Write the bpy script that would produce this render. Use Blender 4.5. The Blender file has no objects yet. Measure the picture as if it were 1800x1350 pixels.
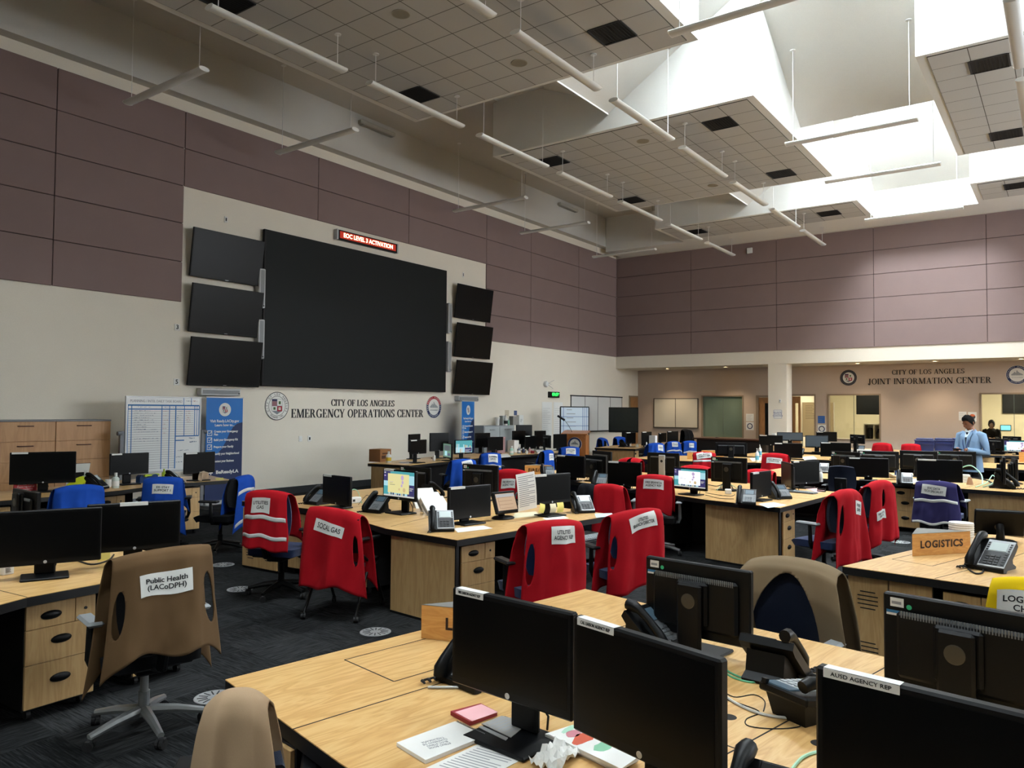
import bpy, math, random
from math import sin, cos, pi, radians as rad
from mathutils import Vector as V, Matrix as Mx, noise as mnoise
random.seed(7)
sc = bpy.context.scene
COL = sc.collection
# ---------------------------------------------------------------- camera
FPX = 1347.4; ZC = 1.8
YAW, PITCH, ROLL = rad(35.985), rad(1.940), rad(0.428)
FW = V((cos(YAW)*cos(PITCH), sin(YAW)*cos(PITCH), sin(PITCH)))
_r = V((sin(YAW), -cos(YAW), 0)); _u = _r.cross(FW)
RT = cos(ROLL)*_r + sin(ROLL)*_u
UP = -sin(ROLL)*_r + cos(ROLL)*_u
CP = V((0, 0, ZC))
cam = bpy.data.objects.new('camera', bpy.data.cameras.new('camera'))
COL.objects.link(cam)
cam.data.sensor_fit = 'HORIZONTAL'; cam.data.sensor_width = 36.0
cam.data.lens = 36.0*FPX/1800.0; cam.data.clip_start = 0.05; cam.data.clip_end = 200
cam.matrix_world = Mx.Translation(CP) @ Mx((RT, UP, -FW)).transposed().to_4x4()
sc.camera = cam
# ---------------------------------------------------------------- world, exposure
w = bpy.data.worlds.new('world'); sc.world = w; w.use_nodes = True
w.node_tree.nodes['Background'].inputs[0].default_value = (0.6, 0.7, 0.8, 1)
w.node_tree.nodes['Background'].inputs[1].default_value = 0.0
sc.view_settings.view_transform = 'Standard'; sc.view_settings.look = 'None'
sc.view_settings.gamma = 1.0; sc.view_settings.use_curve_mapping = False
sc.view_settings.exposure = 0.2
SKY = 90.0          # strength of the daylight panels at the top of the skylight lanterns
FILL_DAY = 15.0          # strength of the added window panels that light the screen wall
LANTERNS = [(-4.28, 3.13, .5), (3.85, 3.13, .42), (11.97, 3.13, 1.2), (20.1, 3.13, 1.2), (-4.28, -5.15, .4), (3.85, -5.15, .4), (11.97, -5.15, .6), (20.1, -5.15, .8)]   # x, y, share of SKY

# ---------------------------------------------------------------- pixel -> world helpers (1800 x 1350 frame)
def ray(px, py): return FW + RT*((px-900)/FPX) - UP*((py-675)/FPX)
def at(px, py, z=0.74):
    d = ray(px, py); return CP + d*((z-ZC)/d.z)
def onY(px, py, y): d = ray(px, py); return CP + d*(y/d.y)
def onX(px, py, x): d = ray(px, py); return CP + d*(x/d.x)
def depth_at(px, py, z=0.74): d = ray(px, py); return (z-ZC)/d.z

# ---------------------------------------------------------------- materials
def lin(h):
    if not isinstance(h, str): return tuple(h)
    h = h.lstrip('#'); o = []
    for i in (0, 2, 4):
        c = int(h[i:i+2], 16)/255.0
        o.append(c/12.92 if c <= 0.04045 else ((c+0.055)/1.055)**2.4)
    return tuple(o)
MATS = {}
class NT:
    def __init__(s, name):
        s.m = bpy.data.materials.new(name); s.m.use_nodes = True
        s.t = s.m.node_tree; s.b = s.t.nodes['Principled BSDF']; s.n = s.t.nodes; s.l = s.t.links
    def new(s, k, **kw):
        n = s.n.new(k)
        for a, v in kw.items():
            if a.startswith('i_'): n.inputs[a[2:].replace('_', ' ')].default_value = v
            else: setattr(n, a, v)
        return n
    def link(s, a, b): s.l.new(a, b)
    def coord(s, kind='Object', scale=(1, 1, 1), rot=(0, 0, 0)):
        c = s.new('ShaderNodeTexCoord'); m = s.new('ShaderNodeMapping')
        m.inputs['Scale'].default_value = scale; m.inputs['Rotation'].default_value = rot
        s.link(c.outputs[kind], m.inputs['Vector']); return m.outputs['Vector']
    def ramp(s, fac, stops):
        r = s.new('ShaderNodeValToRGB'); e = r.color_ramp.elements
        while len(e) < len(stops): e.new(0.5)
        for k, (p, c) in enumerate(stops): e[k].position = p; e[k].color = (*lin(c), 1)
        s.link(fac, r.inputs['Fac']); return r.outputs['Color']
    def bump(s, h, st=0.2, d=0.01):
        b = s.new('ShaderNodeBump'); b.inputs['Strength'].default_value = st; b.inputs['Distance'].default_value = d
        s.link(h, b.inputs['Height']); s.link(b.outputs['Normal'], s.b.inputs['Normal'])
def mat(name, col='#808080', rough=0.5, metal=0.0, spec=0.5, noise=0.0, nscale=20, bump=0.0, emit=None, estr=1.0, alpha=1.0, trans=0.0, ior=1.45, sheen=0.0):
    if name in MATS: return MATS[name]
    t = NT(name); b = t.b; c = lin(col)
    b.inputs['Base Color'].default_value = (*c, 1); b.inputs['Roughness'].default_value = rough
    b.inputs['Metallic'].default_value = metal; b.inputs['Specular IOR Level'].default_value = spec
    b.inputs['Alpha'].default_value = alpha; b.inputs['IOR'].default_value = ior
    b.inputs['Transmission Weight'].default_value = trans
    if sheen: b.inputs['Sheen Weight'].default_value = sheen
    if emit is not None:
        b.inputs['Emission Color'].default_value = (*lin(emit), 1); b.inputs['Emission Strength'].default_value = estr
    if noise or bump:
        v = t.coord('Object'); n = t.new('ShaderNodeTexNoise', i_Scale=nscale, i_Detail=4.0); t.link(v, n.inputs['Vector'])
        if noise:
            lo = tuple(max(0, x*(1-noise)) for x in c); hi = tuple(min(1, x*(1+noise)) for x in c)
            t.link(t.ramp(n.outputs['Fac'], [(0.25, lo), (0.75, hi)]), b.inputs['Base Color'])
        if bump: t.bump(n.outputs['Fac'], bump, 0.005)
    MATS[name] = t.m; return t.m
def wood(name, c1, c2, c3, rough=0.35, scale=1.0, along=(1, 9, 9), coat=0.1):
    t = NT(name); v = t.coord('Object', scale=tuple(a*scale for a in along))
    n1 = t.new('ShaderNodeTexNoise', i_Scale=1.6, i_Detail=3.0, i_Distortion=1.2); t.link(v, n1.inputs['Vector'])
    wv = t.new('ShaderNodeMath', operation='MULTIPLY'); wv.inputs[1].default_value = 9.0; t.link(n1.outputs['Fac'], wv.inputs[0])
    fr = t.new('ShaderNodeMath', operation='PINGPONG'); fr.inputs[1].default_value = 1.0; t.link(wv.outputs[0], fr.inputs[0])
    v2 = t.coord('Object', scale=tuple(a*scale*(9 if a > 2 else 2.5) for a in along))
    n2 = t.new('ShaderNodeTexNoise', i_Scale=3.0, i_Detail=4.0); t.link(v2, n2.inputs['Vector'])
    mx = t.new('ShaderNodeMath', operation='ADD'); t.link(fr.outputs[0], mx.inputs[0]); t.link(n2.outputs['Fac'], mx.inputs[1])
    hf = t.new('ShaderNodeMath', operation='MULTIPLY'); hf.inputs[1].default_value = 0.5; t.link(mx.outputs[0], hf.inputs[0])
    t.link(t.ramp(hf.outputs[0], [(0.1, c1), (0.5, c2), (0.9, c3)]), t.b.inputs['Base Color'])
    t.b.inputs['Roughness'].default_value = rough; t.b.inputs['Coat Weight'].default_value = coat
    MATS[name] = t.m; return t.m
def fabric(name, c, var=0.12, scale=220, rough=0.95, st=0.25, sheen=0.0, big=0.05):
    t = NT(name); c = lin(c); v = t.coord('Object')
    n = t.new('ShaderNodeTexNoise', i_Scale=float(scale), i_Detail=2.0); t.link(v, n.inputs['Vector'])
    n2 = t.new('ShaderNodeTexNoise', i_Scale=2.5, i_Detail=3.0); t.link(v, n2.inputs['Vector'])
    a = t.new('ShaderNodeMath', operation='MULTIPLY_ADD'); a.inputs[1].default_value = big/max(var, .01); t.link(n2.outputs['Fac'], a.inputs[0]); t.link(n.outputs['Fac'], a.inputs[2])
    lo = tuple(max(0, x*(1-var)) for x in c); hi = tuple(min(1, x*(1+var)) for x in c)
    t.link(t.ramp(a.outputs[0], [(0.3, lo), (1.0, hi)]), t.b.inputs['Base Color'])
    t.b.inputs['Roughness'].default_value = rough; t.b.inputs['Specular IOR Level'].default_value = 0.2
    if sheen: t.b.inputs['Sheen Weight'].default_value = sheen
    t.bump(n.outputs['Fac'], st, 0.002); MATS[name] = t.m; return t.m
def math_node(t, op, a, b=None, c=None):
    n = t.new('ShaderNodeMath', operation=op)
    for k, x in enumerate((a, b, c)):
        if x is None: continue
        if isinstance(x, (int, float)): n.inputs[k].default_value = x
        else: t.link(x, n.inputs[k])
    return n.outputs[0]

# ---------------------------------------------------------------- mesh builder
class MB:
    def __init__(s): s.v = []; s.f = []; s.fm = []; s.M = Mx.Identity(4); s.mi = 0
    def add(s, vs, fs):
        o = len(s.v); s.v += [tuple(s.M @ V(p)) for p in vs]
        for f in fs: s.f.append([i+o for i in f]); s.fm.append(s.mi)
        return s
    def at(s, loc=(0, 0, 0), rz=0, rx=0, ry=0):
        s.M = Mx.Translation(V(loc)) @ Mx.Rotation(rz, 4, 'Z') @ Mx.Rotation(ry, 4, 'Y') @ Mx.Rotation(rx, 4, 'X'); return s
    def box(s, x0, x1, y0, y1, z0, z1, ch=0.0):
        if ch <= 0:
            vs = [(x, y, z) for z in (z0, z1) for y in (y0, y1) for x in (x0, x1)]
            return s.add(vs, [(0, 2, 3, 1), (4, 5, 7, 6), (0, 1, 5, 4), (2, 6, 7, 3), (0, 4, 6, 2), (1, 3, 7, 5)])
        ch = min(ch, (x1-x0)/2.01, (y1-y0)/2.01, (z1-z0)/2.01)
        vs = []; idx = {}
        for i in (0, 1):
            for j in (0, 1):
                for k in (0, 1):
                    c = [(x0, x1)[i], (y0, y1)[j], (z0, z1)[k]]; d = [1-2*i, 1-2*j, 1-2*k]
                    for a in range(3):      # vertex lying in the face of axis a
                        p = [c[b]+(0 if b == a else ch*d[b]) for b in range(3)]
                        idx[(i, j, k, a)] = len(vs); vs.append(p)
        fs = []
        for a in range(3):
            b, c = (a+1) % 3, (a+2) % 3
            for sd in (0, 1):
                q = []
                for (u, w_) in ((0, 0), (1, 0), (1, 1), (0, 1)):
                    e = [0, 0, 0]; e[a] = sd; e[b] = u; e[c] = w_; q.append(idx[(*e, a)])
                fs.append(q if sd else q[::-1])
        for a in range(3):
            b, c = (a+1) % 3, (a+2) % 3
            for u in (0, 1):
                for w_ in (0, 1):
                    e0 = [0, 0, 0]; e0[b] = u; e0[c] = w_; e1 = list(e0); e1[a] = 1
                    q = [idx[(*e0, b)], idx[(*e1, b)], idx[(*e1, c)], idx[(*e0, c)]]
                    fs.append(q[::-1] if u == w_ else q)
        for i in (0, 1):
            for j in (0, 1):
                for k in (0, 1):
                    q = [idx[(i, j, k, a)] for a in range(3)]; fs.append(q if (i+j+k) % 2 else q[::-1])
        return s.add(vs, fs)
    def prism(s, poly, z0, z1, top=None):
        """counter-clockwise polygon in xy, extruded; top = material index of the upper face"""
        n = len(poly); vs = [(p[0], p[1], z0) for p in poly]+[(p[0], p[1], z1) for p in poly]
        s.add(vs, [tuple(range(n))[::-1]]+[(i, (i+1) % n, n+(i+1) % n, n+i) for i in range(n)])
        m = s.mi
        if top is not None: s.mi = top
        s.add([(p[0], p[1], z1) for p in poly], [tuple(range(n))]); s.mi = m; return s
    def tube(s, pts, r, n=8, cap=True, closed=False):
        pts = [V(p) for p in pts]; N = len(pts); rs = r if isinstance(r, (list, tuple)) else [r]*N
        rings = []; up = V((0, 0, 1)); prev = None
        for i in range(N):
            if closed: d = pts[(i+1) % N]-pts[i-1]
            else: d = pts[min(i+1, N-1)]-pts[max(i-1, 0)]
            d.normalize()
            if prev is None:
                a = d.cross(up)
                if a.length < 1e-3: a = d.cross(V((1, 0, 0)))
            else: a = prev-d*prev.dot(d)
            a.normalize(); b = d.cross(a); prev = a
            rings.append([pts[i]+(a*cos(2*pi*k/n)+b*sin(2*pi*k/n))*rs[i] for k in range(n)])
        vs = [p for g in rings for p in g]; fs = []
        for i in range(N if closed else N-1):
            j = (i+1) % N
            for k in range(n): fs.append((i*n+k, i*n+(k+1) % n, j*n+(k+1) % n, j*n+k))
        if cap and not closed: fs += [tuple(range(n))[::-1], tuple((N-1)*n+k for k in range(n))]
        return s.add(vs, fs)
    def lathe(s, prof, n=16, c=(0, 0, 0), sx=1.0, sy=1.0):
        vs = []; fs = []; m = len(prof); rows = []
        for (r, z) in prof:
            if r <= 1e-5: rows.append([len(vs)]*n); vs.append((c[0], c[1], c[2]+z)); continue
            rows.append([len(vs)+k for k in range(n)])
            for k in range(n): vs.append((c[0]+r*cos(2*pi*k/n)*sx, c[1]+r*sin(2*pi*k/n)*sy, c[2]+z))
        for a, b_ in zip(rows, rows[1:]):
            for k in range(n):
                f = [a[k], a[(k+1) % n], b_[(k+1) % n], b_[k]]; g = [x for i, x in enumerate(f) if x not in f[:i]]
                if len(g) > 2: fs.append(g)
        if prof[0][0] > 1e-5: fs.append(rows[0][::-1])
        if prof[-1][0] > 1e-5 and not (m == 2 and prof[0][0] <= 1e-5): fs.append(rows[-1])
        return s.add(vs, fs)
    def cyl(s, c, r, h, n=16, ax='Z'):
        o = MB(); o.lathe([(r, 0), (r, h)], n)
        R = {'Z': Mx.Identity(4), 'X': Mx.Rotation(pi/2, 4, 'Y'), 'Y': Mx.Rotation(-pi/2, 4, 'X')}[ax]
        return s.add([V(c)+(R @ V(p)) for p in o.v], o.f)
    def grid(s, fn, nu, nv, flip=False):
        vs = [fn(i/nu, j/nv) for j in range(nv+1) for i in range(nu+1)]; w_ = nu+1
        fs = [(j*w_+i, j*w_+i+1, (j+1)*w_+i+1, (j+1)*w_+i) for j in range(nv) for i in range(nu)]
        if flip: fs = [f[::-1] for f in fs]
        return s.add(vs, fs)
    def sheet(s, fn, nu, nv, th):
        """grid with thickness: fn(u,v) -> point; offset along computed normals"""
        P = [[V(fn(i/nu, j/nv)) for i in range(nu+1)] for j in range(nv+1)]
        Q = []
        for j in range(nv+1):
            row = []
            for i in range(nu+1):
                a = P[j][min(i+1, nu)]-P[j][max(i-1, 0)]; b = P[min(j+1, nv)][i]-P[max(j-1, 0)][i]
                n = a.cross(b); n = n.normalized() if n.length > 1e-9 else V((0, 0, 1)); row.append(P[j][i]-n*th)
            Q.append(row)
        w_ = nu+1; N = w_*(nv+1)
        vs = [p for r in P for p in r]+[p for r in Q for p in r]
        fs = [(j*w_+i, j*w_+i+1, (j+1)*w_+i+1, (j+1)*w_+i) for j in range(nv) for i in range(nu)]
        fs += [tuple(N+k for k in f[::-1]) for f in fs]
        ed = [i for i in range(nu)]
        for i in range(nu):
            fs.append((i+1, i, N+i, N+i+1)); a = nv*w_+i; fs.append((a, a+1, N+a+1, N+a))
        for j in range(nv):
            a, b = j*w_, (j+1)*w_; fs.append((a, b, N+b, N+a)); a, b = a+nu, b+nu; fs.append((b, a, N+a, N+b))
        return s.add(vs, fs)
    def build(s, name, mats, parent=None, smooth=False, loc=None, rz=0.0, angle=40):
        me = bpy.data.meshes.new(name); me.from_pydata(s.v, [], s.f)
        for m in (mats if isinstance(mats, (list, tuple)) else [mats]): me.materials.append(m)
        if any(s.fm): me.polygons.foreach_set('material_index', s.fm)
        if smooth:
            me.polygons.foreach_set('use_smooth', [True]*len(me.polygons)); me.set_sharp_from_angle(angle=rad(angle))
        me.validate(); me.update()
        o = bpy.data.objects.new(name, me); COL.objects.link(o)
        if parent is not None: o.parent = parent
        if loc is not None: o.location = loc
        if rz: o.rotation_euler.z = rz
        return o
def tag(o, label, cat, group=None):
    o['label'] = label; o['category'] = cat
    if group: o['group'] = group
    return o
def thing(name, label, cat, loc=(0, 0, 0), rz=0.0, group=None):
    o = bpy.data.objects.new(name, None); COL.objects.link(o); o.empty_display_size = 0.1
    o.location = loc; o.rotation_euler = (0, 0, rz); return tag(o, label, cat, group)
def struct(name, mb, mats, smooth=False, parent=None):
    o = mb.build(name, mats, parent, smooth)
    if parent is None: o['kind'] = 'structure'
    return o
KIDS = {}
def kids(o):
    return list(o.children)
def dup(o, loc=None, rz=None, label=None, group=None, parent=None):
    c = o.copy(); COL.objects.link(c)
    if parent is not None: c.parent = parent
    if loc is not None: c.location = loc
    if rz is not None: c.rotation_euler = (0, 0, rz)
    if label: c['label'] = label
    if group: c['group'] = group
    for k in kids(o): dup(k, parent=c)
    return c
# ---------------------------------------------------------------- lettering
def text_mesh(s, size, depth=0.001, bold=0.0, align='CENTER', spacing=1.0, line=1.0):
    cu = bpy.data.curves.new('t', 'FONT'); cu.body = s; cu.size = size; cu.extrude = depth; cu.offset = bold
    cu.align_x = align; cu.align_y = 'CENTER'; cu.space_character = spacing; cu.space_line = line; cu.resolution_u = 3
    o = bpy.data.objects.new('t', cu); COL.objects.link(o)
    dg = bpy.context.evaluated_depsgraph_get()
    me = bpy.data.meshes.new_from_object(o.evaluated_get(dg)); bpy.data.objects.remove(o); bpy.data.curves.remove(cu)
    return me
def text(name, s, size, m, parent=None, loc=(0, 0, 0), rot=(pi/2, 0, 0), depth=0.001, bold=0.0, fit=None, **kw):
    """text lies in local xy, rotated; fit = width in metres"""
    me = text_mesh(s, size, depth, bold, **kw); me.name = name; me.materials.clear(); me.materials.append(m)
    o = bpy.data.objects.new(name, me); COL.objects.link(o)
    if parent is not None: o.parent = parent
    o.location = loc; o.rotation_euler = rot
    if fit:
        xs = [v.co.x for v in me.vertices]; k = fit/max(1e-6, max(xs)-min(xs))
        for v in me.vertices: v.co.x *= k
    return o
def _ring(cx, cy, rx, ry, tx, ty, a0, a1, n=14):
    out = []
    for i in range(n):
        p = []
        for a, k in ((a0+(a1-a0)*i/n, 0), (a0+(a1-a0)*(i+1)/n, 0), (a0+(a1-a0)*(i+1)/n, 1), (a0+(a1-a0)*i/n, 1)):
            a = rad(a); p.append((cx+(rx-k*tx)*cos(a), cy+(ry-k*ty)*sin(a)))
        out.append(p)
    return out
def _R(x0, y0, x1, y1): return [(x0, y0), (x1, y0), (x1, y1), (x0, y1)]
def _B(x0, y0, x1, y1, w_): return [(x0, y0), (x0+w_, y0), (x1+w_, y1), (x1, y1)]
def serif_glyph(c):
    T, t, s, h = .17, .06, .07, .05      # stem, hairline, serif overhang, serif height
    def stem(x): return [_R(x, 0, x+T, 1), _R(x-s, 0, x+T+s, h), _R(x-s, 1-h, x+T+s, 1)]
    if c == 'I': return stem(.09), .36
    if c == 'L': return stem(.09)+[_R(.2, 0, .68, .06), _R(.63, 0, .68, .28)], .74
    if c == 'E': return stem(.09)+[_R(.2, 0, .7, .06), _R(.65, 0, .7, .27), _R(.2, .94, .66, 1), _R(.61, .75, .66, 1), _R(.2, .48, .5, .54), _R(.46, .4, .5, .62)], .76
    if c == 'F': return stem(.09)+[_R(.2, .94, .66, 1), _R(.61, .75, .66, 1), _R(.2, .46, .5, .52), _R(.46, .38, .5, .6)], .7
    if c == 'T': return [_R(.32, 0, .32+T, 1), _R(.25, 0, .57, h), _R(.02, .94, .8, 1), _R(.02, .72, .07, 1), _R(.75, .72, .8, 1)], .84
    if c == 'N': return [_R(.1, 0, .1+t, 1), _R(.02, 0, .25, h), _R(0, 1-h, .2, 1), _B(.68, 0, .08, 1, T+.03), _R(.78, 0, .84, 1), _R(.68, 1-h, .94, 1)], .96
    if c == 'M': return [_R(.1, 0, .16, 1), _R(.02, 0, .25, h), _R(0, 1-h, .24, 1), _B(.46, 0, .1, 1, T), _B(.5, 0, .86, 1, t), _R(.88, 0, .88+T, 1), _R(.81, 0, 1.12, h), _R(.86, 1-h, 1.12, 1)], 1.15
    if c == 'A': return [_B(.08, 0, .42, 1, t), _B(.66, 0, .36, 1, T), _R(.0, 0, .25, h), _R(.55, 0, .92, h), _R(.2, .3, .7, .36)], .92
    if c == 'Y': return [_R(.36, 0, .36+T, .5), _R(.28, 0, .61, h), _B(.36, .45, .06, 1, T), _B(.47, .45, .74, 1, t), _R(0, 1-h, .32, 1), _R(.62, 1-h, .9, 1)], .88
    if c == 'O': return _ring(.48, .5, .45, .52, T, t, 0, 360, 24), .96
    if c == 'C': return _ring(.48, .5, .45, .52, T, t, 42, 318, 20)+[_R(.76, .66, .82, 1), _R(.76, 0, .82, .32)], .86
    if c == 'G': return _ring(.48, .5, .45, .52, T, t, 42, 318, 20)+[_R(.76, .68, .82, 1), _R(.68, .02, .68+T, .44), _R(.58, .4, .94, .45)], .96
    if c == 'P': return stem(.09)+_ring(.3, .72, .4, .28, T, t, -90, 90, 10)+[_R(.2, .94, .3, 1), _R(.2, .44, .3, .5)], .74
    if c == 'R': return stem(.09)+_ring(.3, .73, .38, .27, T, t, -90, 90, 10)+[_R(.2, .94, .3, 1), _R(.2, .46, .3, .52), _B(.64, 0, .36, .5, T), _R(.66, 0, .92, h)], .9
    if c == 'J': return [_R(.2, .18, .2+T, 1), _R(.12, 1-h, .45, 1)]+_ring(.16, .16, .21, .3, .17, .08, 180, 360, 10), .5
    if c == 'S': return _ring(.33, .75, .29, .27, .15, .06, 30, 270, 12)+_ring(.33, .25, .31, .27, .15, .06, -150, 90, 12)+[_R(.55, .72, .6, 1), _R(.03, 0, .08, .3)], .68
    return [], .4
def serif_text(name, s, cap, width, m, parent, loc, rz, depth=0.012):
    """upright raised serif lettering, left to right along local +x, standing in xz, facing -y"""
    b = MB(); x = 0.0
    for c in s:
        polys, adv = serif_glyph(c)
        for p in polys:
            n = len(p); q = [(x+a, d, c2) for d in (0, -depth/cap) for (a, c2) in p]
            b.add(q, [tuple(range(n, 2*n)), tuple(range(n))[::-1]]+[(i, (i+1) % n, n+(i+1) % n, n+i) for i in range(n)])
        x += adv+0.05
    k = width/(x-0.05)
    b.v = [((p[0]-x/2)*k, p[1]*cap, (p[2]-.5)*cap) for p in b.v]
    return b.build(name, m, parent, loc=loc, rz=rz)
# ================================================================= materials of the room
M_cream = fabric('cream_plaster', '#dcd5c7', var=0.04, scale=60, rough=0.9, st=0.05, big=0.02)
M_white = fabric('white_plaster', '#dcdcd8', var=0.03, scale=50, rough=0.9, st=0.04, big=0.02)
M_ceil = fabric('ceiling_paint', '#bfbeb9', var=0.03, scale=50, rough=0.92, st=0.04, big=0.02)
M_mauve = fabric('mauve_fabric', '#806e6b', var=0.10, scale=260, rough=0.97, st=0.35, big=0.03)
M_reveal = mat('dark_reveal', '#2e2626', 0.9)
M_black = mat('black_plastic', '#08090a', 0.45, spec=0.25)
M_rubber = mat('black_rubber', '#121214', 0.65)
M_base = mat('charcoal_base', '#24272a', 0.6)
M_steel = mat('satin_steel', '#9da0a2', 0.32, metal=0.9)
M_alu = mat('painted_silver', '#a9abac', 0.4, metal=0.3)
M_frame0 = mat('window_frame_grey', '#8a8d8f', .5)
M_lamp = mat('white_enamel', '#d9dad8', 0.45)
def make_act():
    t = NT('ceiling_tile'); v = t.coord('Object'); sp = t.new('ShaderNodeSeparateXYZ'); t.link(v, sp.inputs[0])
    def line(o, pitch, off):
        a = math_node(t, 'ADD', o, 1000*pitch-off); m = math_node(t, 'MODULO', a, pitch)
        d = math_node(t, 'MINIMUM', m, math_node(t, 'SUBTRACT', pitch, m)); return math_node(t, 'LESS_THAN', d, 0.0065)
    g = math_node(t, 'MAXIMUM', line(sp.outputs['X'], TP, 0), line(sp.outputs['Y'], TP*2 if False else TP*1.0, 0))
    n = t.new('ShaderNodeTexNoise', i_Scale=160.0, i_Detail=3.0); t.link(v, n.inputs['Vector'])
    base = t.ramp(n.outputs['Fac'], [(0.3, '#b2b2b0'), (0.7, '#bfbfbc')])
    mx = t.new('ShaderNodeMix', data_type='RGBA'); t.link(g, mx.inputs[0]); t.link(base, mx.inputs[6]); mx.inputs[7].default_value = (*lin('#57534c'), 1)
    t.link(mx.outputs[2], t.b.inputs['Base Color']); t.b.inputs['Roughness'].default_value = 0.95
    MATS['ceiling_tile'] = t.m; return t.m
TP = 0.546
M_act = make_act()
def make_carpet():
    t = NT('carpet'); v = t.coord('Object', scale=(1, 1, 1)); sp = t.new('ShaderNodeSeparateXYZ'); t.link(v, sp.inputs[0])
    X, Y = sp.outputs['X'], sp.outputs['Y']; S = 0.5
    cx = math_node(t, 'FLOOR', math_node(t, 'DIVIDE', X, S)); cy = math_node(t, 'FLOOR', math_node(t, 'DIVIDE', Y, S))
    par = math_node(t, 'MODULO', math_node(t, 'ADD', math_node(t, 'ADD', cx, cy), 1000.0), 2.0)
    def stretch(sx, sy):
        m = t.new('ShaderNodeMapping'); m.inputs['Scale'].default_value = (sx, sy, 1); t.link(v, m.inputs['Vector'])
        n = t.new('ShaderNodeTexNoise', i_Scale=1.0, i_Detail=3.0, i_Roughness=0.7); t.link(m.outputs[0], n.inputs['Vector']); return n.outputs['Fac']
    a, b = stretch(5, 90), stretch(90, 5)
    mx = t.new('ShaderNodeMix', data_type='FLOAT'); t.link(par, mx.inputs[0]); t.link(a, mx.inputs[2]); t.link(b, mx.inputs[3])
    wn = t.new('ShaderNodeTexWhiteNoise', noise_dimensions='2D'); cb = t.new('ShaderNodeCombineXYZ'); t.link(cx, cb.inputs[0]); t.link(cy, cb.inputs[1]); t.link(cb.outputs[0], wn.inputs['Vector'])
    f = math_node(t, 'MULTIPLY_ADD', wn.outputs['Value'], 0.14, mx.outputs[0])
    t.link(t.ramp(f, [(0.32, '#0d0e0e'), (0.52, '#1b1c1d'), (0.72, '#343536')]), t.b.inputs['Base Color'])
    t.b.inputs['Roughness'].default_value = 1.0; t.b.inputs['Specular IOR Level'].default_value = 0.05
    t.bump(mx.outputs[0], 0.5, 0.004); MATS['carpet'] = t.m; return t.m
M_carpet = make_carpet()
X0, X1, XB, XR = -7.0, 24.73, 26.5, 31.5        # room ends, alcove back wall, back of the side rooms
Y0, Y1 = -9.0, 13.3
# ================================================================= floor, shell
b = MB(); b.box(X0-.2, XR+.2, Y0-.2, Y1+.4, -0.12, 0); struct('floor', b, M_carpet)
b = MB(); b.box(X0-.2, XR+.2, Y1, Y1+.2, 0, 8.75); wl = struct('wall_left', b, M_cream)
ZR = [3.75, 4.50, 5.22, 5.92, 6.63, 7.33]
def panels(cols, rows, place):
    p = MB(); bk = MB()
    for c0, c1 in zip(cols, cols[1:]):
        for r0, r1 in zip(rows, rows[1:]): place(p, c0+.006, c1-.006, r0+.006, r1-.006)
    return p
p = MB()
cl = [X0, -3.0, 0.0, 2.75, 5.60, 7.84, 10.98, 13.84, 17.0, 19.22, 22.04, X1]
for c0, c1 in zip(cl, cl[1:]):
    for r0, r1 in zip(ZR, ZR[1:]):
        if 7.8 < c0 < 16.9 and r1 < 5.95: continue
        p.box(c0+.006, c1-.006, Y1-.035, Y1, r0+.006, r1-.006, .006)
p.build('fabric_panel_cladding', M_mauve, wl)
p = MB()
for c0, c1, r0, r1 in ((X0, 7.84, 3.75, 7.33), (17.0, X1, 3.75, 7.33), (7.84, 17.0, 5.92, 7.33)): p.box(c0+.02, c1-.02, Y1-.012, Y1+.01, r0+.02, r1-.02)
p.build('panel_backing', M_reveal, wl)
b = MB(); b.box(X0, XB, Y1-.02, Y1, 0, .15, .004); struct('baseboard_left', b, M_base)
# upper wall above the panels, set forward over a shadow line
b = MB(); b.box(X0, X1+.2, 13.06, Y1+.1, 7.54, 8.75); struct('trim_1', b, M_ceil)
# right wall: panelled upper part on a beam over the open alcove
b = MB(); b.box(X1, XB+.2, Y0-.2, Y1, 3.33, 8.75); wr = struct('wall_right', b, M_cream)
p = MB(); cr = [Y1-.04, 10.40, 7.51, 4.65, 1.78, -1.1, -4.0, -7.0, Y0]
for c0, c1 in zip(cr, cr[1:]):
    for r0, r1 in zip(ZR, ZR[1:]): p.box(X1-.035, X1, c1+.006, c0-.006, r0+.006, r1-.006, .006)
p.build('fabric_panel_cladding', M_mauve, wr)
p = MB(); p.box(X1-.012, X1+.01, Y0, Y1-.06, 3.77, 7.31); p.build('panel_backing', M_reveal, wr)
b = MB(); b.box(X1+.02, X1+.58, 7.22, 7.80, 0, 3.33); struct('wall_column', b, M_cream)
b = MB(); b.box(X0-.2, X0, Y0-.2, Y1+.2, 0, 8.75); struct('wall_rear', b, M_cream)
b = MB(); b.box(X0-.2, XR+.2, Y0-.2, Y0, 0, 8.75); struct('wall_near', b, M_cream)
# back wall of the alcove with its openings
HOLES = [(9.21, 10.76, .85, 2.38), (7.88, 8.77, 0, 2.37), (6.78, 7.62, 0, 2.40), (4.81, 6.41, .90, 2.40), (-1.4, 2.13, .95, 2.41)]
def holed_wall(x0, x1, ya, yb, za, zb, holes):
    m = MB(); ys = sorted({ya, yb, *[h[0] for h in holes], *[h[1] for h in holes]}); 
    for a, c in zip(ys, ys[1:]):
        h = [q for q in holes if q[0] <= a+1e-6 and q[1] >= c-1e-6]
        if not h: m.box(x0, x1, a, c, za, zb)
        else:
            if h[0][2] > za: m.box(x0, x1, a, c, za, h[0][2])
            m.box(x0, x1, a, c, h[0][3], zb)
    return m
M_jic = fabric('taupe_plaster', '#b8a797', var=0.04, scale=60, rough=0.9, st=0.05, big=0.02)
struct('wall_back', holed_wall(XB, XB+.14, Y0, Y1, 0, 3.33, HOLES), M_jic)
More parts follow.
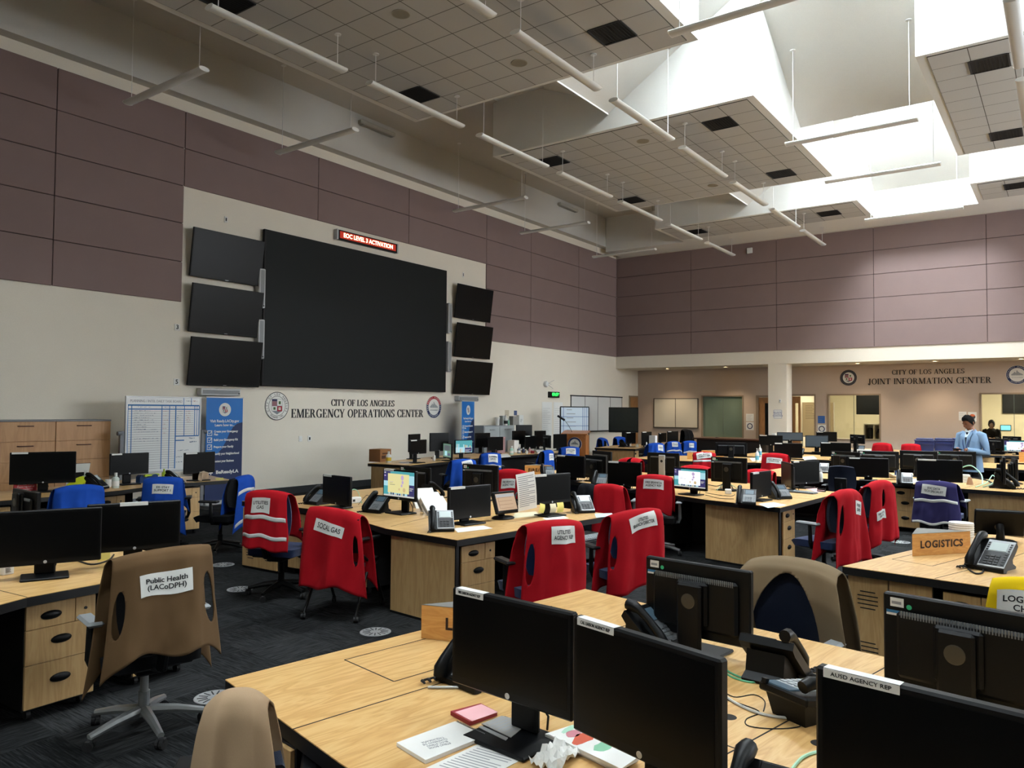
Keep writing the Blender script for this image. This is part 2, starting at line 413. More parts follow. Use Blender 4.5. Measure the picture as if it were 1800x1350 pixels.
# rooms behind the glass
M_pale = mat('pale_yellow_paint', '#d9d0b4', 0.85, noise=.03, nscale=3)
b = MB(); b.box(XR, XR+.2, Y0, Y1, 0, 3.3); b.box(XB+.14, XR, 7.70, 7.82, 0, 3.3); b.box(XB+.14, XR, 2.9, 3.0, 0, 3.3); struct('wall_side_rooms', b, M_pale)
b = MB(); b.box(XB+.1, XR+.2, Y0, Y1, 3.3, 3.5); struct('ceiling_side_rooms', b, M_white)
# ================================================================= ceiling: clouds, lane, skylight lanterns
ZCL = 7.35
PX = 8.13
CLX = [(-11.26, -5.6), (-3.05, 2.60), (5.08, 10.74), (13.20, 18.86), (21.34, 23.50)]
CLY = [(4.40, 10.15), (-3.89, 1.86)]
k = 0
for (xa, xb) in CLX:
    for (ya, yb) in CLY:
        xa_ = max(xa, X0)
        if xb-xa_ < 1: continue
        k += 1
        b = MB(); b.box(xa_, xb, ya, yb, ZCL, ZCL+.25); o = struct('ceiling_cloud', b, M_white)
        # tile field: object origin at the grid corner so that lines start at the border
        g = MB(); nx = max(1, int((xb-xa_-.1)/TP)); ny = 10
        if xb > 23: nx = 3
        gx, gy = nx*TP, ny*TP
        ox = xb-.1-gx if xb < 23 else 21.48; oy = (ya+yb)/2-gy/2
        g.box(0, gx, 0, gy, -.012, .02); t_ = g.build('tile_field', M_act, o, loc=(ox, oy, ZCL))
# upper side walls of the clouds (white plaster up to the roof) and roof surfaces
side = MB(); 
for (xa, xb) in CLX:
    xa_ = max(xa, X0)
    for (ya, yb) in CLY:
        if xb-xa_ < 1: continue
        side.box(xa_, xb, ya, ya+.1, ZCL+.25, 10.6); side.box(xa_, xb, yb-.1, yb, ZCL+.25, 10.6 if yb < 5 else 8.6)
        side.box(xa_, xa_+.1, ya+.1, yb-.1, ZCL+.25, 10.6); side.box(xb-.1, xb, ya+.1, yb-.1, ZCL+.25, 10.6)
struct('wall_lightwells', side, M_white)
b = MB(); b.box(23.5, X1, Y0, Y1-.25, ZCL, ZCL+.22); b.box(23.5, 23.6, Y0, Y1-.25, ZCL+.22, 10.6); struct('ceiling_border', b, M_white)
b = MB(); b.box(X0, X1, 10.05, Y1, 8.55, 8.75); struct('ceiling_edge', b, M_ceil)
def slab(m, pts, th=.08):
    """four points of a ceiling surface (seen from below), thickened upwards"""
    q = [V(p) for p in pts]; u = [p+V((0, 0, th)) for p in q]
    m.add(q+u, [(0, 1, 2, 3), (7, 6, 5, 4), (0, 4, 5, 1), (1, 5, 6, 2), (2, 6, 7, 3), (3, 7, 4, 0)])
GAPX = [(-5.6, -3.05), (2.60, 5.08), (10.74, 13.20), (18.86, 21.34)]
LANES = [(1.86, 4.40), (-6.43, -3.89)]
roof = MB(); ZT, ZV = 9.43, 7.67
for (ya, yb) in LANES:                      # lane arms fall from each lantern to a valley over the cloud middles
    for (ga, gb) in GAPX:
        xm = gb+2.93
        if gb < 20: slab(roof, [(gb, ya, ZT), (xm, ya, ZV), (xm, yb, ZV), (gb, yb, ZT)])
        else: slab(roof, [(gb, ya, 9.75), (24.05, ya, 7.66), (24.05, yb, 7.66), (gb, yb, 9.75)])
        xm = ga-2.73
        slab(roof, [(xm, ya, ZV), (ga, ya, ZT), (ga, yb, ZT), (xm, yb, ZV)])
for (ga, gb) in GAPX:                       # gap arms fall towards the cloud middles, then rise to the edge ceiling
    slab(roof, [(ga, 4.40, ZT), (gb, 4.40, ZT), (gb, 7.3, 7.66), (ga, 7.3, 7.66)])
    slab(roof, [(ga, 7.3, 7.90), (gb, 7.3, 7.90), (gb, 8.9, 8.57), (ga, 8.9, 8.57)])
    slab(roof, [(ga, 8.9, 8.57), (gb, 8.9, 8.57), (gb, 10.1, 8.56), (ga, 10.1, 8.56)])
    slab(roof, [(ga, 7.28, 7.64), (gb, 7.28, 7.64), (gb, 7.32, 7.92), (ga, 7.32, 7.92)], .03)
    slab(roof, [(ga, -1.0, 7.66), (gb, -1.0, 7.66), (gb, 1.86, ZT), (ga, 1.86, ZT)])
    slab(roof, [(ga, -3.89, ZT), (gb, -3.89, ZT), (gb, -1.0, 7.66), (ga, -1.0, 7.66)])
struct('ceiling_lane', roof, M_white)
b = MB(); b.box(X0, X1, Y0, -6.43, ZCL, ZCL+.2); b.box(X0, X1, -6.53, -6.43, ZCL, 10.6); struct('ceiling_near', b, M_white)
b = MB(); b.box(X0, X1+.2, Y0, Y1, 10.6, 10.8); struct('ceiling_roof', b, M_white)
for (lx, ly, ls) in LANTERNS:
    M_sky = mat('skylight_glow_%d' % round(ls*100), '#ffffff', 0.6, emit='#e6f0f6', estr=SKY*ls)
    b = MB(); b.box(lx-1.0, lx+1.0, ly-1.05, ly+1.05, 10.42, 10.5); o = b.build('window_skylight', M_sky); o['kind'] = 'structure'

# unseen window panels added high in the near side wall to light the screen wall
M_fill = mat('daylight_pane', '#ffffff', 0.4, emit='#eef4fa', estr=FILL_DAY)
for i, x in enumerate((10.5, 15.2, 19.9)):
    b = MB(); f = .06
    b.box(x, x+4, Y0-.02, Y0+.05, 3.0, 3.0+f); b.box(x, x+4, Y0-.02, Y0+.05, 5.6-f, 5.6); b.box(x, x+f, Y0-.02, Y0+.05, 3.0+f, 5.6-f); b.box(x+4-f, x+4, Y0-.02, Y0+.05, 3.0+f, 5.6-f); b.box(x+1.97, x+2.03, Y0-.02, Y0+.05, 3.0+f, 5.6-f)
    o = struct(f'window_{i+10}', b, M_frame0)  # frame around an added glowing panel, numbered on with the real windows
    g = MB(); g.box(x+f, x+4-f, Y0+.01, Y0+.02, 3.0+f, 5.6-f); g.build('pane', M_fill, o)
# ================================================================= hanging lamps
def lamp_proto(L=2.22):
    t = thing('pendant_lamp', 'white tube lamp', 'lamp')
    prof = [(-.085, .0), (-.075, -.022), (-.045, -.036), (0, -.04), (.045, -.036), (.075, -.022), (.085, 0), (.06, .022), (0, .03), (-.06, .022)]
    n = len(prof); b = MB()
    vs = [(x, y, z) for x in (-L/2+.01, L/2-.01) for (y, z) in prof]
    b.add(vs, [(i, n+i, n+(i+1) % n, (i+1) % n) for i in range(n)]); b.build('housing', M_lamp, t, True, angle=50)
    for s in (-1, 1):
        b = MB(); x = s*(L/2-.01)
        vs = [(x, y*1.06, z*1.06) for (y, z) in prof]+[(x+s*.014, y*1.02, z*1.02) for (y, z) in prof]
        f = [(i, n+i, n+(i+1) % n, (i+1) % n) for i in range(n)]+[tuple(range(n, 2*n)), tuple(range(n))]
        b.add(vs, f); b.build('end_cap', mat('cap_white', '#e6e6e3', .4), t)
    return t
PEND = {}
def hang(label, x, y, ang, roofz, z=6.84):
    if not PEND: PEND[0] = lamp_proto(); t = PEND[0]; t.location = (x, y, z); t.rotation_euler.z = ang; t['label'] = label; t['group'] = 'white pendant tube lamps'
    else: t = dup(PEND[0], (x, y, z), ang, label)
    return t
ALLP = []
ordn = ['first', 'second', 'third', 'fourth', 'fifth', 'sixth', 'seventh', 'eighth', 'ninth']
def zcloud(x, y):
    for xa, xb in CLX:
        if y < 10 and xa <= x <= xb+(1.3 if xb > 23 else 0): return 7.338
    if y > 10: return 8.556
    if y > 7.4: return 7.9+(y-7.3)*.42
    return 9.43-(y-4.4)*.61
lab = []
for y, nm in ((8.67, 'left'), (5.90, 'right')):
    xs = [5.40+2.73*i for i in range(7)]
    for i, x in enumerate(xs): lab.append((f'white tube lamp hung lengthwise, {ordn[i]} from the camera in the {nm} long row', x+1.11, y, 0))
for i, x in enumerate((10.95, 13.68)): lab.append((f'white tube lamp hung lengthwise at the right edge, {("nearer", "farther")[i]} one', x+1.11, .5, 0))
for i, x in enumerate((6.38, 9.37, 14.74, 17.67, 21.77)): lab.append((f'white tube lamp pointing at the screen wall, {ordn[i]} from the left', x, 11.44, pi/2))
for i, x in enumerate((9.38, 14.57, 17.46, 21.55)): lab.append((f'tube lamp hung crosswise in the bright skylight lane, {ordn[i]} from the camera', x, 3.13, pi/2))
for (l, x, y, a) in lab: ALLP.append((hang(l, x, y, a, 0), x, y, a))
first = True
for (t, x, y, a) in ALLP:
    for s in (-1, 1):
        px, py = x+s*.98*cos(a), y+s*.98*sin(a)
        if abs(py-3.13) < 1.5:
            xx = [g for g in GAPX if g[0]-2.73 <= px <= g[1]+2.93]
            zz = 9.4
            if xx:
                g = xx[0]; zz = ZT-(px-g[1])*.6 if px > g[1] else (ZT-(g[0]-px)*.64 if px < g[0] else 10.4)
                if g[1] > 20 and px > g[1]: zz = 9.75-(px-g[1])*.77
        else: zz = zcloud(px, py) if 'skylight' not in t['label'] else 9
        if abs(py-.5) < .01: zz = zcloud(px, 5.9) if zcloud(px, 5.9) < 7.4 else 8.6
        lx = s*.98
        b = MB(); b.tube([(lx, 0, .02), (lx, 0, zz-6.844)], .006, 6); b.build('cable', M_lamp, t)
        b = MB(); b.cyl((lx, 0, zz-6.84-.016), .05, .014, 14); b.build('ceiling_rose', M_lamp, t)
# ================================================================= vents, speakers in the ceiling
M_vent = mat('vent_black', '#15171a', .7)
def vent(x, y, label, z=7.336):
    t = thing('air_vent', label, 'vent', (x, y, z), 0, 'square black ceiling vents')
    b = MB(); h = .266
    for s in (-1, 1): b.box(-h, h, s*h-.012, s*h+.012, -.012, .0); b.box(s*h-.012, s*h+.012, -h+.012, h-.012, -.012, 0)
    b.build('frame', mat('vent_frame', '#24262a', .6), t)
    b = MB()
    b.box(-h+.012, h-.012, -h+.012, h-.012, -.002, 0)
    for i in range(9): b.at((0, -h+.05*(i+.9), -.006), rx=.5).box(-h+.014, h-.014, -.014, .014, -.001, .001)
    b.build('louvre', M_vent, t)
pn = {10.74: 'nearest', 18.86: 'middle', 23.50: 'farthest'}
for (x, y, p, s_) in ((6.0, 9.2, 'nearest', 'left front'), (9.79, 9.2, 'nearest', 'left rear'), (9.79, 5.34, 'nearest', 'right rear'), (14.17, 9.2, 'middle', 'left front'), (14.13, 5.35, 'middle', 'right front'), (18.0, 9.22, 'middle', 'left rear'), (17.94, 5.33, 'middle', 'right rear'), (22.3, 9.22, 'farthest', 'left'), (22.28, 5.32, 'farthest', 'right')):
    vent(x, y, f'square black vent in the {p} tiled ceiling panel left of the skylights, {s_} one')
for (x, y, l) in ((14.1, .94, 'front one in the ceiling panel right of the skylights'), (17.9, .93, 'rear one in the ceiling panel right of the skylights'), (22.1, .93, 'in the far ceiling panel at the right edge')):
    vent(x, y, 'square black vent, '+l)
for (x, y, l) in ((9.8, 7.02, 'rear one in the nearest ceiling panel'), (7.61, 7.5, 'front one in the nearest ceiling panel'), (14.15, 7.0, 'front one in the middle ceiling panel'), (17.93, 6.98, 'rear one in the middle ceiling panel')):
    t = thing('ceiling_speaker', 'round flush ceiling speaker, '+l, 'speaker', (x, y, 7.336), 0, 'round ceiling speakers')
    b = MB(); b.lathe([(.118, 0), (.118, -.008), (.13, -.008), (.13, 0)], 24); b.build('rim', mat('spk_rim', '#a19a8b', .7), t)
    b = MB(); b.lathe([(0, -.006), (.118, -.006)], 24); b.build('grille', mat('spk_grille', '#8d8778', .8, noise=.3, nscale=300), t)
for (x, l) in ((12.45, 'nearer'), (20.9, 'farther')):
    t = thing('wall_light', f'long pale light fitting high on the screen wall, {l} one', 'light fitting', (x, 12.98, 8.30), 0, 'light fittings above the screen wall')
    b = MB(); b.box(-.55, .55, -.06, .08, 0, .10, .02); b.build('housing', mat('fitting_white', '#a9a69c', .6), t)
    b = MB(); b.box(-.5, .5, -.05, .06, -.012, 0); b.build('diffuser', mat('fitting_diffuser', '#8e8c84', .5), t)
for (px, py, l) in ((1173, 646, 'farthest left, before the cream whiteboard'), (1275, 643, 'left of the column'), (1507, 636, 'above the round crest'), (1643, 632, 'above the raised lettering'), (1795, 628, 'at the right edge')):
    p = at(px, py, 3.33); t = thing('downlight', f'small round downlight under the beam, {l}', 'downlight', (25.55, p.y*25.55/p.x, 3.33), 0, 'downlights under the beam')
    b = MB(); b.lathe([(.075, 0), (.10, -.012), (.11, 0)], 20); b.build('trim_ring', M_lamp, t)
    b = MB(); b.lathe([(0, -.004), (.078, -.004)], 20); b.build('lens', mat('downlight_glow', '#fff0d0', .5, emit='#ffd9a0', estr=30), t)
    ld = bpy.data.lights.new('downlight_beam', 'SPOT'); ld.energy = 105; ld.color = (1, .80, .56); ld.spot_size = rad(110); ld.spot_blend = .7; ld.shadow_soft_size = .06
    lo = bpy.data.objects.new('beam', ld); COL.objects.link(lo); lo.parent = t; lo.location = (0, 0, -.03)
# ceiling lamps of the side rooms behind the glass
for (y, e, x, lb) in ((0.6, 330, 28.6, 'white flat ceiling lamp in the far room behind the right window'), (5.4, 190, 28.6, 'white flat ceiling lamp in the room behind the double window'), (10.0, 90, 29.2, 'white flat ceiling lamp in the room behind the green glass')):
    t = thing('ceiling_lamp', lb, 'lamp', (x, y, 3.29))
    b = MB(); b.box(-.6, .6, -.3, .3, -.04, 0, .01); b.build('housing', M_lamp, t)
    b = MB(); b.box(-.56, .56, -.26, .26, -.045, -.04); b.build('diffuser', mat('lamp_diffuser', '#ffffff', .5, emit='#fff2d6', estr=e/30), t)
    ld = bpy.data.lights.new('room_lamp', 'AREA'); ld.energy = e; ld.size = 1.0; ld.size_y = .5; ld.shape = 'RECTANGLE'; ld.color = (1, .94, .8)
    lo = bpy.data.objects.new('glow', ld); COL.objects.link(lo); lo.parent = t; lo.location = (0, 0, -.06)
# ================================================================= screen wall
M_screen = mat('dark_screen', '#07090a', 0.28, spec=0.4)
M_led = mat('led_screen', '#0c1011', 0.6, spec=0.25)
M_ink = mat('ink', '#17181b', .6)
M_card = mat('white_card', '#dcdcd8', .7)
t = thing('video_wall', 'huge blank black video wall between two columns of televisions', 'screen', (12.39, 13.3, 0))
b = MB(); b.box(-2.83, 2.83, -.11, -.04, 2.25, 5.45, .008); b.box(-2.5, 2.5, -.04, -.02, 2.5, 5.2); b.build('frame', M_black, t)
b = MB(); b.box(-2.79, 2.79, -.113, -.11, 2.29, 5.41); b.build('screen', M_led, t)
def television(x, z, label, tilt=.13):
    t = thing('television', label, 'television', (x, 13.3, z), 0, 'wall televisions beside the video wall')
    M = Mx.Translation((0, -.06, -.46)) @ Mx.Rotation(tilt, 4, 'X')
    b = MB(); b.M = M; b.box(-.775, .775, -.045, 0, .0, .91, .006); b.build('casing', M_black, t)
    b = MB(); b.M = M; b.box(-.755, .755, -.047, -.045, .035, .893); b.build('screen', mat('tv_screen', '#050607', .35, spec=.2), t)
    b = MB(); b.M = M; b.box(-.035, .035, -.048, -.045, .012, .022); b.build('badge', M_steel, t)
    b = MB(); b.box(-.3, .3, -.02, 0, -.2, .2); b.box(-.2, -.16, -.1, -.02, -.25, .25); b.box(.16, .2, -.1, -.02, -.25, .25); b.build('wall_mount', M_rubber, t)
for i, z in enumerate((4.72, 3.68, 2.68)):
    n = ('top', 'middle', 'bottom')[i]
    television(8.72, z, f'black television tilted down left of the video wall, {n} of three')
    television(16.33, z, f'black television tilted down right of the video wall, {n} of three')
M_spk = mat('speaker_silver', '#b0b1b2', .45, metal=.25); M_spkg = mat('speaker_mesh', '#85888a', .7, metal=.2, noise=.25, nscale=300)
def soundbar(x, z, w, h, label):
    t = thing('wall_speaker', label, 'speaker', (x, 13.3, z), 0, 'silver speakers around the screens')
    b = MB(); b.box(-w/2, w/2, -.16, 0, -h/2, h/2, .015); b.build('cabinet', M_spk, t)
    b = MB(); b.box(-w/2+.03, w/2-.03, -.164, -.158, -h/2+.03, h/2-.03, .002); b.build('grille', M_spkg, t)
    b = MB(); b.box(w/2-.055, w/2-.03, -.167, -.162, -h/2+.03, -h/2+.06); b.build('badge', M_ink, t)
soundbar(9.50, 4.22, .15, .80, 'tall silver speaker left of the video wall, upper one'); soundbar(9.50, 3.19, .15, .80, 'tall silver speaker left of the video wall, lower one')
soundbar(15.32, 4.2, .15, .80, 'tall silver speaker right of the video wall, upper one'); soundbar(15.32, 3.19, .15, .80, 'tall silver speaker right of the video wall, lower one')
soundbar(8.62, 2.10, .85, .14, 'long silver speaker bar under the left televisions'); soundbar(16.12, 2.10, .85, .14, 'long silver speaker bar under the right televisions')
for (x, z, s_, wh) in ((7.79, 4.32, '1', 'top left'), (7.78, 3.28, '3', 'middle left'), (7.79, 2.27, '5', 'bottom left'), (17.06, 4.30, '2', 'top right')):
    t = thing('number_plate', f'small white wall plate beside the {wh} television', 'sign', (x, 13.3, z)); b = MB(); b.box(-.055, .055, -.012, 0, -.06, .06, .002); b.build('plate', M_card, t)
    text('lettering', s_, .11, M_ink, t, (0, -.0135, 0), bold=.003)
t = thing('message_sign', 'black moving-message sign with glowing orange letters above the video wall', 'sign', (12.43, 13.3, 5.72))
b = MB(); b.box(-.95, .95, -.11, 0, -.12, .10, .01); b.build('housing', M_black, t)
b = MB(); b.box(-.97, -.93, -.115, -.0, -.125, .105); b.box(.93, .97, -.115, 0, -.125, .105); b.build('end_cap', M_alu, t)
b = MB(); b.box(-.88, .88, -.113, -.11, -.085, .07); b.build('display', mat('led_matrix', '#2a0f08', .5, emit='#ff3c14', estr=.35), t)
text('lettering', 'EOC LEVEL 3 ACTIVATION', .135, mat('led_letters', '#ffd0b0', .5, emit='#ffb090', estr=4.5), t, (0, -.115, -.008), bold=.003, fit=1.55)
for (x, l) in ((10.63, 'left'), (10.87, 'right')):
    t = thing('wall_outlet', f'small white wall outlet below the raised lettering, {l} one', 'outlet', (x, 13.3, 1.15))
    b = MB(); b.box(-.045, .045, -.012, 0, -.06, .06, .003); b.build('plate', M_card, t)
    b = MB()
    if l == 'right': b.box(-.018, .018, -.018, -.012, -.03, .03, .002)
    else: b.box(-.02, .02, -.016, -.012, -.03, .03, .002)
    b.build('socket', M_ink if l == 'right' else M_lamp, t)
M_txt = mat('raised_letters', '#16171b', .5)
t = thing('raised_lettering', 'raised black wall lettering, the two lines under the video wall', 'lettering', (12.43, 13.3, 1.7))
serif_text('upper_line', 'CITY OF LOS ANGELES', .145, 1.98, M_txt, t, (.02, -.001, .235), 0); serif_text('lower_line', 'EMERGENCY OPERATIONS CENTER', .185, 4.1, M_txt, t, (0, -.001, -.005), 0)
t = thing('raised_lettering', 'raised dark wall lettering, the two lines above the windows', 'lettering', (26.5, 3.49, 2.79), -pi/2)
serif_text('upper_line', 'CITY OF LOS ANGELES', .145, 1.98, M_txt, t, (.0, -.001, .28), 0); serif_text('lower_line', 'JOINT INFORMATION CENTER', .18, 3.35, M_txt, t, (0, -.001, 0), 0)
# round crests
def ring_letters(b, s, R, size, a0, a1, y):
    n = len(s)
    for i, c in enumerate(s):
        if c == ' ': continue
        a = a0+(a1-a0)*(i/(n-1)); me = text_mesh(c, size, .001); up = 1 if a0 > a1 else -1
        rot = a-pi/2 if up > 0 else a+pi/2
        vs = []
        for v in me.vertices:
            x, z = v.co.x*cos(rot)-v.co.y*sin(rot), v.co.x*sin(rot)+v.co.y*cos(rot); vs.append((R*cos(a)+x, y+v.co.z*0-v.co.z, R*sin(a)+z))
        b.add(vs, [tuple(f.vertices) for f in me.polygons]); bpy.data.meshes.remove(me)
def disc(b, r, y0, y1, n=40, c=(0, 0)):
    vs = [(c[0]+r*cos(2*pi*k/n), y, c[1]+r*sin(2*pi*k/n)) for y in (y0, y1) for k in range(n)]
    b.add(vs, [tuple(range(n))[::-1], tuple(range(n, 2*n))]+[(k, (k+1) % n, n+(k+1) % n, n+k) for k in range(n)])
def annulus(b, r0, r1, y, a0=0, a1=360, n=40):
    for i in range(n):
        p, q = rad(a0+(a1-a0)*i/n), rad(a0+(a1-a0)*(i+1)/n)
        b.add([(r0*cos(p), y, r0*sin(p)), (r0*cos(q), y, r0*sin(q)), (r1*cos(q), y, r1*sin(q)), (r1*cos(p), y, r1*sin(p))], [(0, 1, 2, 3)])
M_crest_w = mat('crest_white', '#d9d8d2', .6); M_crest_r = mat('crest_red', '#a3222c', .6); M_crest_n = mat('crest_navy', '#1d2a55', .6); M_crest_g = mat('crest_green', '#44663a', .6); M_crest_y = mat('crest_gold', '#c2a04a', .6); M_crest_grey = mat('crest_grey', '#7c8388', .6)
def city_crest(parent, R, rim, y=0.0, words=True, k=1.0):
    b = MB(); disc(b, R, y-.012, y); b.build('disc', M_crest_w, parent)
    b = MB(); annulus(b, R*.95, R, y-.013*k); annulus(b, R*.68, R*.71, y-.013*k); b.build('ring', rim, parent)
    s = R*.62; sh = MB(); yy = y-.014*k
    def q(x0, x1, z0, z1, m, d=0):
        sh.mi = m; sh.add([(x0*s, yy-d, z0*s), (x1*s, yy-d, z0*s), (x1*s, yy-d, z1*s), (x0*s, yy-d, z1*s)], [(0, 1, 2, 3)])
    q(-.72, .72, -.55, .8, 1); sh.add([(-.72*s, yy, -.55*s), (0, yy, -.95*s), (.72*s, yy, -.55*s)], [(0, 1, 2)])
    d = .0006*k
    for i in range(7): q(-.68, -.02, .04+i*.1, .04+i*.1+.05, 2, d)          # striped quarter
    q(-.68, -.02, .55, .77, 3, d); q(.03, .68, .04, .77, 0, d); q(.2, .5, .2, .55, 4, 2*d)
    q(-.68, -.02, -.55, -.02, 0, d); q(-.5, -.2, -.42, -.12, 4, 2*d); q(.03, .68, -.6, -.02, 2, d); q(.2, .5, -.45, -.15, 0, 2*d); q(.28, .42, -.36, -.24, 5, 3*d)
    sh.build('shield', [M_crest_w, M_crest_grey, M_crest_r, M_crest_n, M_crest_g, M_crest_y], parent)
    if words:
        b = MB(); ring_letters(b, 'CITY OF LOS ANGELES', R*.82, R*.2, rad(205), rad(-25), y-.014*k); ring_letters(b, 'FOUNDED 1781', R*.82, R*.17, rad(232), rad(308), y-.014*k); b.build('lettering', M_ink, parent)
def dept_crest(parent, R, y=0.0, words=True, muted=False):
    b = MB(); disc(b, R, y-.012, y); b.build('disc', M_crest_w, parent)
    b = MB(); b.mi = 0; annulus(b, R*.72, R*.97, y-.013, 15, 165); b.mi = 1; annulus(b, R*.72, R*.97, y-.013, 165, 375); b.build('ring', [M_crest_n if muted else M_crest_r, M_crest_n], parent)
    b = MB(); s = R*.6; random.seed(3)
    for i in range(9):
        x0 = -.85+i*.19; h = (.25, .4, .6, .5, .85, .62, .45, .35, .22)[i]
        b.add([(x0*s, y-.0135, -.1*s), ((x0+.15)*s, y-.0135, -.1*s), ((x0+.15)*s, y-.0135, (h-.1)*s), (x0*s, y-.0135, (h-.1)*s)], [(0, 1, 2, 3)])
    b.build('skyline', M_crest_grey, parent)
    if words:
        b = MB(); ring_letters(b, 'EMERGENCY MANAGEMENT', R*.84, R*.17, rad(200), rad(-20), y-.015); ring_letters(b, 'DEPARTMENT', R*.84, R*.17, rad(232), rad(308), y-.015); b.build('lettering', M_crest_w, parent)
        me = text('word', 'CITY OF LOS ANGELES', R*.16, M_crest_grey, parent, (0, y-.014, -.28*R), fit=R*1.0)
t = thing('city_crest', 'round city crest with quartered shield left of the raised lettering', 'crest', (10.01, 13.3, 1.845)); city_crest(t, .295, M_ink)
t = thing('department_crest', 'round white crest with red and navy ring right of the raised lettering', 'crest', (14.87, 13.3, 1.86)); dept_crest(t, .29)
t = thing('city_crest', 'round dark city crest on the far wall left of the lettering', 'crest', (26.5, 5.76, 2.925), -pi/2); city_crest(t, .255, M_ink, words=False)
b = MB(); annulus(b, .18, .242, -.0145); b.build('dark_band', mat('crest_dark', '#3a3a42', .6), t)
t = thing('department_crest', 'round crest with navy ring on the far wall, cut by the right edge', 'crest', (26.5, 1.19, 2.925), -pi/2); dept_crest(t, .275, muted=True)
# clock corner
t = thing('wall_clock', 'digital wall clock with green numerals right of the screens', 'clock', (20.54, 13.3, 2.30))
b = MB(); b.box(-.30, .30, -.07, 0, -.10, .09, .01); b.build('case', M_black, t)
text('numerals', '09:09', .15, mat('clock_green', '#30ff50', .5, emit='#34f060', estr=2.5), t, (.03, -.072, 0), bold=.002, fit=.36)
b = MB(); b.box(.235, .26, -.072, -.071, .02, .05); b.build('indicator', MATS['clock_green'], t)
t = thing('wall_antenna', 'small white round wall device with thin wire antennas above the green clock', 'antenna', (20.08, 13.3, 2.62))
b = MB(); b.M = Mx.Rotation(pi/2, 4, 'X'); b.lathe([(.02, 0), (.09, .0), (.1, .05), (.08, .09), (0, .10)], 20); b.build('body', M_lamp, t, True)
b = MB(); b.tube([(.03, -.1, .02), (.28, -.16, .13)], .006, 5); b.tube([(.03, -.1, -.02), (.22, -.16, -.14)], .006, 5); b.tube([(0, -.08, .03), (.22, -.1, .0)], .006, 5); b.build('antenna_rod', M_alu, t)
t = thing('wall_sounder', 'small white square sounder high on the panelled right wall', 'alarm', (24.69, 8.36, 7.06), -pi/2); b = MB(); b.box(-.09, .09, -.05, 0, -.09, .09, .01); b.build('case', M_lamp, t); b = MB(); b.box(-.05, .05, -.058, -.05, -.05, .05, .004); b.build('front_cover', M_lamp, t)
# loose marks left by a removed bracket on the cream wall
t = thing('cable_plate', 'small white cable plate above the left televisions', 'outlet', tuple(onY(397, 386, 13.3))); b = MB(); b.box(-.035, .035, -.012, 0, -.06, .06, .002); b.build('plate', M_card, t); b = MB(); b.box(-.012, .012, -.016, -.012, -.03, .03); b.build('socket', M_ink, t)
t = thing('cable_plate', 'small pale cable plate above the right televisions', 'outlet', tuple(onY(814, 483, 13.3))); b = MB(); b.box(-.03, .03, -.012, 0, -.07, .07, .002); b.build('plate', M_card, t); b = MB(); b.box(-.01, .01, -.016, -.012, -.04, .04); b.build('socket', M_ink, t)
# ================================================================= whiteboards and papers on the walls
M_wb = mat('whiteboard', '#cfd1d0', .2); M_wbd = mat('whiteboard_cream', '#c9c2b0', .3)
t = thing('wall_whiteboard', 'long wall whiteboard in four panels right of the green clock', 'whiteboard', (23.38, 13.3, 1.70))
for i in range(4):
    x0 = -1.77+i*.885; b = MB(); b.box(x0+.01, x0+.875, -.03, 0, -.59, .57, .003); b.build('panel', M_wb, t)
b = MB(); b.box(-1.80, 1.80, -.045, 0, .57, .61); b.box(-1.8, 1.8, -.09, 0, -.63, -.59); 
for i in range(5): b.box(-1.775+i*.885, -1.765+i*.885, -.034, 0, -.59, .57)
b.build('frame', M_ink, t)
t = thing('wall_whiteboard', 'cream two-panel whiteboard on the alcove wall left of the green glass', 'whiteboard', (26.5, 11.755, 1.73), -pi/2)
for i in range(2): x0 = -.86+i*.86; b = MB(); b.box(x0+.01, x0+.85, -.03, 0, -.52, .52, .003); b.build('panel', M_wbd, t)
b = MB(); b.box(-.88, .88, -.036, 0, .52, .545); b.box(-.88, .88, -.07, 0, -.55, -.52); b.box(-.88, -.855, -.036, 0, -.52, .52); b.box(.855, .88, -.036, 0, -.52, .52); b.box(-.008, .008, -.036, 0, -.52, .52); b.build('frame', mat('frame_bronze', '#4c463e', .5), t)
M_line = mat('print_grey', '#8a8c90', .7)
def print_lines(b, x0, x1, z0, z1, n, y, seed=1, th=.006, dx=0):
    r = random.Random(seed)
    for i in range(n):
        z = z1-(z1-z0)*(i+.5)/n; e = x0+(x1-x0)*(.55+.45*r.random()); b.box(x0, e, y-.0006, y, z-th/2, z+th/2)
def wall_sheet(loc, rz, w, h, label, n=10, name='wall_poster', cat='poster', mats=None, extra=None):
    t = thing(name, label, cat, loc, rz); b = MB(); b.box(-w/2, w/2, -.004, 0, -h/2, h/2); b.build('sheet', mats or M_card, t)
    b = MB(); print_lines(b, -w*.4, w*.4, -h*.42, h*.36, n, -.0045, int(w*1000)); b.build('printing', M_line, t)
    if extra: extra(t)
    return t
wall_sheet((20.2, 13.3, 1.45), 0, .56, 1.22, 'tall white printed chart under the green clock, left sheet', 16); wall_sheet((20.86, 13.3, 1.45), 0, .54, 1.22, 'tall white printed chart right of the green clock, behind rolling board', 14)
wall_sheet((26.5, 8.99, 1.60), -pi/2, .27, .26, 'upper small notice between green glass and brown door', 5)
def sealx(t): b = MB(); annulus(b, .07, .10, -.0055, n=24); b.build('ring_mark', M_crest_n, t)
wall_sheet((26.5, 8.99, 1.30), -pi/2, .27, .28, 'lower notice with round emblem between green glass and brown door', 1, extra=sealx)
wall_sheet((26.5, 6.61, 1.56), -pi/2, .22, .24, 'small blue notice left of the double window', 3, mats=mat('notice_blue', '#2c5fa8', .6))
wall_sheet((26.5, 6.60, 1.25), -pi/2, .25, .28, 'white notice with round emblem left of the double window', 1, extra=sealx)
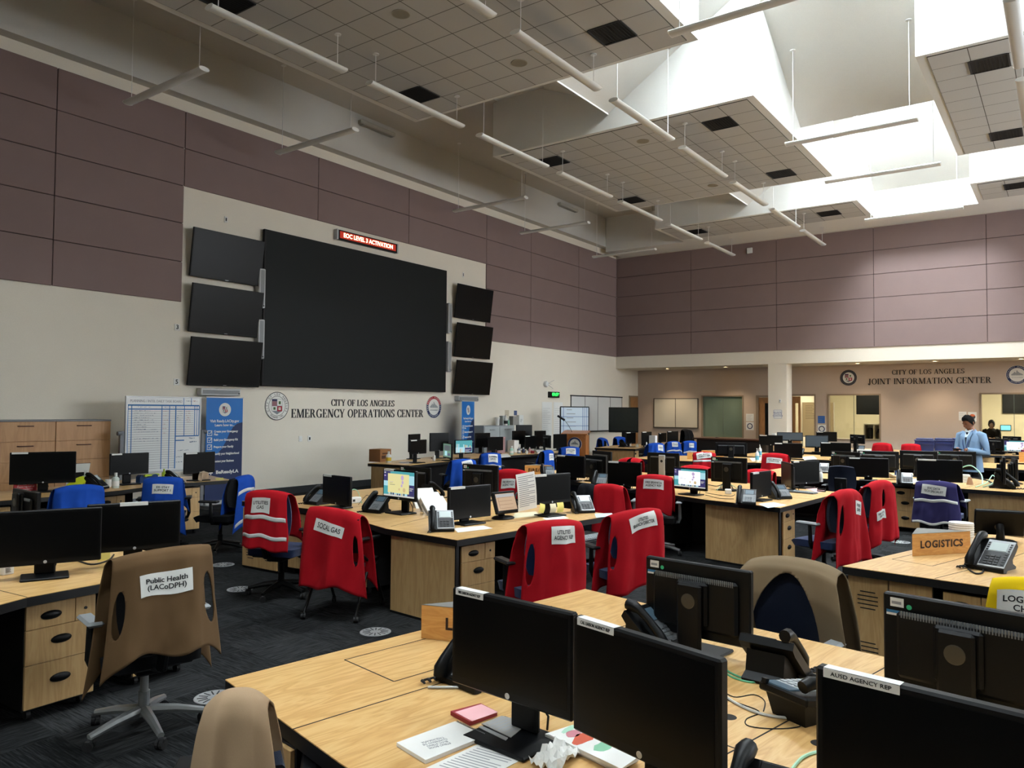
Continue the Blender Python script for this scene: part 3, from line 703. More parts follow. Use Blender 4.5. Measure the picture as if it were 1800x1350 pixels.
wall_sheet((26.5, 2.57, 1.72), -pi/2, .20, .26, 'white poster with photos on the wall behind the man, left one', 4); 
def pie(t): b = MB(); annulus(b, 0, .08, -.0055, 20, 200, 16); b.build('orange_mark', mat('mark_orange', '#c8663a', .6), t); b = MB(); annulus(b, 0, .08, -.0056, 200, 380, 16); b.build('dark_mark', mat('mark_dark', '#3b3a3a', .6), t)
wall_sheet((26.5, 2.32, 1.70), -pi/2, .22, .28, 'white poster with round orange chart on the wall behind the man', 1, extra=pie)
def sgn(t): text('lettering', 'NO ENTRY\nWITHOUT\nCLEARANCE', .055, mat('sign_blue', '#2b3f78', .6), t, (0, -.006, 0), bold=.001)
t = thing('column_sign', 'white sign with blue lettering on the column', 'sign', (X1+.02, 7.50, 1.73), -pi/2)
b = MB(); b.box(-.135, .135, -.006, 0, -.14, .14); b.build('plate', M_card, t); b = MB()
for s in (-1, 1): b.box(-.13, .13, -.0065, -.006, s*.128-.004, s*.128+.004); b.box(s*.124-.004, s*.124+.004, -.0065, -.006, -.13, .13)
b.build('border', mat('sign_blue', '#2b3f78', .6), t); sgn(t)
t = thing('wall_thermostat', 'small white thermostat high on the column', 'thermostat', (X1+.02, 7.42, 2.15), -pi/2); b = MB(); b.box(-.03, .03, -.03, 0, -.06, .06, .006); b.build('case', M_lamp, t); b = MB(); b.box(-.014, .014, -.033, -.03, -.01, .03); b.build('display', M_line, t)
t = thing('exit_box', 'small white box with dark mark low on the column', 'dispenser', (X1+.02, 7.61, 1.02), -pi/2); b = MB(); b.box(-.06, .06, -.08, 0, -.1, .1, .01); b.build('case', M_lamp, t); b = MB(); b.box(-.015, .015, -.083, -.08, -.05, .03); b.build('window', M_ink, t)
# ================================================================= windows and doors of the alcove
M_frame = mat('bronze_frame', '#8c7a66', .5)
def glass_mat(name, col, alpha, rough=.02):
    t = NT(name); g = t.new('ShaderNodeBsdfGlass') if False else None
    tr = t.new('ShaderNodeBsdfTransparent'); tr.inputs[0].default_value = (*lin(col), 1); gl = t.new('ShaderNodeBsdfGlossy'); gl.inputs['Roughness'].default_value = rough; gl.inputs['Color'].default_value = (.8, .85, .85, 1)
    fr = t.new('ShaderNodeFresnel', i_IOR=1.45); mx = t.new('ShaderNodeMixShader'); t.link(fr.outputs[0], mx.inputs[0]); t.link(tr.outputs[0], mx.inputs[1]); t.link(gl.outputs[0], mx.inputs[2])
    out = [n for n in t.n if n.type == 'OUTPUT_MATERIAL'][0]
    if alpha > 0:
        df = t.new('ShaderNodeBsdfDiffuse'); df.inputs[0].default_value = (*lin(col), 1); m2 = t.new('ShaderNodeMixShader'); m2.inputs[0].default_value = alpha
        t.link(mx.outputs[0], m2.inputs[1]); t.link(df.outputs[0], m2.inputs[2]); t.link(m2.outputs[0], out.inputs['Surface'])
    else: t.link(mx.outputs[0], out.inputs['Surface'])
    MATS[name] = t.m; return t.m
M_glass = glass_mat('clear_glass', '#f0efe8', 0.0); M_green = glass_mat('green_glass', '#9db39f', 0.45)
def window(idx, y0, y1, z0, z1, gm, splits):
    b = MB(); f = .045
    b.box(XB-.02, XB+.16, y0, y0+f, z0, z1); b.box(XB-.02, XB+.16, y1-f, y1, z0, z1); b.box(XB-.02, XB+.16, y0+f, y1-f, z1-f, z1); b.box(XB-.02, XB+.16, y0+f, y1-f, z0, z0+f)
    o = struct(f'window_{idx}', b, M_frame)
    g = MB(); g.box(XB+.06, XB+.07, y0+f, y1-f, z0+f, z1-f); g.build('pane', gm, o)
    g = MB()
    for y in splits: g.box(XB+.055, XB+.075, y-.006, y+.006, z0+f, z1-f)
    g.build('glazing_joint', mat('joint_grey', '#5b625c', .5), o)
window(1, 9.21, 10.76, .85, 2.38, M_green, [9.97]); window(2, 4.81, 6.41, .90, 2.40, M_glass, [5.62]); window(3, -1.4, 2.13, .95, 2.41, M_glass, [1.28])
M_oak = wood('oak_door', '#8a6038', '#9c6f43', '#a97b4c', .4, 1.0, (6, 6, 1))
b = MB(); f = .07
b.box(XB-.03, XB+.16, 7.88, 7.95, 0, 2.37); b.box(XB-.03, XB+.16, 8.70, 8.77, 0, 2.37); b.box(XB-.03, XB+.16, 7.95, 8.70, 2.30, 2.37); d = struct('door_1', b, M_frame)
b = MB(); b.box(XB+.03, XB+.08, 7.955, 8.695, .01, 1.0); b.box(XB+.03, XB+.08, 7.955, 8.695, 2.1, 2.295); b.box(XB+.03, XB+.08, 8.48, 8.695, 1.0, 2.1); b.box(XB+.03, XB+.08, 7.955, 8.05, 1.0, 2.1); b.build('door_leaf', M_oak, d)
b = MB(); b.box(XB+.05, XB+.06, 8.05, 8.48, 1.0, 2.1); b.build('vision_panel', M_screen, d)
b = MB(); b.tube([(XB, 8.64, 1.02), (XB-.03, 8.64, 1.02), (XB-.03, 8.52, 1.02)], .01, 8); b.build('door_handle', M_steel, d)
b = MB(); b.box(XB+.028, XB+.03, 8.12, 8.28, 1.35, 1.55); b.build('taped_notice', M_card, d)
b = MB(); b.box(XB-.03, XB+.16, 7.56, 7.62, 0, 2.4); b.box(XB-.03, XB+.16, 6.78, 6.83, 0, 2.4); b.box(XB-.03, XB+.16, 6.83, 7.56, 2.34, 2.4); d = struct('door_2', b, M_frame)
b = MB(); b.box(XB+.03, XB+.075, 7.46, 7.555, .01, 2.33); b.box(XB+.03, XB+.075, 7.29, 7.36, .01, 2.33); b.box(XB+.03, XB+.075, 7.36, 7.46, .01, .9); b.box(XB+.03, XB+.075, 7.36, 7.46, 2.1, 2.33); b.build('door_leaf', M_oak, d)
b = MB(); b.box(XB+.05, XB+.055, 7.36, 7.46, .9, 2.1); b.build('vision_panel', M_glass, d)
b = MB(); b.box(25.75, 26.45, Y1-.035, Y1-.005, 0, 2.37); d = struct('door_3', b, M_frame); b = MB(); b.box(25.81, 26.39, Y1-.05, Y1-.035, .01, 2.31); b.build('door_leaf', M_oak, d)
b = MB(); b.tube([(25.88, Y1-.05, 1.0), (25.88, Y1-.09, 1.0), (25.98, Y1-.09, 1.0)], .01, 8); b.build('door_handle', M_steel, d)
# things seen through the glass
t = thing('mobile_whiteboard', 'cream whiteboard with notes seen through the open doorway', 'whiteboard', (28.2, 7.12, 0), -pi/2)
b = MB(); b.box(-.55, .5, -.02, .02, .95, 2.15, .004); b.build('panel', mat('board_ivory', '#cfc0a2', .4), t)
b = MB(); print_lines(b, -.45, -.05, 1.55, 2.05, 9, -.021, 4, .008); b.box(-.02, .05, -.022, -.021, 1.5, 1.53); b.box(-.1, -.07, -.022, -.021, 1.25, 1.5); b.build('writing', M_ink, t)
b = MB(); b.box(-.55, .5, -.08, .02, .92, .95); b.tube([(-.55, 0, 0), (-.55, 0, 2.15)], .015); b.tube([(.5, 0, 0), (.5, 0, 2.15)], .015); b.build('frame', M_alu, t)
t = thing('wall_screen', 'dark screen high on the far wall seen through the double window', 'screen', tuple(onX(1530, 711, 29.0)), -pi/2)
b = MB(); b.box(-.45, .6, -.06, .0, -.35, .4, .01); b.build('casing', M_black, t); b = MB(); b.box(-.42, .57, -.063, -.06, -.31, .37); b.build('screen', M_screen, t)
b = MB(); b.box(.02, .08, 0, 2.49, -.1, .1); b.build('wall_arm', M_alu, t)
t = thing('cubby_box', 'cream open two-bay box standing behind the double window', 'box', (27.2, 5.12, .92), -pi/2)
b = MB(); b.box(-.3, .3, -.2, .25, .48, .52); b.box(-.3, .3, -.2, .25, 0, .03); b.box(-.3, -.27, -.2, .25, .03, .48); b.box(.27, .3, -.2, .25, .03, .48); b.box(-.015, .015, -.2, .25, .03, .48); b.box(-.27, .27, .22, .25, .03, .48); b.build('carcass', mat('cubby_cream', '#c9c4ae', .6), t)
b = MB(); b.lathe([(.08, 0), (.09, .3), (.06, .36)], 12, (-.14, 0, .03)); b.lathe([(.08, 0), (.1, .2), (.05, .33)], 12, (.14, .02, .03)); b.build('dark_contents', M_rubber, t)
t = thing('counter', 'long pale counter behind the double window', 'counter', (27.3, 5.3, 0), -pi/2); b = MB(); b.box(-1.6, 1.6, -.35, .35, .86, .92, .005); b.build('worktop', M_card, t); b = MB(); b.box(-1.55, 1.55, -.3, .3, 0, .86); b.build('base_cabinet', mat('cubby_cream', '#c9c4ae', .6), t)
t = thing('wall_screen', 'big dark screen on the far wall seen through the right window', 'screen', tuple(onX(1800, 705, XR-.01)), -pi/2)
b = MB(); b.box(-.62, .75, -.08, 0, -.42, .42, .01); b.build('casing', M_black, t); b = MB(); b.box(-.59, .72, -.083, -.08, -.39, .39); b.build('screen', M_screen, t)
t = thing('wall_display', 'small glowing blue touch panel on the far wall right of the hooded person', 'screen', tuple(onX(1768, 752, XR-.01)), -pi/2)
b = MB(); b.box(-.16, .16, -.04, 0, -.1, .1, .01); b.build('case', M_black, t); b = MB(); b.box(-.14, .14, -.043, -.04, -.08, .08); b.build('display', mat('panel_cyan', '#66c8e8', .4, emit='#6fd0f0', estr=1.2), t)
t = thing('wall_board', 'faint papers pinned on a board behind the green glass', 'board', (26.95, 9.98, 1.6), -pi/2)
b = MB(); b.box(-.9, .9, -.02, .02, -.7, .75); b.build('board', mat('board_green', '#8fa493', .7), t); b = MB(); r_ = random.Random(5)
for i in range(5): b.box(-.8, -.35, -.0225, -.02, -.6+i*.25, -.6+i*.25+.2)
for i in range(6): x_ = r_.uniform(-.1, .6); z_ = r_.uniform(-.5, .3); b.box(x_, x_+.22, -.0225, -.02, z_, z_+.25)
b.build('papers', mat('paper_green', '#a4b7a3', .7), t); b = MB(); b.tube([(-.85, 0, -1.6), (-.85, 0, -.7)], .02); b.tube([(.85, 0, -1.6), (.85, 0, -.7)], .02); b.build('stand', M_alu, t)
# ================================================================= floor boxes
def floor_box(px, py, label):
    p = at(px, py, 0); t = thing('floor_vent', label, 'vent', (p.x, p.y, 0), 0.3, 'round grey floor vents')
    b = MB(); b.lathe([(.125, 0), (.125, .004), (.118, .006), (.118, .004), (.0, .004)], 28); b.build('plate', M_alu, t)
    b = MB()
    for k in range(14):
        a = 2*pi*k/14; b.at((.075*cos(a), .075*sin(a), .0045), rz=a).box(-.03, .03, -.004, .004, -.0005, .0012)
    b.build('slot', M_ink, t)
for px, py, l in ((660, 1111, 'beside the wooden end panel at the centre'), (422, 1036, 'beside the red-vested navy chair'), (392, 993, 'farthest up the left aisle'), (378, 1226, 'under the silver-legged chair'), (1583, 953, 'behind the red vests in the right aisle')):
    floor_box(px, py, 'round grey floor vent '+l)
# ================================================================= desks
M_maple = wood('maple_top', '#b88a50', '#cda368', '#d9b67c', .35, 1.0, (1.2, 7, 7), .15)
M_maplev = wood('maple_panel', '#b08d5c', '#bf9c6a', '#c9a878', .4, 1.0, (7, 7, .9), .1)
M_maples = wood('maple_sign', '#b97f3e', '#c78f4c', '#d29f5c', .35, 2.0, (1.2, 7, 7), .2)
M_edge = mat('black_edge', '#0a0a0b', .5)
M_seam = mat('seam', '#1a1512', .8)
TZ = .74
def ccw(p):
    a = sum(p[i][0]*p[(i+1) % len(p)][1]-p[(i+1) % len(p)][0]*p[i][1] for i in range(len(p))); return p if a > 0 else p[::-1]
def wall_strip(b, p, q, z0, z1, th):
    p, q = V((*p, 0)), V((*q, 0)); L = (q-p).length; a = math.atan2(q.y-p.y, q.x-p.x)
    b.at((p.x, p.y, 0), rz=a).box(0, L, -th/2, th/2, z0, z1); b.at()
def desk(label, poly, seams=(), spine=(), panels=(), grommets=(), rot=0.0):
    c = V((sum(p[0] for p in poly)/len(poly), sum(p[1] for p in poly)/len(poly), 0))
    t = thing('desk', label, 'desk', (c.x, c.y, 0), rot)
    R = Mx.Rotation(-rot, 4, 'Z'); L = lambda p: (R @ (V((p[0], p[1], 0))-c)).to_2d()
    P = ccw([tuple(L(p)) for p in poly])
    b = MB(); b.prism(P, TZ-.055, TZ-.004); b.mi = 1
    n = len(P); b.add([(p[0], p[1], TZ) for p in P]+[(p[0], p[1], TZ-.004) for p in P], [tuple(range(n))]+[(i, n+i, n+(i+1) % n, (i+1) % n) for i in range(n)])
    b.build('worktop', [M_edge, M_maple], t)
    if seams:
        b = MB()
        for s in seams:
            for p, q in zip(s, s[1:]): wall_strip(b, L(p), L(q), TZ-.001, TZ+.0006, .006)
        b.build('seam_lines', M_seam, t)
    for s in spine:
        b = MB()
        for p, q in zip(s, s[1:]): wall_strip(b, L(p), L(q), .03, TZ-.06, .03)
        b.build('modesty_panel', M_edge, t)  # black spine panel, added to block the view and darken below the desk
    for (p, q) in panels:
        b = MB(); p, q = L(p), L(q); wall_strip(b, p, q, .02, TZ-.056, .03); d = (q-p).normalized()
        b.mi = 1; wall_strip(b, p-d*.004, q+d*.004, .0, .02, .036); wall_strip(b, q, q+d*.016, .02, TZ-.056, .032)
        b.build('end_panel', [M_maplev, M_edge], t)
    if grommets:
        b = MB()
        for g in grommets: g = L(g); b.lathe([(0, .0008), (.028, .0008)], 20, (g[0], g[1], TZ))
        b.build('cable_hole', M_seam, t)
    return t
def pull(b, x, z, y):
    b.M = Mx.Translation((x, y, z)) @ Mx.Rotation(pi/2, 4, 'X'); b.lathe([(.0, .018), (.03, .016), (.048, .008), (.052, 0)], 16, sx=1.15, sy=.5); b.M = Mx.Identity(4)
def drawer_unit(x, y, face, label, w=.40, d=.5, h=.60):
    """x, y: middle of the front at floor level"""
    t = thing('drawer_unit', label, 'drawers', (x, y, 0), rad(face)+pi/2, 'mobile drawer units under the desks'); z0 = .06
    b = MB(); b.box(-w/2, w/2, .0, d, z0, z0+h, .003); b.build('cabinet', M_edge, t)
    hs = [.14, .20, h-.14-.20-.012]; z = z0+h-.003
    for i, hh in enumerate(hs):
        zb = z-hh
        if i == 0:
            b = MB(); b.box(-w/2+.004, w/2-.125, -.018, 0, zb+.003, z, .002); o = b.build('drawer', M_maplev, t); b = MB(); pull(b, -.06, (z+zb)/2, -.018); b.build('handle', M_black, o, True)
            b = MB(); b.box(w/2-.121, w/2-.004, -.018, 0, zb+.003, z, .002); o = b.build('lock_panel', M_maplev, t); b = MB(); b.cyl((w/2-.063, -.022, (z+zb)/2), .009, .006, 10, 'Y'); b.build('lock', M_ink, o)
        else:
            b = MB(); b.box(-w/2+.004, w/2-.004, -.018, 0, zb+.003, z, .002); o = b.build('drawer', M_maplev, t); b = MB(); pull(b, 0, (z+zb)/2+.02, -.018); b.build('handle', M_black, o, True)
        z = zb
    for sx in (-1, 1):
        for yy in (.05, d-.05):
            b = MB(); b.cyl((sx*(w/2-.05)-.012, yy, .028), .028, .024, 12, 'X'); b.box(sx*(w/2-.05)-.016, sx*(w/2-.05)+.016, yy-.016, yy+.016, .03, .06); b.build('caster', M_rubber, t)
    return t
def locker(x, y, face, label, w=.6, d=.5, doors=2):
    t = thing('vented_cabinet', label, 'cabinet', (x, y, 0), rad(face)+pi/2, 'vented wooden cabinets at the desk ends')
    h = TZ-.058
    b = MB(); b.box(-w/2, w/2, .0, d, .0, h, .003); b.build('cabinet', M_edge, t)
    dw = w/doors
    for i in range(doors):
        x0 = -w/2+i*dw; b = MB(); b.box(x0+.004, x0+dw-.004, -.018, 0, .03, h-.005, .002); o = b.build('door', M_maplev, t)
        for zc in (h-.16, .18):
            s = MB()
            for k in range(5):
                L = (.10, .15, .15, .15, .10)[k]; L = min(L, dw*.5); s.box(x0+dw/2-L/2, x0+dw/2+L/2, -.0188, -.0178, zc+(k-2)*.028-.004, zc+(k-2)*.028+.004)
            s.build('vent_slots', M_ink, o)
    return t
desk('nearest maple desk island with the two front black monitors',
     [(1.80, 2.68), (3.98, 2.34), (3.89, 1.91), (3.78, 1.28), (3.69, .71), (3.40, -.95), (1.20, -.45), (1.59, 1.78)],
     seams=[[(1.66, 2.09), (3.87, 1.71)], [(2.24, 2.49), (2.18, 2.14), (3.44, 1.93)], [(2.24, 2.49), (3.52, 2.28)], [(3.44, 2.12), (3.44, 1.93)], [(2.40, .86), (3.70, .60)], [(2.40, .86), (2.62, 1.93)], [(1.45, 1.07), (2.40, .86)]],
     spine=[[(2.82, 2.0), (2.35, -.6)]], grommets=[(2.63, .97), (2.60, .66)], rot=rad(-9))
locker(1.70, 2.36, 172, 'vented wooden cabinet at the left corner of the nearest desk, behind the beige jacket', w=.58)
drawer_unit(1.66, 1.76, 172, 'drawer unit cut by the bottom edge under the nearest desk')
desk('maple desk island with the lit yellow screen and white binders, centre left',
     [(4.82, 4.04), (6.98, 3.75), (7.15, 4.7), (7.6, 6.1), (7.7, 7.5), (5.3, 7.64), (5.35, 6.29), (4.89, 4.92)],
     seams=[[(5.0, 4.97), (5.95, 5.17)], [(5.95, 5.17), (5.9, 4.6)], [(5.9, 4.6), (6.0, 3.9)], [(5.35, 6.3), (6.4, 6.2)], [(6.4, 7.5), (6.4, 6.2), (5.95, 5.17)]],
     spine=[[(6.45, 7.4), (6.42, 6.2), (5.98, 5.2)], [(5.7, 4.95), (6.9, 4.78)]], panels=[((4.95, 4.90), (4.87, 4.09))], rot=rad(-8))
drawer_unit(5.16, 4.10, -98, 'drawer unit at the right corner of the tall wooden end panel, centre')
locker(5.30, 7.28, 182, 'vented wooden cabinet below the table end behind the white-striped red vest', w=.60)
drawer_unit(5.42, 6.72, 185, 'drawer unit beside the vented cabinet behind the white-striped red vest')
drawer_unit(5.28, 5.72, 170, 'drawer unit in the shade behind the red vest on the folding chair')
drawer_unit(6.55, 4.15, -98, 'drawer unit in the shade between the two red vests at centre')
desk('maple desk island with the lit white screen, in the middle of the hall',
     [(8.65, 2.60), (10.85, 2.45), (11.05, 3.3), (11.65, 4.6), (12.1, 6.0), (12.2, 7.3), (10.2, 7.5), (9.9, 6.11), (9.47, 4.93), (8.88, 3.55)],
     seams=[[(8.9, 3.6), (9.9, 3.5)], [(9.9, 3.5), (9.75, 2.55)], [(9.9, 3.5), (10.7, 5.0), (11.1, 7.3)]],
     spine=[[(9.95, 3.7), (10.6, 5.0), (11.1, 7.2)], [(9.6, 3.6), (10.8, 3.45)]], panels=[((8.99, 3.59), (8.80, 2.66))], rot=rad(-6))
drawer_unit(9.27, 2.70, -93, 'drawer unit at the right corner of the wooden end panel, middle of the hall')
drawer_unit(9.35, 4.45, 158, 'drawer unit behind the black-and-red jacket in the middle of the hall')
drawer_unit(9.85, 5.7, 165, 'drawer unit behind the red vest left of the middle desk')
desk('maple desk island with the LOGISTICS sign at the right',
     [(5.66, 1.28), (7.98, .62), (7.75, -.2), (7.3, -2.0), (5.2, -1.6), (5.53, .2)],
     seams=[[(5.61, .71), (6.5, .42), (7.85, .1)], [(6.15, 1.05), (6.05, .78), (7.1, .48)], [(6.15, 1.05), (7.2, .74), (7.1, .48)]],
     spine=[[(6.8, .6), (6.3, -1.8)]], rot=rad(-14))
locker(5.69, .99, 171, 'vented wooden cabinet under the corner of the desk with the LOGISTICS sign', w=.54)
drawer_unit(5.62, .50, 172, 'drawer unit under the desk with the LOGISTICS sign', w=.34)
desk('maple desk island at the left with the two wide black monitors',
     [(1.0, 4.35), (1.90, 4.70), (2.98, 4.76), (3.12, 6.9), (1.9, 6.85), (.8, 6.3)],
     seams=[[(1.90, 4.70), (1.85, 5.25)], [(1.85, 5.7), (3.05, 5.78)]], spine=[[(1.0, 5.5), (1.9, 5.78), (3.0, 5.82)]], rot=rad(4))
drawer_unit(2.14, 4.84, -88, 'drawer unit at far left beside the brown vest chair')
drawer_unit(2.80, 4.90, -88, 'drawer unit behind the brown vest chair')
desk('maple desk along the file cabinets at the left wall',
     [(2.2, 9.65), (3.62, 9.72), (4.5, 9.72), (5.0, 9.80), (5.89, 10.14), (6.75, 10.0), (6.99, 10.95), (5.8, 11.15), (4.4, 10.8), (2.2, 10.75)],
     seams=[[(4.9, 9.79), (4.75, 10.8)], [(5.89, 10.12), (5.8, 11.1)]], spine=[[(2.4, 10.7), (4.4, 10.72), (5.8, 11.0)]], rot=rad(4))
drawer_unit(3.55, 9.78, -90, 'drawer unit at the left edge behind the small phones'); drawer_unit(4.95, 9.92, -80, 'drawer unit between the two blue-jacket chairs at left'); drawer_unit(6.10, 10.14, -95, 'drawer unit right of the support vest at the left wall', w=.44)
desk('maple desk island below the white crest, with the small lit screens',
     [(10.62, 10.09), (12.2, 10.32), (14.0, 10.62), (15.4, 10.47), (16.8, 10.22), (17.0, 11.3), (15.5, 11.7), (13.9, 11.8), (12.1, 11.4), (10.46, 11.05)],
     spine=[[(11.2, 10.75), (14.0, 11.2), (16.8, 10.8)]], panels=[((10.50, 10.98), (10.64, 10.13))], rot=rad(6))
desk('maple desk island with the purple vest chair, right of the middle',
     [(12.83, 4.5), (12.95, 2.6), (12.86, 1.94), (12.5, 1.2), (12.35, 0.1), (14.4, -.1), (14.55, 1.1), (15.0, 2.0), (15.0, 4.4)],
     seams=[[(12.52, 1.22), (13.5, 1.1)], [(13.5, 0), (13.5, 1.1), (13.95, 2.2), (13.95, 4.4)]],
     spine=[[(13.5, .4), (13.5, 1.1), (13.95, 2.2), (13.95, 4.3)]], panels=[((12.58, 1.16), (12.42, .12))], rot=rad(2))
drawer_unit(12.95, 2.02, 172, 'drawer unit left of the purple vest chair')
desk('maple desk island with the LAW sign beyond the striped red vest',
     [(15.35, 7.3), (15.5, 6.4), (16.0, 5.3), (15.9, 4.7), (17.4, 4.6), (17.7, 5.4), (17.6, 7.0), (16.9, 8.0), (15.6, 8.0)],
     spine=[[(16.4, 7.8), (16.6, 6.4), (16.8, 4.9)]], panels=[((15.45, 7.2), (15.56, 6.45))], rot=rad(-10))
drawer_unit(15.98, 5.0, 175, 'drawer unit behind the taller red vest right of the middle')
desk('maple desk island far right, beyond the purple vest desk',
     [(18.1, 6.6), (17.9, 2.6), (17.6, 1.2), (17.3, .2), (19.0, -.1), (19.4, 1.2), (19.7, 2.6), (20.1, 6.6)], spine=[[(18.6, 4), (18.7, 2.6), (18.3, .4)]], rot=rad(3))
desk('far maple desk island in front of the big television',
     [(19.2, 11.0), (19.38, 9.8), (21.0, 10.15), (22.4, 10.0), (24.1, 9.5), (24.3, 10.6), (22.5, 11.1), (20.9, 11.3)], spine=[[(20.2, 10.8), (22.4, 10.75), (24.1, 10.2)]], panels=[((19.25, 10.95), (19.42, 9.86))])
drawer_unit(19.75, 9.98, -80, 'drawer unit at the far desk in front of the big television', w=.5)
desk('long maple desk at the far right in front of the double window', [(21.0, 7.6), (21.3, 4.4), (21.9, 2.4), (23.9, 2.4), (24.5, 4.4), (24.5, 7.6)], spine=[[(22.8, 7.4), (22.8, 4.4), (23.0, 2.6)]], rot=rad(2))
desk('maple desk at the far right behind the standing man', [(22.95, 1.9), (23.3, .8), (23.2, -.8), (24.6, -.8), (24.65, 1.9)], spine=[[(23.9, 1.7), (24.0, -.6)]])
drawer_unit(23.3, 1.25, 180, 'drawer unit right of the standing man'); locker(23.06, 1.72, 172, 'vented wooden cabinet directly right of the standing man', w=.36, doors=1)
desk('maple desk at the right edge carrying the cropped wooden sign', [(19.9, .99), (21.3, 1.05), (21.4, -.6), (19.7, -.6)])
locker(19.88, .70, 180, 'vented wooden cabinet at the right edge under the cropped wooden sign', w=.5)
# ---------------------------------------------------------------- wooden block signs
def block_sign(p, ang, w, h, s, label, size=.075, dx=0.0, bold=.002):
    t = thing('block_sign', label, 'sign', (p[0], p[1], TZ+.001), rad(ang))
    b = MB(); b.prism([(0, 0), (w, 0), (w*.5, w*.42)], 0, h-.003); b.mi = 1; b.prism([(0, 0), (w, 0), (w*.5, w*.42)], h-.003, h); b.build('block', [M_maples, mat('sign_top', '#6f6d68', .7)], t)
    if s: text('lettering', s, size, mat('sign_letters', '#2a1408', .6), t, (w/2+dx, -.0015, h*.48), bold=bold, spacing=1.15)
    return t
block_sign((6.36, .95), -37, .55, .165, 'LOGISTICS', 'wooden block sign reading LOGISTICS')
block_sign((2.66, 2.44), -72, .55, .155, 'LIAISON', 'wooden block sign half hidden behind the front left monitor')
block_sign((10.29, 7.2), -49, .44, .16, 'FIRE/EMS', 'wooden block sign reading FIRE partly behind a phone')
block_sign((16.08, 6.86), -50, .40, .15, 'LAW', 'wooden block sign half hidden behind the striped red vest')
block_sign((20.25, .90), -80, .5, .22, 'R', 'wooden block sign cut by the right edge', .08, -.1)
block_sign((17.0, 6.9), -60, .5, .16, '', 'plain wooden block sign far off behind the stacked monitors')
# ================================================================= monitors
M_mon = mat('monitor_plastic', '#07080a', .45, spec=.25); M_monscr = mat('monitor_screen', '#040506', .3, spec=.22)
M_badge = mat('badge_silver', '#b9bcbe', .3, metal=.6); M_tape = mat('label_tape', '#d8d8d4', .6); M_greyscr = mat('grey_screen', '#3b444b', .3, emit='#8090a0', estr=.04)
def px_x(P): d = P-CP; return 900+FPX*d.dot(RT)/d.dot(FW)
LITS = {}
def lit_screen(t, w, h, zc, y, kind):
    """desktop picture: wallpaper, open window, side bar, buildings: coloured flat areas of one emitting screen"""
    def em(n, c, s=1.0): return mat('screen_'+n, '#000000', .3, emit=c, estr=s)
    cols = [em('teal', '#58b4bc', .7), em('purple', '#4a4880', .6), em('page', '#e8dfa0', .85) if kind == 'yellow' else em('page_white', '#f4f4fa', 1.15), em('pale', '#a8d8e4', .9), em('ink', '#707880', .5), em('lilac', '#c8b0d8', .8), em('bar', '#d8d8d0', .8), em('green', '#7ba890', .6), em('sand', '#d8c090', .8)]
    b = MB()
    def q(x0, x1, z0, z1, m, d):
        b.mi = m; b.add([((x-.5)*w, y-d*.0004, zc+(z-.5)*h) for (x, z) in ((x0, z0), (x1, z0), (x1, z1), (x0, z1))], [(0, 1, 2, 3)])
    if kind == 'photo':
        q(0, 1, 0, 1, 0, 0); q(0, 1, 0, .45, 3, 1); r = random.Random(2)
        for i in range(9): x = .05+i*.1; q(x, x+.06, 0, r.uniform(.3, .75), (6, 3, 8)[i % 3], 2)
        q(.55, .98, .05, .4, 1, 3); q(.58, .9, .2, .23, 6, 4); q(.58, .8, .12, .15, 6, 4)
    elif kind == 'green':
        q(0, 1, 0, 1, 7, 0); q(.1, .9, .5, .9, 4, 1); q(.2, .5, .1, .45, 3, 1); q(.6, .9, .1, .3, 1, 1)
    else:
        q(0, 1, 0, 1, 3, 0); q(0, .22, .6, 1, 1, 1); q(.22, 1, .86, 1, 0, 1); q(.78, 1, .06, .5, 1, 1); q(0, .16, .06, .4, 0, 1); q(0, 1, 0, .06, 6, 2)
        q(.14, .84, .14, .9, 2, 3); q(.2, .38, .46, .475, 4, 4); q(.2, .3, .53, .54, 4, 4); q(.2, .33, .57, .58, 5, 4)
        for (x, z, s) in ((.62, .76, .1), (.63, .58, .07), (.6, .45, .06), (.52, .3, .05), (.68, .28, .09)):
            n = 14; b.mi = 5 if z > .4 else 8; b.add([((x-.5)*w+s*w*.8*cos(2*pi*k/n)*.6, y-.0017, zc+(z-.5)*h+s*h*sin(2*pi*k/n)) for k in range(n)], [tuple(range(n))])
        r = random.Random(1)
        for i in range(8): x = .16+i*.07; q(x, x+.05, .06, .06+r.uniform(.03, .1), (8, 4, 1)[i % 3], 4)
        q(.02, .07, .9, .95, 6, 4); q(.02, .07, .78, .83, 5, 4); q(.86, .97, .35, .38, 6, 4); q(.86, .94, .28, .31, 6, 4)
    b.build('screen', cols, t)
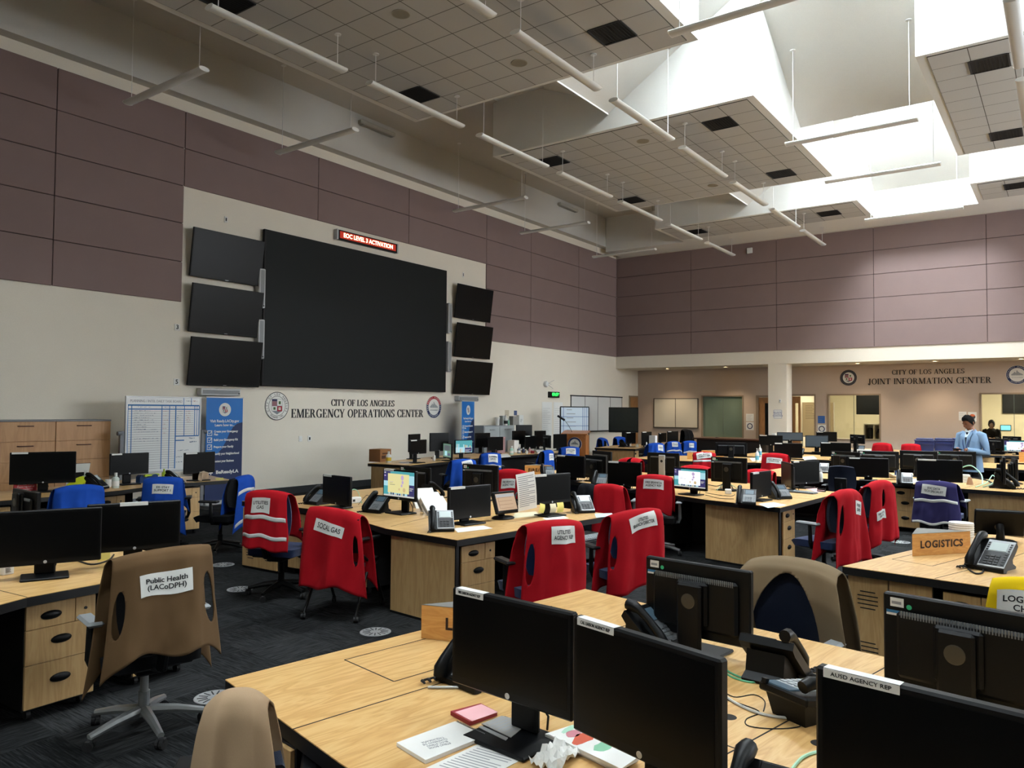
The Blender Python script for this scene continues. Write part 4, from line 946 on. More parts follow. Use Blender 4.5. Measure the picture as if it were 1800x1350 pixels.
def mon(label, xl, xr, yt, yb, bpy, face, lit=None, tape=None, t=None, stick=False, base=True, group='black desk monitors', screw=None, H=None, W=None, silver=False, tapetext=None, greyscr=False, lift=0.0, vesa=True, W0=.51):
    cx = (xl+xr)/2
    if t is None: P0 = at(cx, bpy); tt = (P0-CP).dot(FW)
    else: tt = t; P0 = CP+ray(cx, (yt+yb)/2)*tt
    zt, zb = (CP+ray(cx, yt)*tt).z, (CP+ray(cx, yb)*tt).z
    if H is None: H = zt-zb
    zb = zt-H; P = V((P0.x, P0.y, TZ+lift+.0008))
    if W is None and W0:
        a = (xr-xl)/FPX*tt; view = math.degrees(math.atan2(-(P0-CP).y, -(P0-CP).x)); d = (face-view+180) % 360-180
        back = abs(d) > 90; dd = ((d-180+180) % 360-180) if back else d
        # projected width of a plate turned by th from facing the camera: search for W0
        best = None
        for k in range(0, 88):
            th = math.copysign(k, dd); rzz = rad(view+th+(180 if back else 0))+pi/2; drr = V((cos(rzz), sin(rzz), 0))
            e = abs(abs(px_x(P0+drr*W0/2)-px_x(P0-drr*W0/2))-(xr-xl))
            if best is None or e < best[0]: best = (e, view+th+(180 if back else 0))
        face = best[1]; W = max(a, W0) if a > W0 else W0
    rz = rad(face)+pi/2; dr = V((cos(rz), sin(rz), 0))
    if W is None:
        lo, hi = .05, 1.6
        for _ in range(30):
            W = (lo+hi)/2; s = abs(px_x(P0+dr*W/2)-px_x(P0-dr*W/2))
            if s < xr-xl: lo = W
            else: hi = W
    MONLOG.append((label[:44], round(W, 2), round(H, 2), round(zb-TZ, 2), round(tt, 2), round(face), P.x, P.y))
    W = min(max(W, .30), .75)
    zb = max(zb, TZ+.03)-P.z; zt = zb+H; zc = (zb+zt)/2
    o = thing('monitor', label, 'monitor', P, rz, group)
    b = MB(); b.box(-W/2, W/2, -.016, .018, zb, zt, .006); b.box(-W/2+.05, W/2-.05, .018, .042, zb+.04, zt-.055, .016)
    if vesa: b.box(-.075, .075, .042, .062, zc-.10, zc+.09, .01)
    b.build('casing', M_mon, o, False)
    if lit: lit_screen(o, W-.036, H-.05, zc+.008, -.0168, lit)
    else: b = MB(); b.box(-W/2+.017, W/2-.017, -.0172, -.016, zb+.03, zt-.017); b.build('screen', M_greyscr if greyscr else M_monscr, o)
    b = MB()
    n = int(W/.012)
    for i in range(n):
        x = -W/2+.07+i*(W-.14)/max(1, n-1); b.box(x-.0022, x+.0022, .0405, .0428, zt-.075, zt-.052)
    b.build('vent_grille', mat('vent_grey', '#6c7072', .5), o)
    b = MB(); b.M = Mx.Translation((0, -.0168, zb+.016)) @ Mx.Rotation(pi/2, 4, 'X'); b.lathe([(0, .0012), (.009, .0008), (.01, 0)], 14); b.build('badge', M_badge, o)
    if vesa and not silver: b = MB(); b.M = Mx.Translation((0, .0882, zc+.01)) @ Mx.Rotation(-pi/2, 4, 'X'); b.lathe([(0, .0012), (.03, .001), (.033, 0)], 20); b.build('hinge_cap', mat('cap_bronze', '#4d4a42', .35, metal=.5), o)
    if tape:
        b = MB(); x0 = -W/2+.02+(.0 if tape > 0 else W*.3); b.box(x0, x0+abs(tape)*W, -.0178, -.0165, zt-.021, zt-.001); b.box(x0, x0+abs(tape)*W, -.0165, .012, zt, zt+.0008); tp = b.build('label_tape', M_tape, o)
        if tapetext: text('lettering', tapetext, .013, M_ink, tp, (x0+abs(tape)*W/2, -.0182, zt-.011), fit=abs(tape)*W*.8)
    if stick:
        b = MB(); b.box(W/2-.07, W/2-.025, .018, .0188, zt-.045, zt-.014); b.build('asset_sticker', M_card, o)
        b = MB(); b.box(W/2-.062, W/2-.03, .0188, .0192, zt-.036, zt-.026); b.build('sticker_print', M_line, o)
        b = MB(); b.box(W/2-.06, W/2-.012, .018, .0188, zt-.068, zt-.058); b.build('blue_sticker', mat('sticker_blue', '#2f6f9c', .5), o); b = MB(); b.box(W/2-.06, W/2-.012, .018, .0188, zt-.076, zt-.068); b.build('white_sticker', M_card, o)
        b = MB(); b.M = Mx.Translation((W/2-.088, .0185, zt-.04)) @ Mx.Rotation(-pi/2, 4, 'X'); b.lathe([(0, .0008), (.009, .0008)], 14); b.build('green_dot', mat('dot_green', '#39b27a', .5), o)
    if base:
        if silver:
            b = MB(); b.box(-.05, .05, .045, .075, .01, zt-.03, .008); b.build('stand_neck', M_alu, o); b = MB(); b.M = Mx.Translation((0, .076, zc+.05)) @ Mx.Rotation(-pi/2, 4, 'X'); b.lathe([(.014, .001), (.02, .001)], 16); b.box(-.006, -.003, -.009, .009, 0, .001); b.box(.003, .006, -.009, .009, 0, .001); b.build('logo', M_ink, o)
        else:
            b = MB(); b.box(-.058, .058, .062, .088, .012, zc+.085, .010); b.build('stand_neck', M_mon, o)
        b = MB(); w_ = min(.13, W*.32); b.box(-w_, w_, -.09, .12, 0, .014, .005); b.build('stand_base', M_mon, o)
        b = MB(); b.tube([(.03, .05, zb+.05), (.05, .09, zb-.02), (.06, .12, .06), (.04, .14, .006)], .004, 6); b.build('power_cable', M_rubber, o)
    return o
MONLOG = []
# nearest desk
mon('big black monitor at front, left of the near pair', 793, 1003, 1053, 1229, 1290, 172, tape=.25, tapetext='FIRE LIAISON AGENCY REP', t=2.46)
mon('big black monitor at front, right of the near pair', 1000, 1262, 1117, 1333, 1400, 172, tape=.28, tapetext='CAL LIAISON AGENCY REP', t=2.04)
mon('big black monitor at the bottom right labelled AUSD AGENCY REP', 1461, 1830, 1217, 1500, 1500, 172, tape=.33, tapetext='AUSD AGENCY REP', t=1.62, W=.50, H=.31)
mon('black monitor back with green dot sticker, nearer the aisle', 1134, 1318, 990, 1119, 1150, -10, stick=True, t=3.40)
mon('big black monitor back with green dot sticker at the right edge', 1535, 1850, 1062, 1235, 1300, -10, stick=True, t=2.58, W=.50, H=.325)
# desk centre left
mon('narrow dark monitor left of the router box, behind the red vests', 568, 616, 836, 887, 893, 180, tape=.3)
mon('lit monitor with yellow page between phone and white binders', 674, 731, 826, 879, 903, 172, lit='yellow', tape=.3)
mon('dark monitor right of the white binders with paper in front', 788, 862, 854, 911, 921, -100, tape=.33)
mon('dark monitor with a printed sheet taped to its left side', 936, 1002, 833, 885, 907, -105, tape=.3)
mon('black monitor back behind the touch screen, left of red vest', 813, 875, 817, 871, 880, -12, stick=True)
mon('black monitor back behind the lit yellow screen', 703, 757, 821, 865, 872, -5, stick=True)
# middle desk
mon('dark monitor at the left end of the middle desk', 978, 1028, 801, 839, 846, 165, tape=.28)
mon('wide dark monitor left of the red fire vest, middle desk', 1068, 1127, 812, 854, 861, 168, tape=.3)
mon('black monitor back beside the phone on the middle desk, front one', 1029, 1066, 801, 841, 846, -20)
mon('black monitor back beside the phone on the middle desk, rear one', 1042, 1075, 793, 832, 838, -20)
mon('black monitor back on a silver stand with round logo', 1138, 1194, 796, 836, 845, -15, silver=True)
mon('lit monitor with white page on the middle desk', 1184, 1243, 823, 861, 870, 172, lit='white')
mon('black monitor back in front of the striped red vest', 1250, 1313, 804, 848, 862, -18, stick=True)
mon('slim dark monitor between two phones on the middle desk', 1321, 1354, 829, 874, 880, -105, tape=.3)
mon('dark monitor behind the silver keyboard, slim left one', 1375, 1393, 813, 856, 862, 195)
mon('wide dark monitor behind the silver keyboard', 1392, 1440, 810, 851, 858, -100, tape=.2)
# left desks
mon('large dark monitor in front of the wood file cabinets', 25, 125, 794.5, 850, 865, -88, tape=.24)
mon('dark monitor in front of the task whiteboard', 193, 260, 796.5, 834, 852, -85, tape=.26)
mon('dark monitor in front of the blue banner', 323, 377, 795, 832, 845, -80, tape=.36)
mon('wide black monitor at the left edge, left of the near-left pair', -6, 167, 896, 993, 1012, -86, t=4.75, H=.335)
mon('wide black monitor behind the brown vest, right of the near-left pair', 163, 311, 883, 963, 985, -86, tape=-.3, t=5.15, H=.32)
mon('tall dark monitor back on the left desk, upright one', 25, 68, 862, 905, 925, 60, t=6.2)
# desk under the crest
mon('tall black monitor on an arm, left of the far pair under the crest', 708, 748, 763, 794, 807, -75, W=.50)
mon('tall black monitor on an arm, right of the far pair under the crest', 757, 786, 761, 793, 806, -105, W=.48)
mon('small dark monitor with white tape in front of the far pair', 720, 749, 773, 798, 814, -85, tape=.35)
mon('tiny lit green screen left of the lit blue screen', 780, 794, 779, 806, 810, -140, lit='green')
mon('small lit monitor with blue sky picture under the crest', 799, 830, 773, 798, 806, -85, lit='photo')
mon('dark monitor left of the pink file box', 835, 861, 761, 787, 797, -85)
mon('dark monitor behind the pink file box', 858, 884, 768, 792, 798, -85)
mon('large dark monitor in front of the grey cabinet', 891, 933, 757, 781, 793, -88, W=.6)
mon('dark monitor standing highest behind the far desk row', 907, 935, 747, 774, 788.5, -88)
mon('dark monitor with white tape in the far desk row', 922, 942, 766, 789, 793, -80, tape=.4)
mon('tall dark monitor right of the taped one in the far desk row', 940, 959, 757, 785, 790, -60)
mon('narrow dark monitor left of the podium, slim one', 955, 968, 765, 787, 792, -30)
mon('dark monitor just left of the wooden podium', 973, 996, 763, 788, 792, -90)
# purple-vest desk
mon('black monitor back behind the dark blue chair, left of four', 1461, 1512, 794, 828, 838, -5, stick=True)
mon('black monitor back behind the dark blue chair, second of four', 1512, 1577, 793, 826, 836, -5, stick=True)
mon('dark monitor right of the dark blue chair', 1494, 1559, 805, 839, 845, 172, tape=.26)
mon('black monitor back in front of the bins, third of four', 1585, 1645, 792.5, 825, 838, -4)
mon('black monitor back in front of the standing man, right of four', 1646, 1711, 793, 825, 838, -4, stick=True)
mon('dark monitor behind the purple vest chair', 1616, 1687, 808, 847, 852, 174, tape=.4)
mon('black monitor seen edge-on beside the tall phone at right, front one', 1757, 1773, 803, 850, 858, -85, W=.45)
mon('black monitor seen edge-on beside the tall phone at right, rear one', 1776, 1792, 806, 845, 850, -80, W=.45)
# far rows
mon('grey lit monitor in the far row left of the doorway window', 1417, 1455, 765.5, 787, 795, 180, greyscr=True)
mon('dark monitor behind the grey lit one in the far row', 1436, 1470, 759, 776, 788.5, 180, tape=.3)
mon('dark monitor with white tape in the far row before the double window', 1444, 1494, 778, 803, 808, 178, tape=.3, stick=True)
mon('black monitor back right of the navy seat in the far row', 1258, 1312, 778, 802, 812, 0)
mon('dark monitor in front of the column, left one', 1335, 1375, 765, 783, 799, 178, tape=.3)
mon('grey monitor in front of the column, rear one', 1367, 1410, 760, 775, 790, 180, greyscr=True)
mon('dark wide monitor in front of the column, nearest one', 1362, 1409, 779, 805, 811, 176, tape=.25)
mon('black monitor back in the far row under the cubby box', 1495, 1520, 764, 780, 798, 0)
mon('dark monitor in front of the big television stand', 1100, 1117, 760, 780, 786, -92, tape=.4)
mon('tall dark monitor between the television and cream whiteboard', 1128, 1145, 759, 783, 786, -92, tape=.4)
mon('dark monitor under the cream whiteboard, left one', 1158, 1171, 761, 777, 785, -110, tape=.2)
mon('dark monitor under the cream whiteboard, right one', 1173, 1192, 758, 777, 785, -90, tape=.3)
mon('lit white monitor at the right edge behind the maroon box', 1765, 1815, 774, 796, 800, 168, lit='white')
mon('black monitor back at the far right under the hooded person', 1738, 1765, 771, 792, 799, 0)
mon('long black monitor back at the far right edge', 1763, 1795, 767, 780, 797, 0)
# ---------------------------------------------------------------- touch screens on tilting stands
def touch_screen(label, P, face, tilt, w, h, back=True, glow=None):
    t = thing('touch_screen', label, 'screen', (P[0], P[1], TZ), rad(face)+pi/2)
    M = Mx.Translation((0, 0, .16)) @ Mx.Rotation(-tilt, 4, 'X')
    b = MB(); b.M = M; b.box(-w/2, w/2, -.015, .025, -h/2, h/2, .01); b.build('casing', M_mon, t)
    b = MB(); b.M = M; b.box(-w/2+.025, w/2-.025, -.0165, -.015, -h/2+.03, h/2-.025); s = b.build('screen', mat('touch_page', '#000000', .3, emit='#d8b898', estr=.75) if glow else M_monscr, t)
    if glow:
        b = MB(); b.M = M; b.box(-w/2+.03, w/2-.03, -.0172, -.0165, h/2-.06, h/2-.03); b.build('title_bar', mat('touch_bar', '#000000', .3, emit='#c8c8c8', estr=.7), t)
        b = MB(); b.M = M
        for k in range(4): b.box(-w/2+.05, w/2-.07, -.0172, -.0165, -.06+k*.035, -.058+k*.035)
        b.box(-w/2+.05, -w/2+.052, -.0172, -.0165, -.06, .045); b.build('drawing', mat('touch_ink', '#000000', .3, emit='#8a5a40', estr=.6), t)
    b = MB(); b.M = M @ Mx.Translation((0, .026, -.03)) @ Mx.Rotation(-pi/2, 4, 'X'); b.lathe([(.02, 0), (.035, 0), (.035, .004), (.02, .004)], 18); b.build('hinge', mat('hinge_tan', '#6d6452', .5), t)
    b = MB(); b.tube([(0, .03, .14), (0, .07, .08), (0, .05, .02)], [.03, .028, .035], 10); b.build('stand_neck', M_mon, t, True)
    b = MB(); b.lathe([(.12, 0), (.12, .012), (.10, .022), (0, .026)], 24, (0, .03, 0), 1.0, .85); b.build('stand_base', M_mon, t, True)
p = at(888, 912); touch_screen('tilted touch screen showing a beige page at the centre desk', p, -100, .35, .30, .22, glow=True)
p = at(1757, 952); touch_screen('tilted black touch screen back near the right edge by the big phone', p, 10, .5, .36, .24)
touch_screen('tilted grey-edged screen back on the left desk beside the upright monitor', (2.85, 6.35), 50, .6, .28, .2)
# ================================================================= desk phones
M_psil = mat('phone_silver', '#a7abad', .4, metal=.2); M_lcd = mat('phone_lcd', '#b8c4c2', .3); M_lcdd = mat('phone_lcd_dark', '#3a4a55', .3, emit='#5c7c90', estr=.15); M_key = mat('phone_key', '#1b1c1e', .5); M_keyl = mat('phone_key_light', '#d5d7d6', .5)
def phone_proto(silver):
    t = thing('desk_phone', 'phone', 'phone', (0, 0, 0), 0, 'office desk phones')
    b = MB(); prof = [(-.105, .004), (-.075, .0), (.045, .102), (.066, .128), (.052, .152), (-.105, .022)]
    n = len(prof); vs = [(x, y, z) for x in (-.10, .10) for (y, z) in prof]
    b.add(vs, [tuple(range(n))[::-1], tuple(range(n, 2*n))]+[(i, (i+1) % n, n+(i+1) % n, n+i) for i in range(n)]); b.build('body', M_black, t)
    M = Mx.Translation((0, -.10, .025)) @ Mx.Rotation(math.atan2(.125, .15), 4, 'X')       # sloping face, local y up the slope
    b = MB(); b.M = M; b.box(-.035, .10, .0, .195, .0, .006, .003); b.build('face_plate', M_psil if silver else M_black, t)
    b = MB(); b.M = M; b.box(-.01, .075, .115, .175, .006, .009, .001); b.build('display', M_lcd if silver else M_lcdd, t)
    b = MB(); b.M = M; b.box(-.030, .096, .010, .112, .0055, .0064)
    for i in range(3):
        for j in range(4): b.box(-.012+i*.026, .008+i*.026, .016+j*.018, .028+j*.018, .006, .010, .001)
    for j in range(5): b.box(.075, .090, .02+j*.018, .030+j*.018, .006, .009, .001)
    for j in range(4): b.box(-.028, -.016, .116+j*.016, .126+j*.016, .006, .009, .001)
    for j in range(4): b.box(.082, .094, .116+j*.016, .126+j*.016, .006, .009, .001)
    b.build('keypad', M_key if silver else mat('phone_key_mid', '#6c7073', .5), t)
    b = MB(); b.M = M @ Mx.Translation((-.068, 0, 0))
    prof = [(-.012, .012, .03), (.01, .03, .034), (.04, .040, .026), (.10, .044, .022), (.16, .040, .026), (.19, .03, .034), (.215, .012, .03)]
    b.tube([(0, y, z) for (y, z, r) in prof], [r*.72 for (y, z, r) in prof], 10); b.build('handset', M_black, t, True, angle=60)
    b = MB(); c = [(-.09-.014*sin(k*.9)-k*.0006, -.10-.0035*k+.004*cos(k*.9), .012+.004*cos(k*1.8)) for k in range(22)]; b.tube(c, .0045, 5); b.build('handset_cord', M_rubber, t)
    b = MB()
    sp = [(-.05, 0), (.105, 0), (.112, .012), (.075, .03), (.062, .105), (.03, .085), (-.05, .015)]; n = len(sp); vs = [(x, y, z) for x in (-.07, .07) for (y, z) in sp]
    b.add(vs, [tuple(range(n))[::-1], tuple(range(n, 2*n))]+[(i, (i+1) % n, n+(i+1) % n, n+i) for i in range(n)]); b.build('foot_stand', M_black, t)
    return t
PH = {}
def phone(px, py, face, label, silver=False, P=None, s=1.1, z=TZ):
    p = at(px, py, z) if P is None else P; rz = rad(face)+pi/2
    if silver not in PH:
        t = PH[silver] = phone_proto(silver); t.location = (p[0], p[1], z); t.rotation_euler.z = rz; t['label'] = label
    else: t = dup(PH[silver], (p[0], p[1], z), rz, label)
    t.scale = (s, s, s); return t
phone(1358, 1190, -5, 'black desk phone seen from behind on the nearest desk')
p = at(1418, 1258); t = thing('desk_phone', 'low black phone with keys up, left of the bottom right monitor', 'phone', p, rad(-25)+pi/2, 'office desk phones')
b = MB(); b.add([(-.07, -.07, 0), (.07, -.07, 0), (.07, .09, 0), (-.07, .09, 0), (-.085, -.09, .055), (.085, -.09, .055), (.085, .11, .085), (-.085, .11, .085)], [(0, 3, 2, 1), (0, 1, 5, 4), (1, 2, 6, 5), (2, 3, 7, 6), (3, 0, 4, 7), (4, 5, 6, 7)]); b.build('foot_stand', M_black, t)
M = Mx.Translation((0, 0, .075)) @ Mx.Rotation(.15, 4, 'X'); b = MB(); b.M = M; b.box(-.105, .105, -.115, .125, -.012, .018, .006); b.build('body', M_black, t)
b = MB(); b.M = M; b.box(-.03, .095, -.10, .05, .018, .020)
for i in range(4):
    for j in range(5): b.box(-.026+i*.031, -.004+i*.031, -.094+j*.028, -.074+j*.028, .020, .025, .001)
b.build('keypad', M_psil, t); b = MB(); b.M = M; b.box(-.02, .09, .06, .115, .018, .022); b.build('display', M_lcdd, t)
b = MB(); b.M = M; b.tube([(-.07, -.11, .045), (-.07, -.08, .058), (-.07, 0, .06), (-.07, .08, .058), (-.07, .11, .045)], [.022, .024, .017, .024, .022], 10); b.build('handset', M_black, t, True); b = MB(); b.M = M; b.box(.07, .09, .112, .128, .016, .032); b.build('hook_clip', M_black, t)
phone(0, 0, 180, 'black phone with lit display cut by the bottom edge', P=(1.94, .61))
phone(0, 0, 172, 'black phone hidden behind the front left monitor, cord showing', P=at(838, 1196))
phone(1745, 1000, 160, 'silver-faced black phone right of the LOGISTICS sign', True, s=1.25)
phone(560, 886, 178, 'black phone behind the narrow dark monitor at centre left'); phone(664, 900, 185, 'black phone left of the lit yellow screen')
phone(775, 932, -135, 'silver phone at the front corner of the centre desk', True); phone(1022, 900, -130, 'silver phone right of the monitor with taped sheet', True)
phone(757, 876, -20, 'black phone behind the white binders'); phone(962, 838, -140, 'black phone in front of the FIRE sign')
phone(1055, 853, 195, 'black phone left of the wide dark monitor, middle desk'); phone(1312, 886, 195, 'black phone left of the slim dark monitor, middle desk'); phone(1369, 876, -130, 'black phone right of the slim dark monitor, middle desk')
phone(1445, 831, 190, 'silver phone above the dark blue chair', True); phone(1590, 851, 190, 'silver phone between the two dark monitors by the purple vest', True)
phone(1762, 858, -85, 'tall black phone in front of the edge-on monitors at right', s=1.5)
phone(167, 860, -60, 'grey-faced phone in front of the wood cabinets, behind the blue jacket', True, s=1.15); phone(305, 853, -60, 'grey-faced phone left of the monitor before the banner', True, s=1.1)
phone(1405, 800, 180, 'black phone on the far row before the column'); phone(1512, 794, 180, 'black phone under the cubby box in the far row'); phone(1095, 786, -90, 'black phone on the far desk before the television')
phone(905, 1000, -98, 'black phone on the nearest desk, hidden by the front monitors', P=(3.2, 1.55))
# ================================================================= chairs
M_navy = fabric('navy_fabric', '#1c2a4d', .15, 260, .95, .3, .2); M_navyd = fabric('dark_navy_fabric', '#141b2c', .15, 260, .95, .3, .1); M_blkf = fabric('black_fabric', '#121316', .2, 260, .95, .3); M_greyf = fabric('grey_fabric', '#3b3d40', .3, 200, .95, .3)
M_armpad = mat('arm_pad_grey', '#8e9294', .35, metal=.1); M_armblk = mat('arm_pad_black', '#17181a', .35); M_silver = mat('chair_silver', '#8f9293', .35, metal=.55); M_mesh = mat('chair_mesh', '#0f1012', .7)
def task_chair(kind, zt=1.0):
    """sitter faces -y; origin on the floor under the seat column"""
    fab, arm, base = dict(navy=(M_navy, M_armblk, M_black), dark=(M_navyd, M_armblk, M_black), black=(M_blkf, M_armblk, M_black), silver=(M_blkf, M_armpad, M_silver), pale=(M_navyd, M_armpad, M_black), mesh=(M_mesh, M_armpad, M_silver))[kind]
    t = thing('office_chair', 'chair', 'chair')
    b = MB()
    def seat(u, v):
        x = (u-.5)*2; y = (v-.5)*2; r = 1-.10*(abs(x)**4*abs(y)**4); return (x*.255*r, y*.25*r-.01, .475+.018*(1-x*x)*(1-y*y)-.03*max(0, -y)**4)
    b.sheet(seat, 10, 10, .07); b.build('seat', M_navy if kind in ('navy', 'dark', 'pale') else fab, t, True, angle=60)
    b = MB(); b.box(-.2, .2, -.18, .2, .385, .405, .01); b.box(-.08, .08, -.1, .14, .34, .385, .01); b.build('seat_mechanism', M_black, t)
    z0, z1 = .56, zt-.015
    def back(u, v):
        x = (u-.5)*2; z = z0+(z1-z0)*v; w_ = .212-.03*v**3-.03*(1-v)**4; r = (1-abs(2*v-1)**8*.25*abs(x)**2)
        return (x*w_, .235+.02*(v-.3)-.05*x*x+.03*sin(v*pi)*-1+.03, z-.02*x*x*(1 if v > .5 else -1)*abs(2*v-1)**4)
    b = MB(); b.sheet(back, 10, 12, -.045); b.build('backrest', fab, t, True, angle=60)
    b = MB(); b.tube([(0, .14, .39), (0, .28, .42), (0, .315, .52), (0, .30, .72)], [.028, .03, .028, .022], 8); b.box(-.09, .09, .285, .305, .60, .80, .008); b.build('back_support', base if kind == 'mesh' else M_black, t)
    for s in (-1, 1):
        b = MB(); b.tube([(s*.19, .03, .40), (s*.275, .03, .41), (s*.29, .03, .46), (s*.285, .02, .64)], [.018, .02, .022, .018], 8); o = b.build('armrest', M_black if kind != 'mesh' else M_silver, t)
        b = MB(); b.box(s*.28-.042, s*.28+.042, -.13, .12, .64, .668, .013); b.build('arm_pad', arm, o)
    b = MB(); b.lathe([(.05, .09), (.05, .12), (.03, .125), (.03, .22), (.022, .22), (.022, .35)], 14); b.build('gas_column', M_black if base is not M_silver else M_silver, t)
    for k in range(5):
        a = 2*pi*k/5+.3; ca, sa = cos(a), sin(a)
        b = MB(); n = 8
        b.tube([(ca*.03, sa*.03, .115), (ca*.17, sa*.17, .10), (ca*.31, sa*.31, .07)], [.03, .024, .018], 8); o = b.build('base_leg', base, t, True)
        b = MB(); b.at((ca*.31, sa*.31, 0), rz=a+.6); b.cyl((-.022, 0, .027), .027, .018, 12, 'X'); b.cyl((.004, 0, .027), .027, .018, 12, 'X'); b.box(-.024, .024, -.012, .018, .03, .06, .006); b.build('caster', M_rubber, o)
    return t
def guest_chair():
    t = thing('folding_chair', 'chair', 'chair')
    b = MB()
    b.sheet(lambda u, v: ((u-.5)*.44, (v-.5)*.42-.02, .455+.012*sin(u*pi)), 6, 6, .035); b.build('seat', M_greyf, t, True)
    b = MB(); b.sheet(lambda u, v: ((u-.5)*.42, .235+.03*v, .56+.29*v), 6, 6, -.02); b.build('backrest', M_mesh, t, True)
    for s in (-1, 1):
        b = MB(); b.tube([(s*.225, .29, .86), (s*.23, .22, .55), (s*.235, -.05, .40), (s*.24, -.27, .05)], .014, 8); b.build('front_leg', M_black, t, True)
        b = MB(); b.tube([(s*.225, -.20, .45), (s*.23, .10, .36), (s*.235, .34, .05)], .014, 8); b.build('rear_leg', M_black, t, True)
        b = MB(); b.tube([(s*.235, .28, .68), (s*.245, .05, .665), (s*.25, -.14, .65)], [.016, .018, .016], 8); b.build('armrest', M_armblk, t, True)
        for y in (-.27, .34): b = MB(); b.at((s*.24, y, 0), rz=.4); b.cyl((-.02, 0, .026), .026, .016, 12, 'X'); b.cyl((.004, 0, .026), .026, .016, 12, 'X'); b.box(-.02, .02, -.01, .01, .026, .055); b.build('caster', M_rubber, t)
    return t
CH = {}
BACKY = .27
def chair(kind, px, py, zt, face, label, P=None):
    rz = rad(face)+pi/2; kk = (kind, round(zt, 2))
    if P is None:
        p = at(px, py, zt); o = Mx.Rotation(rz, 3, 'Z') @ V((0, BACKY, 0)); P = (p.x-o.x, p.y-o.y)
    if kk not in CH:
        t = CH[kk] = guest_chair() if kind == 'guest' else task_chair(kind, zt); t.location = (P[0], P[1], 0); t.rotation_euler.z = rz; t['label'] = label
    else: t = dup(CH[kk], (P[0], P[1], 0), rz, label)
    return (P[0], P[1], 0), rz
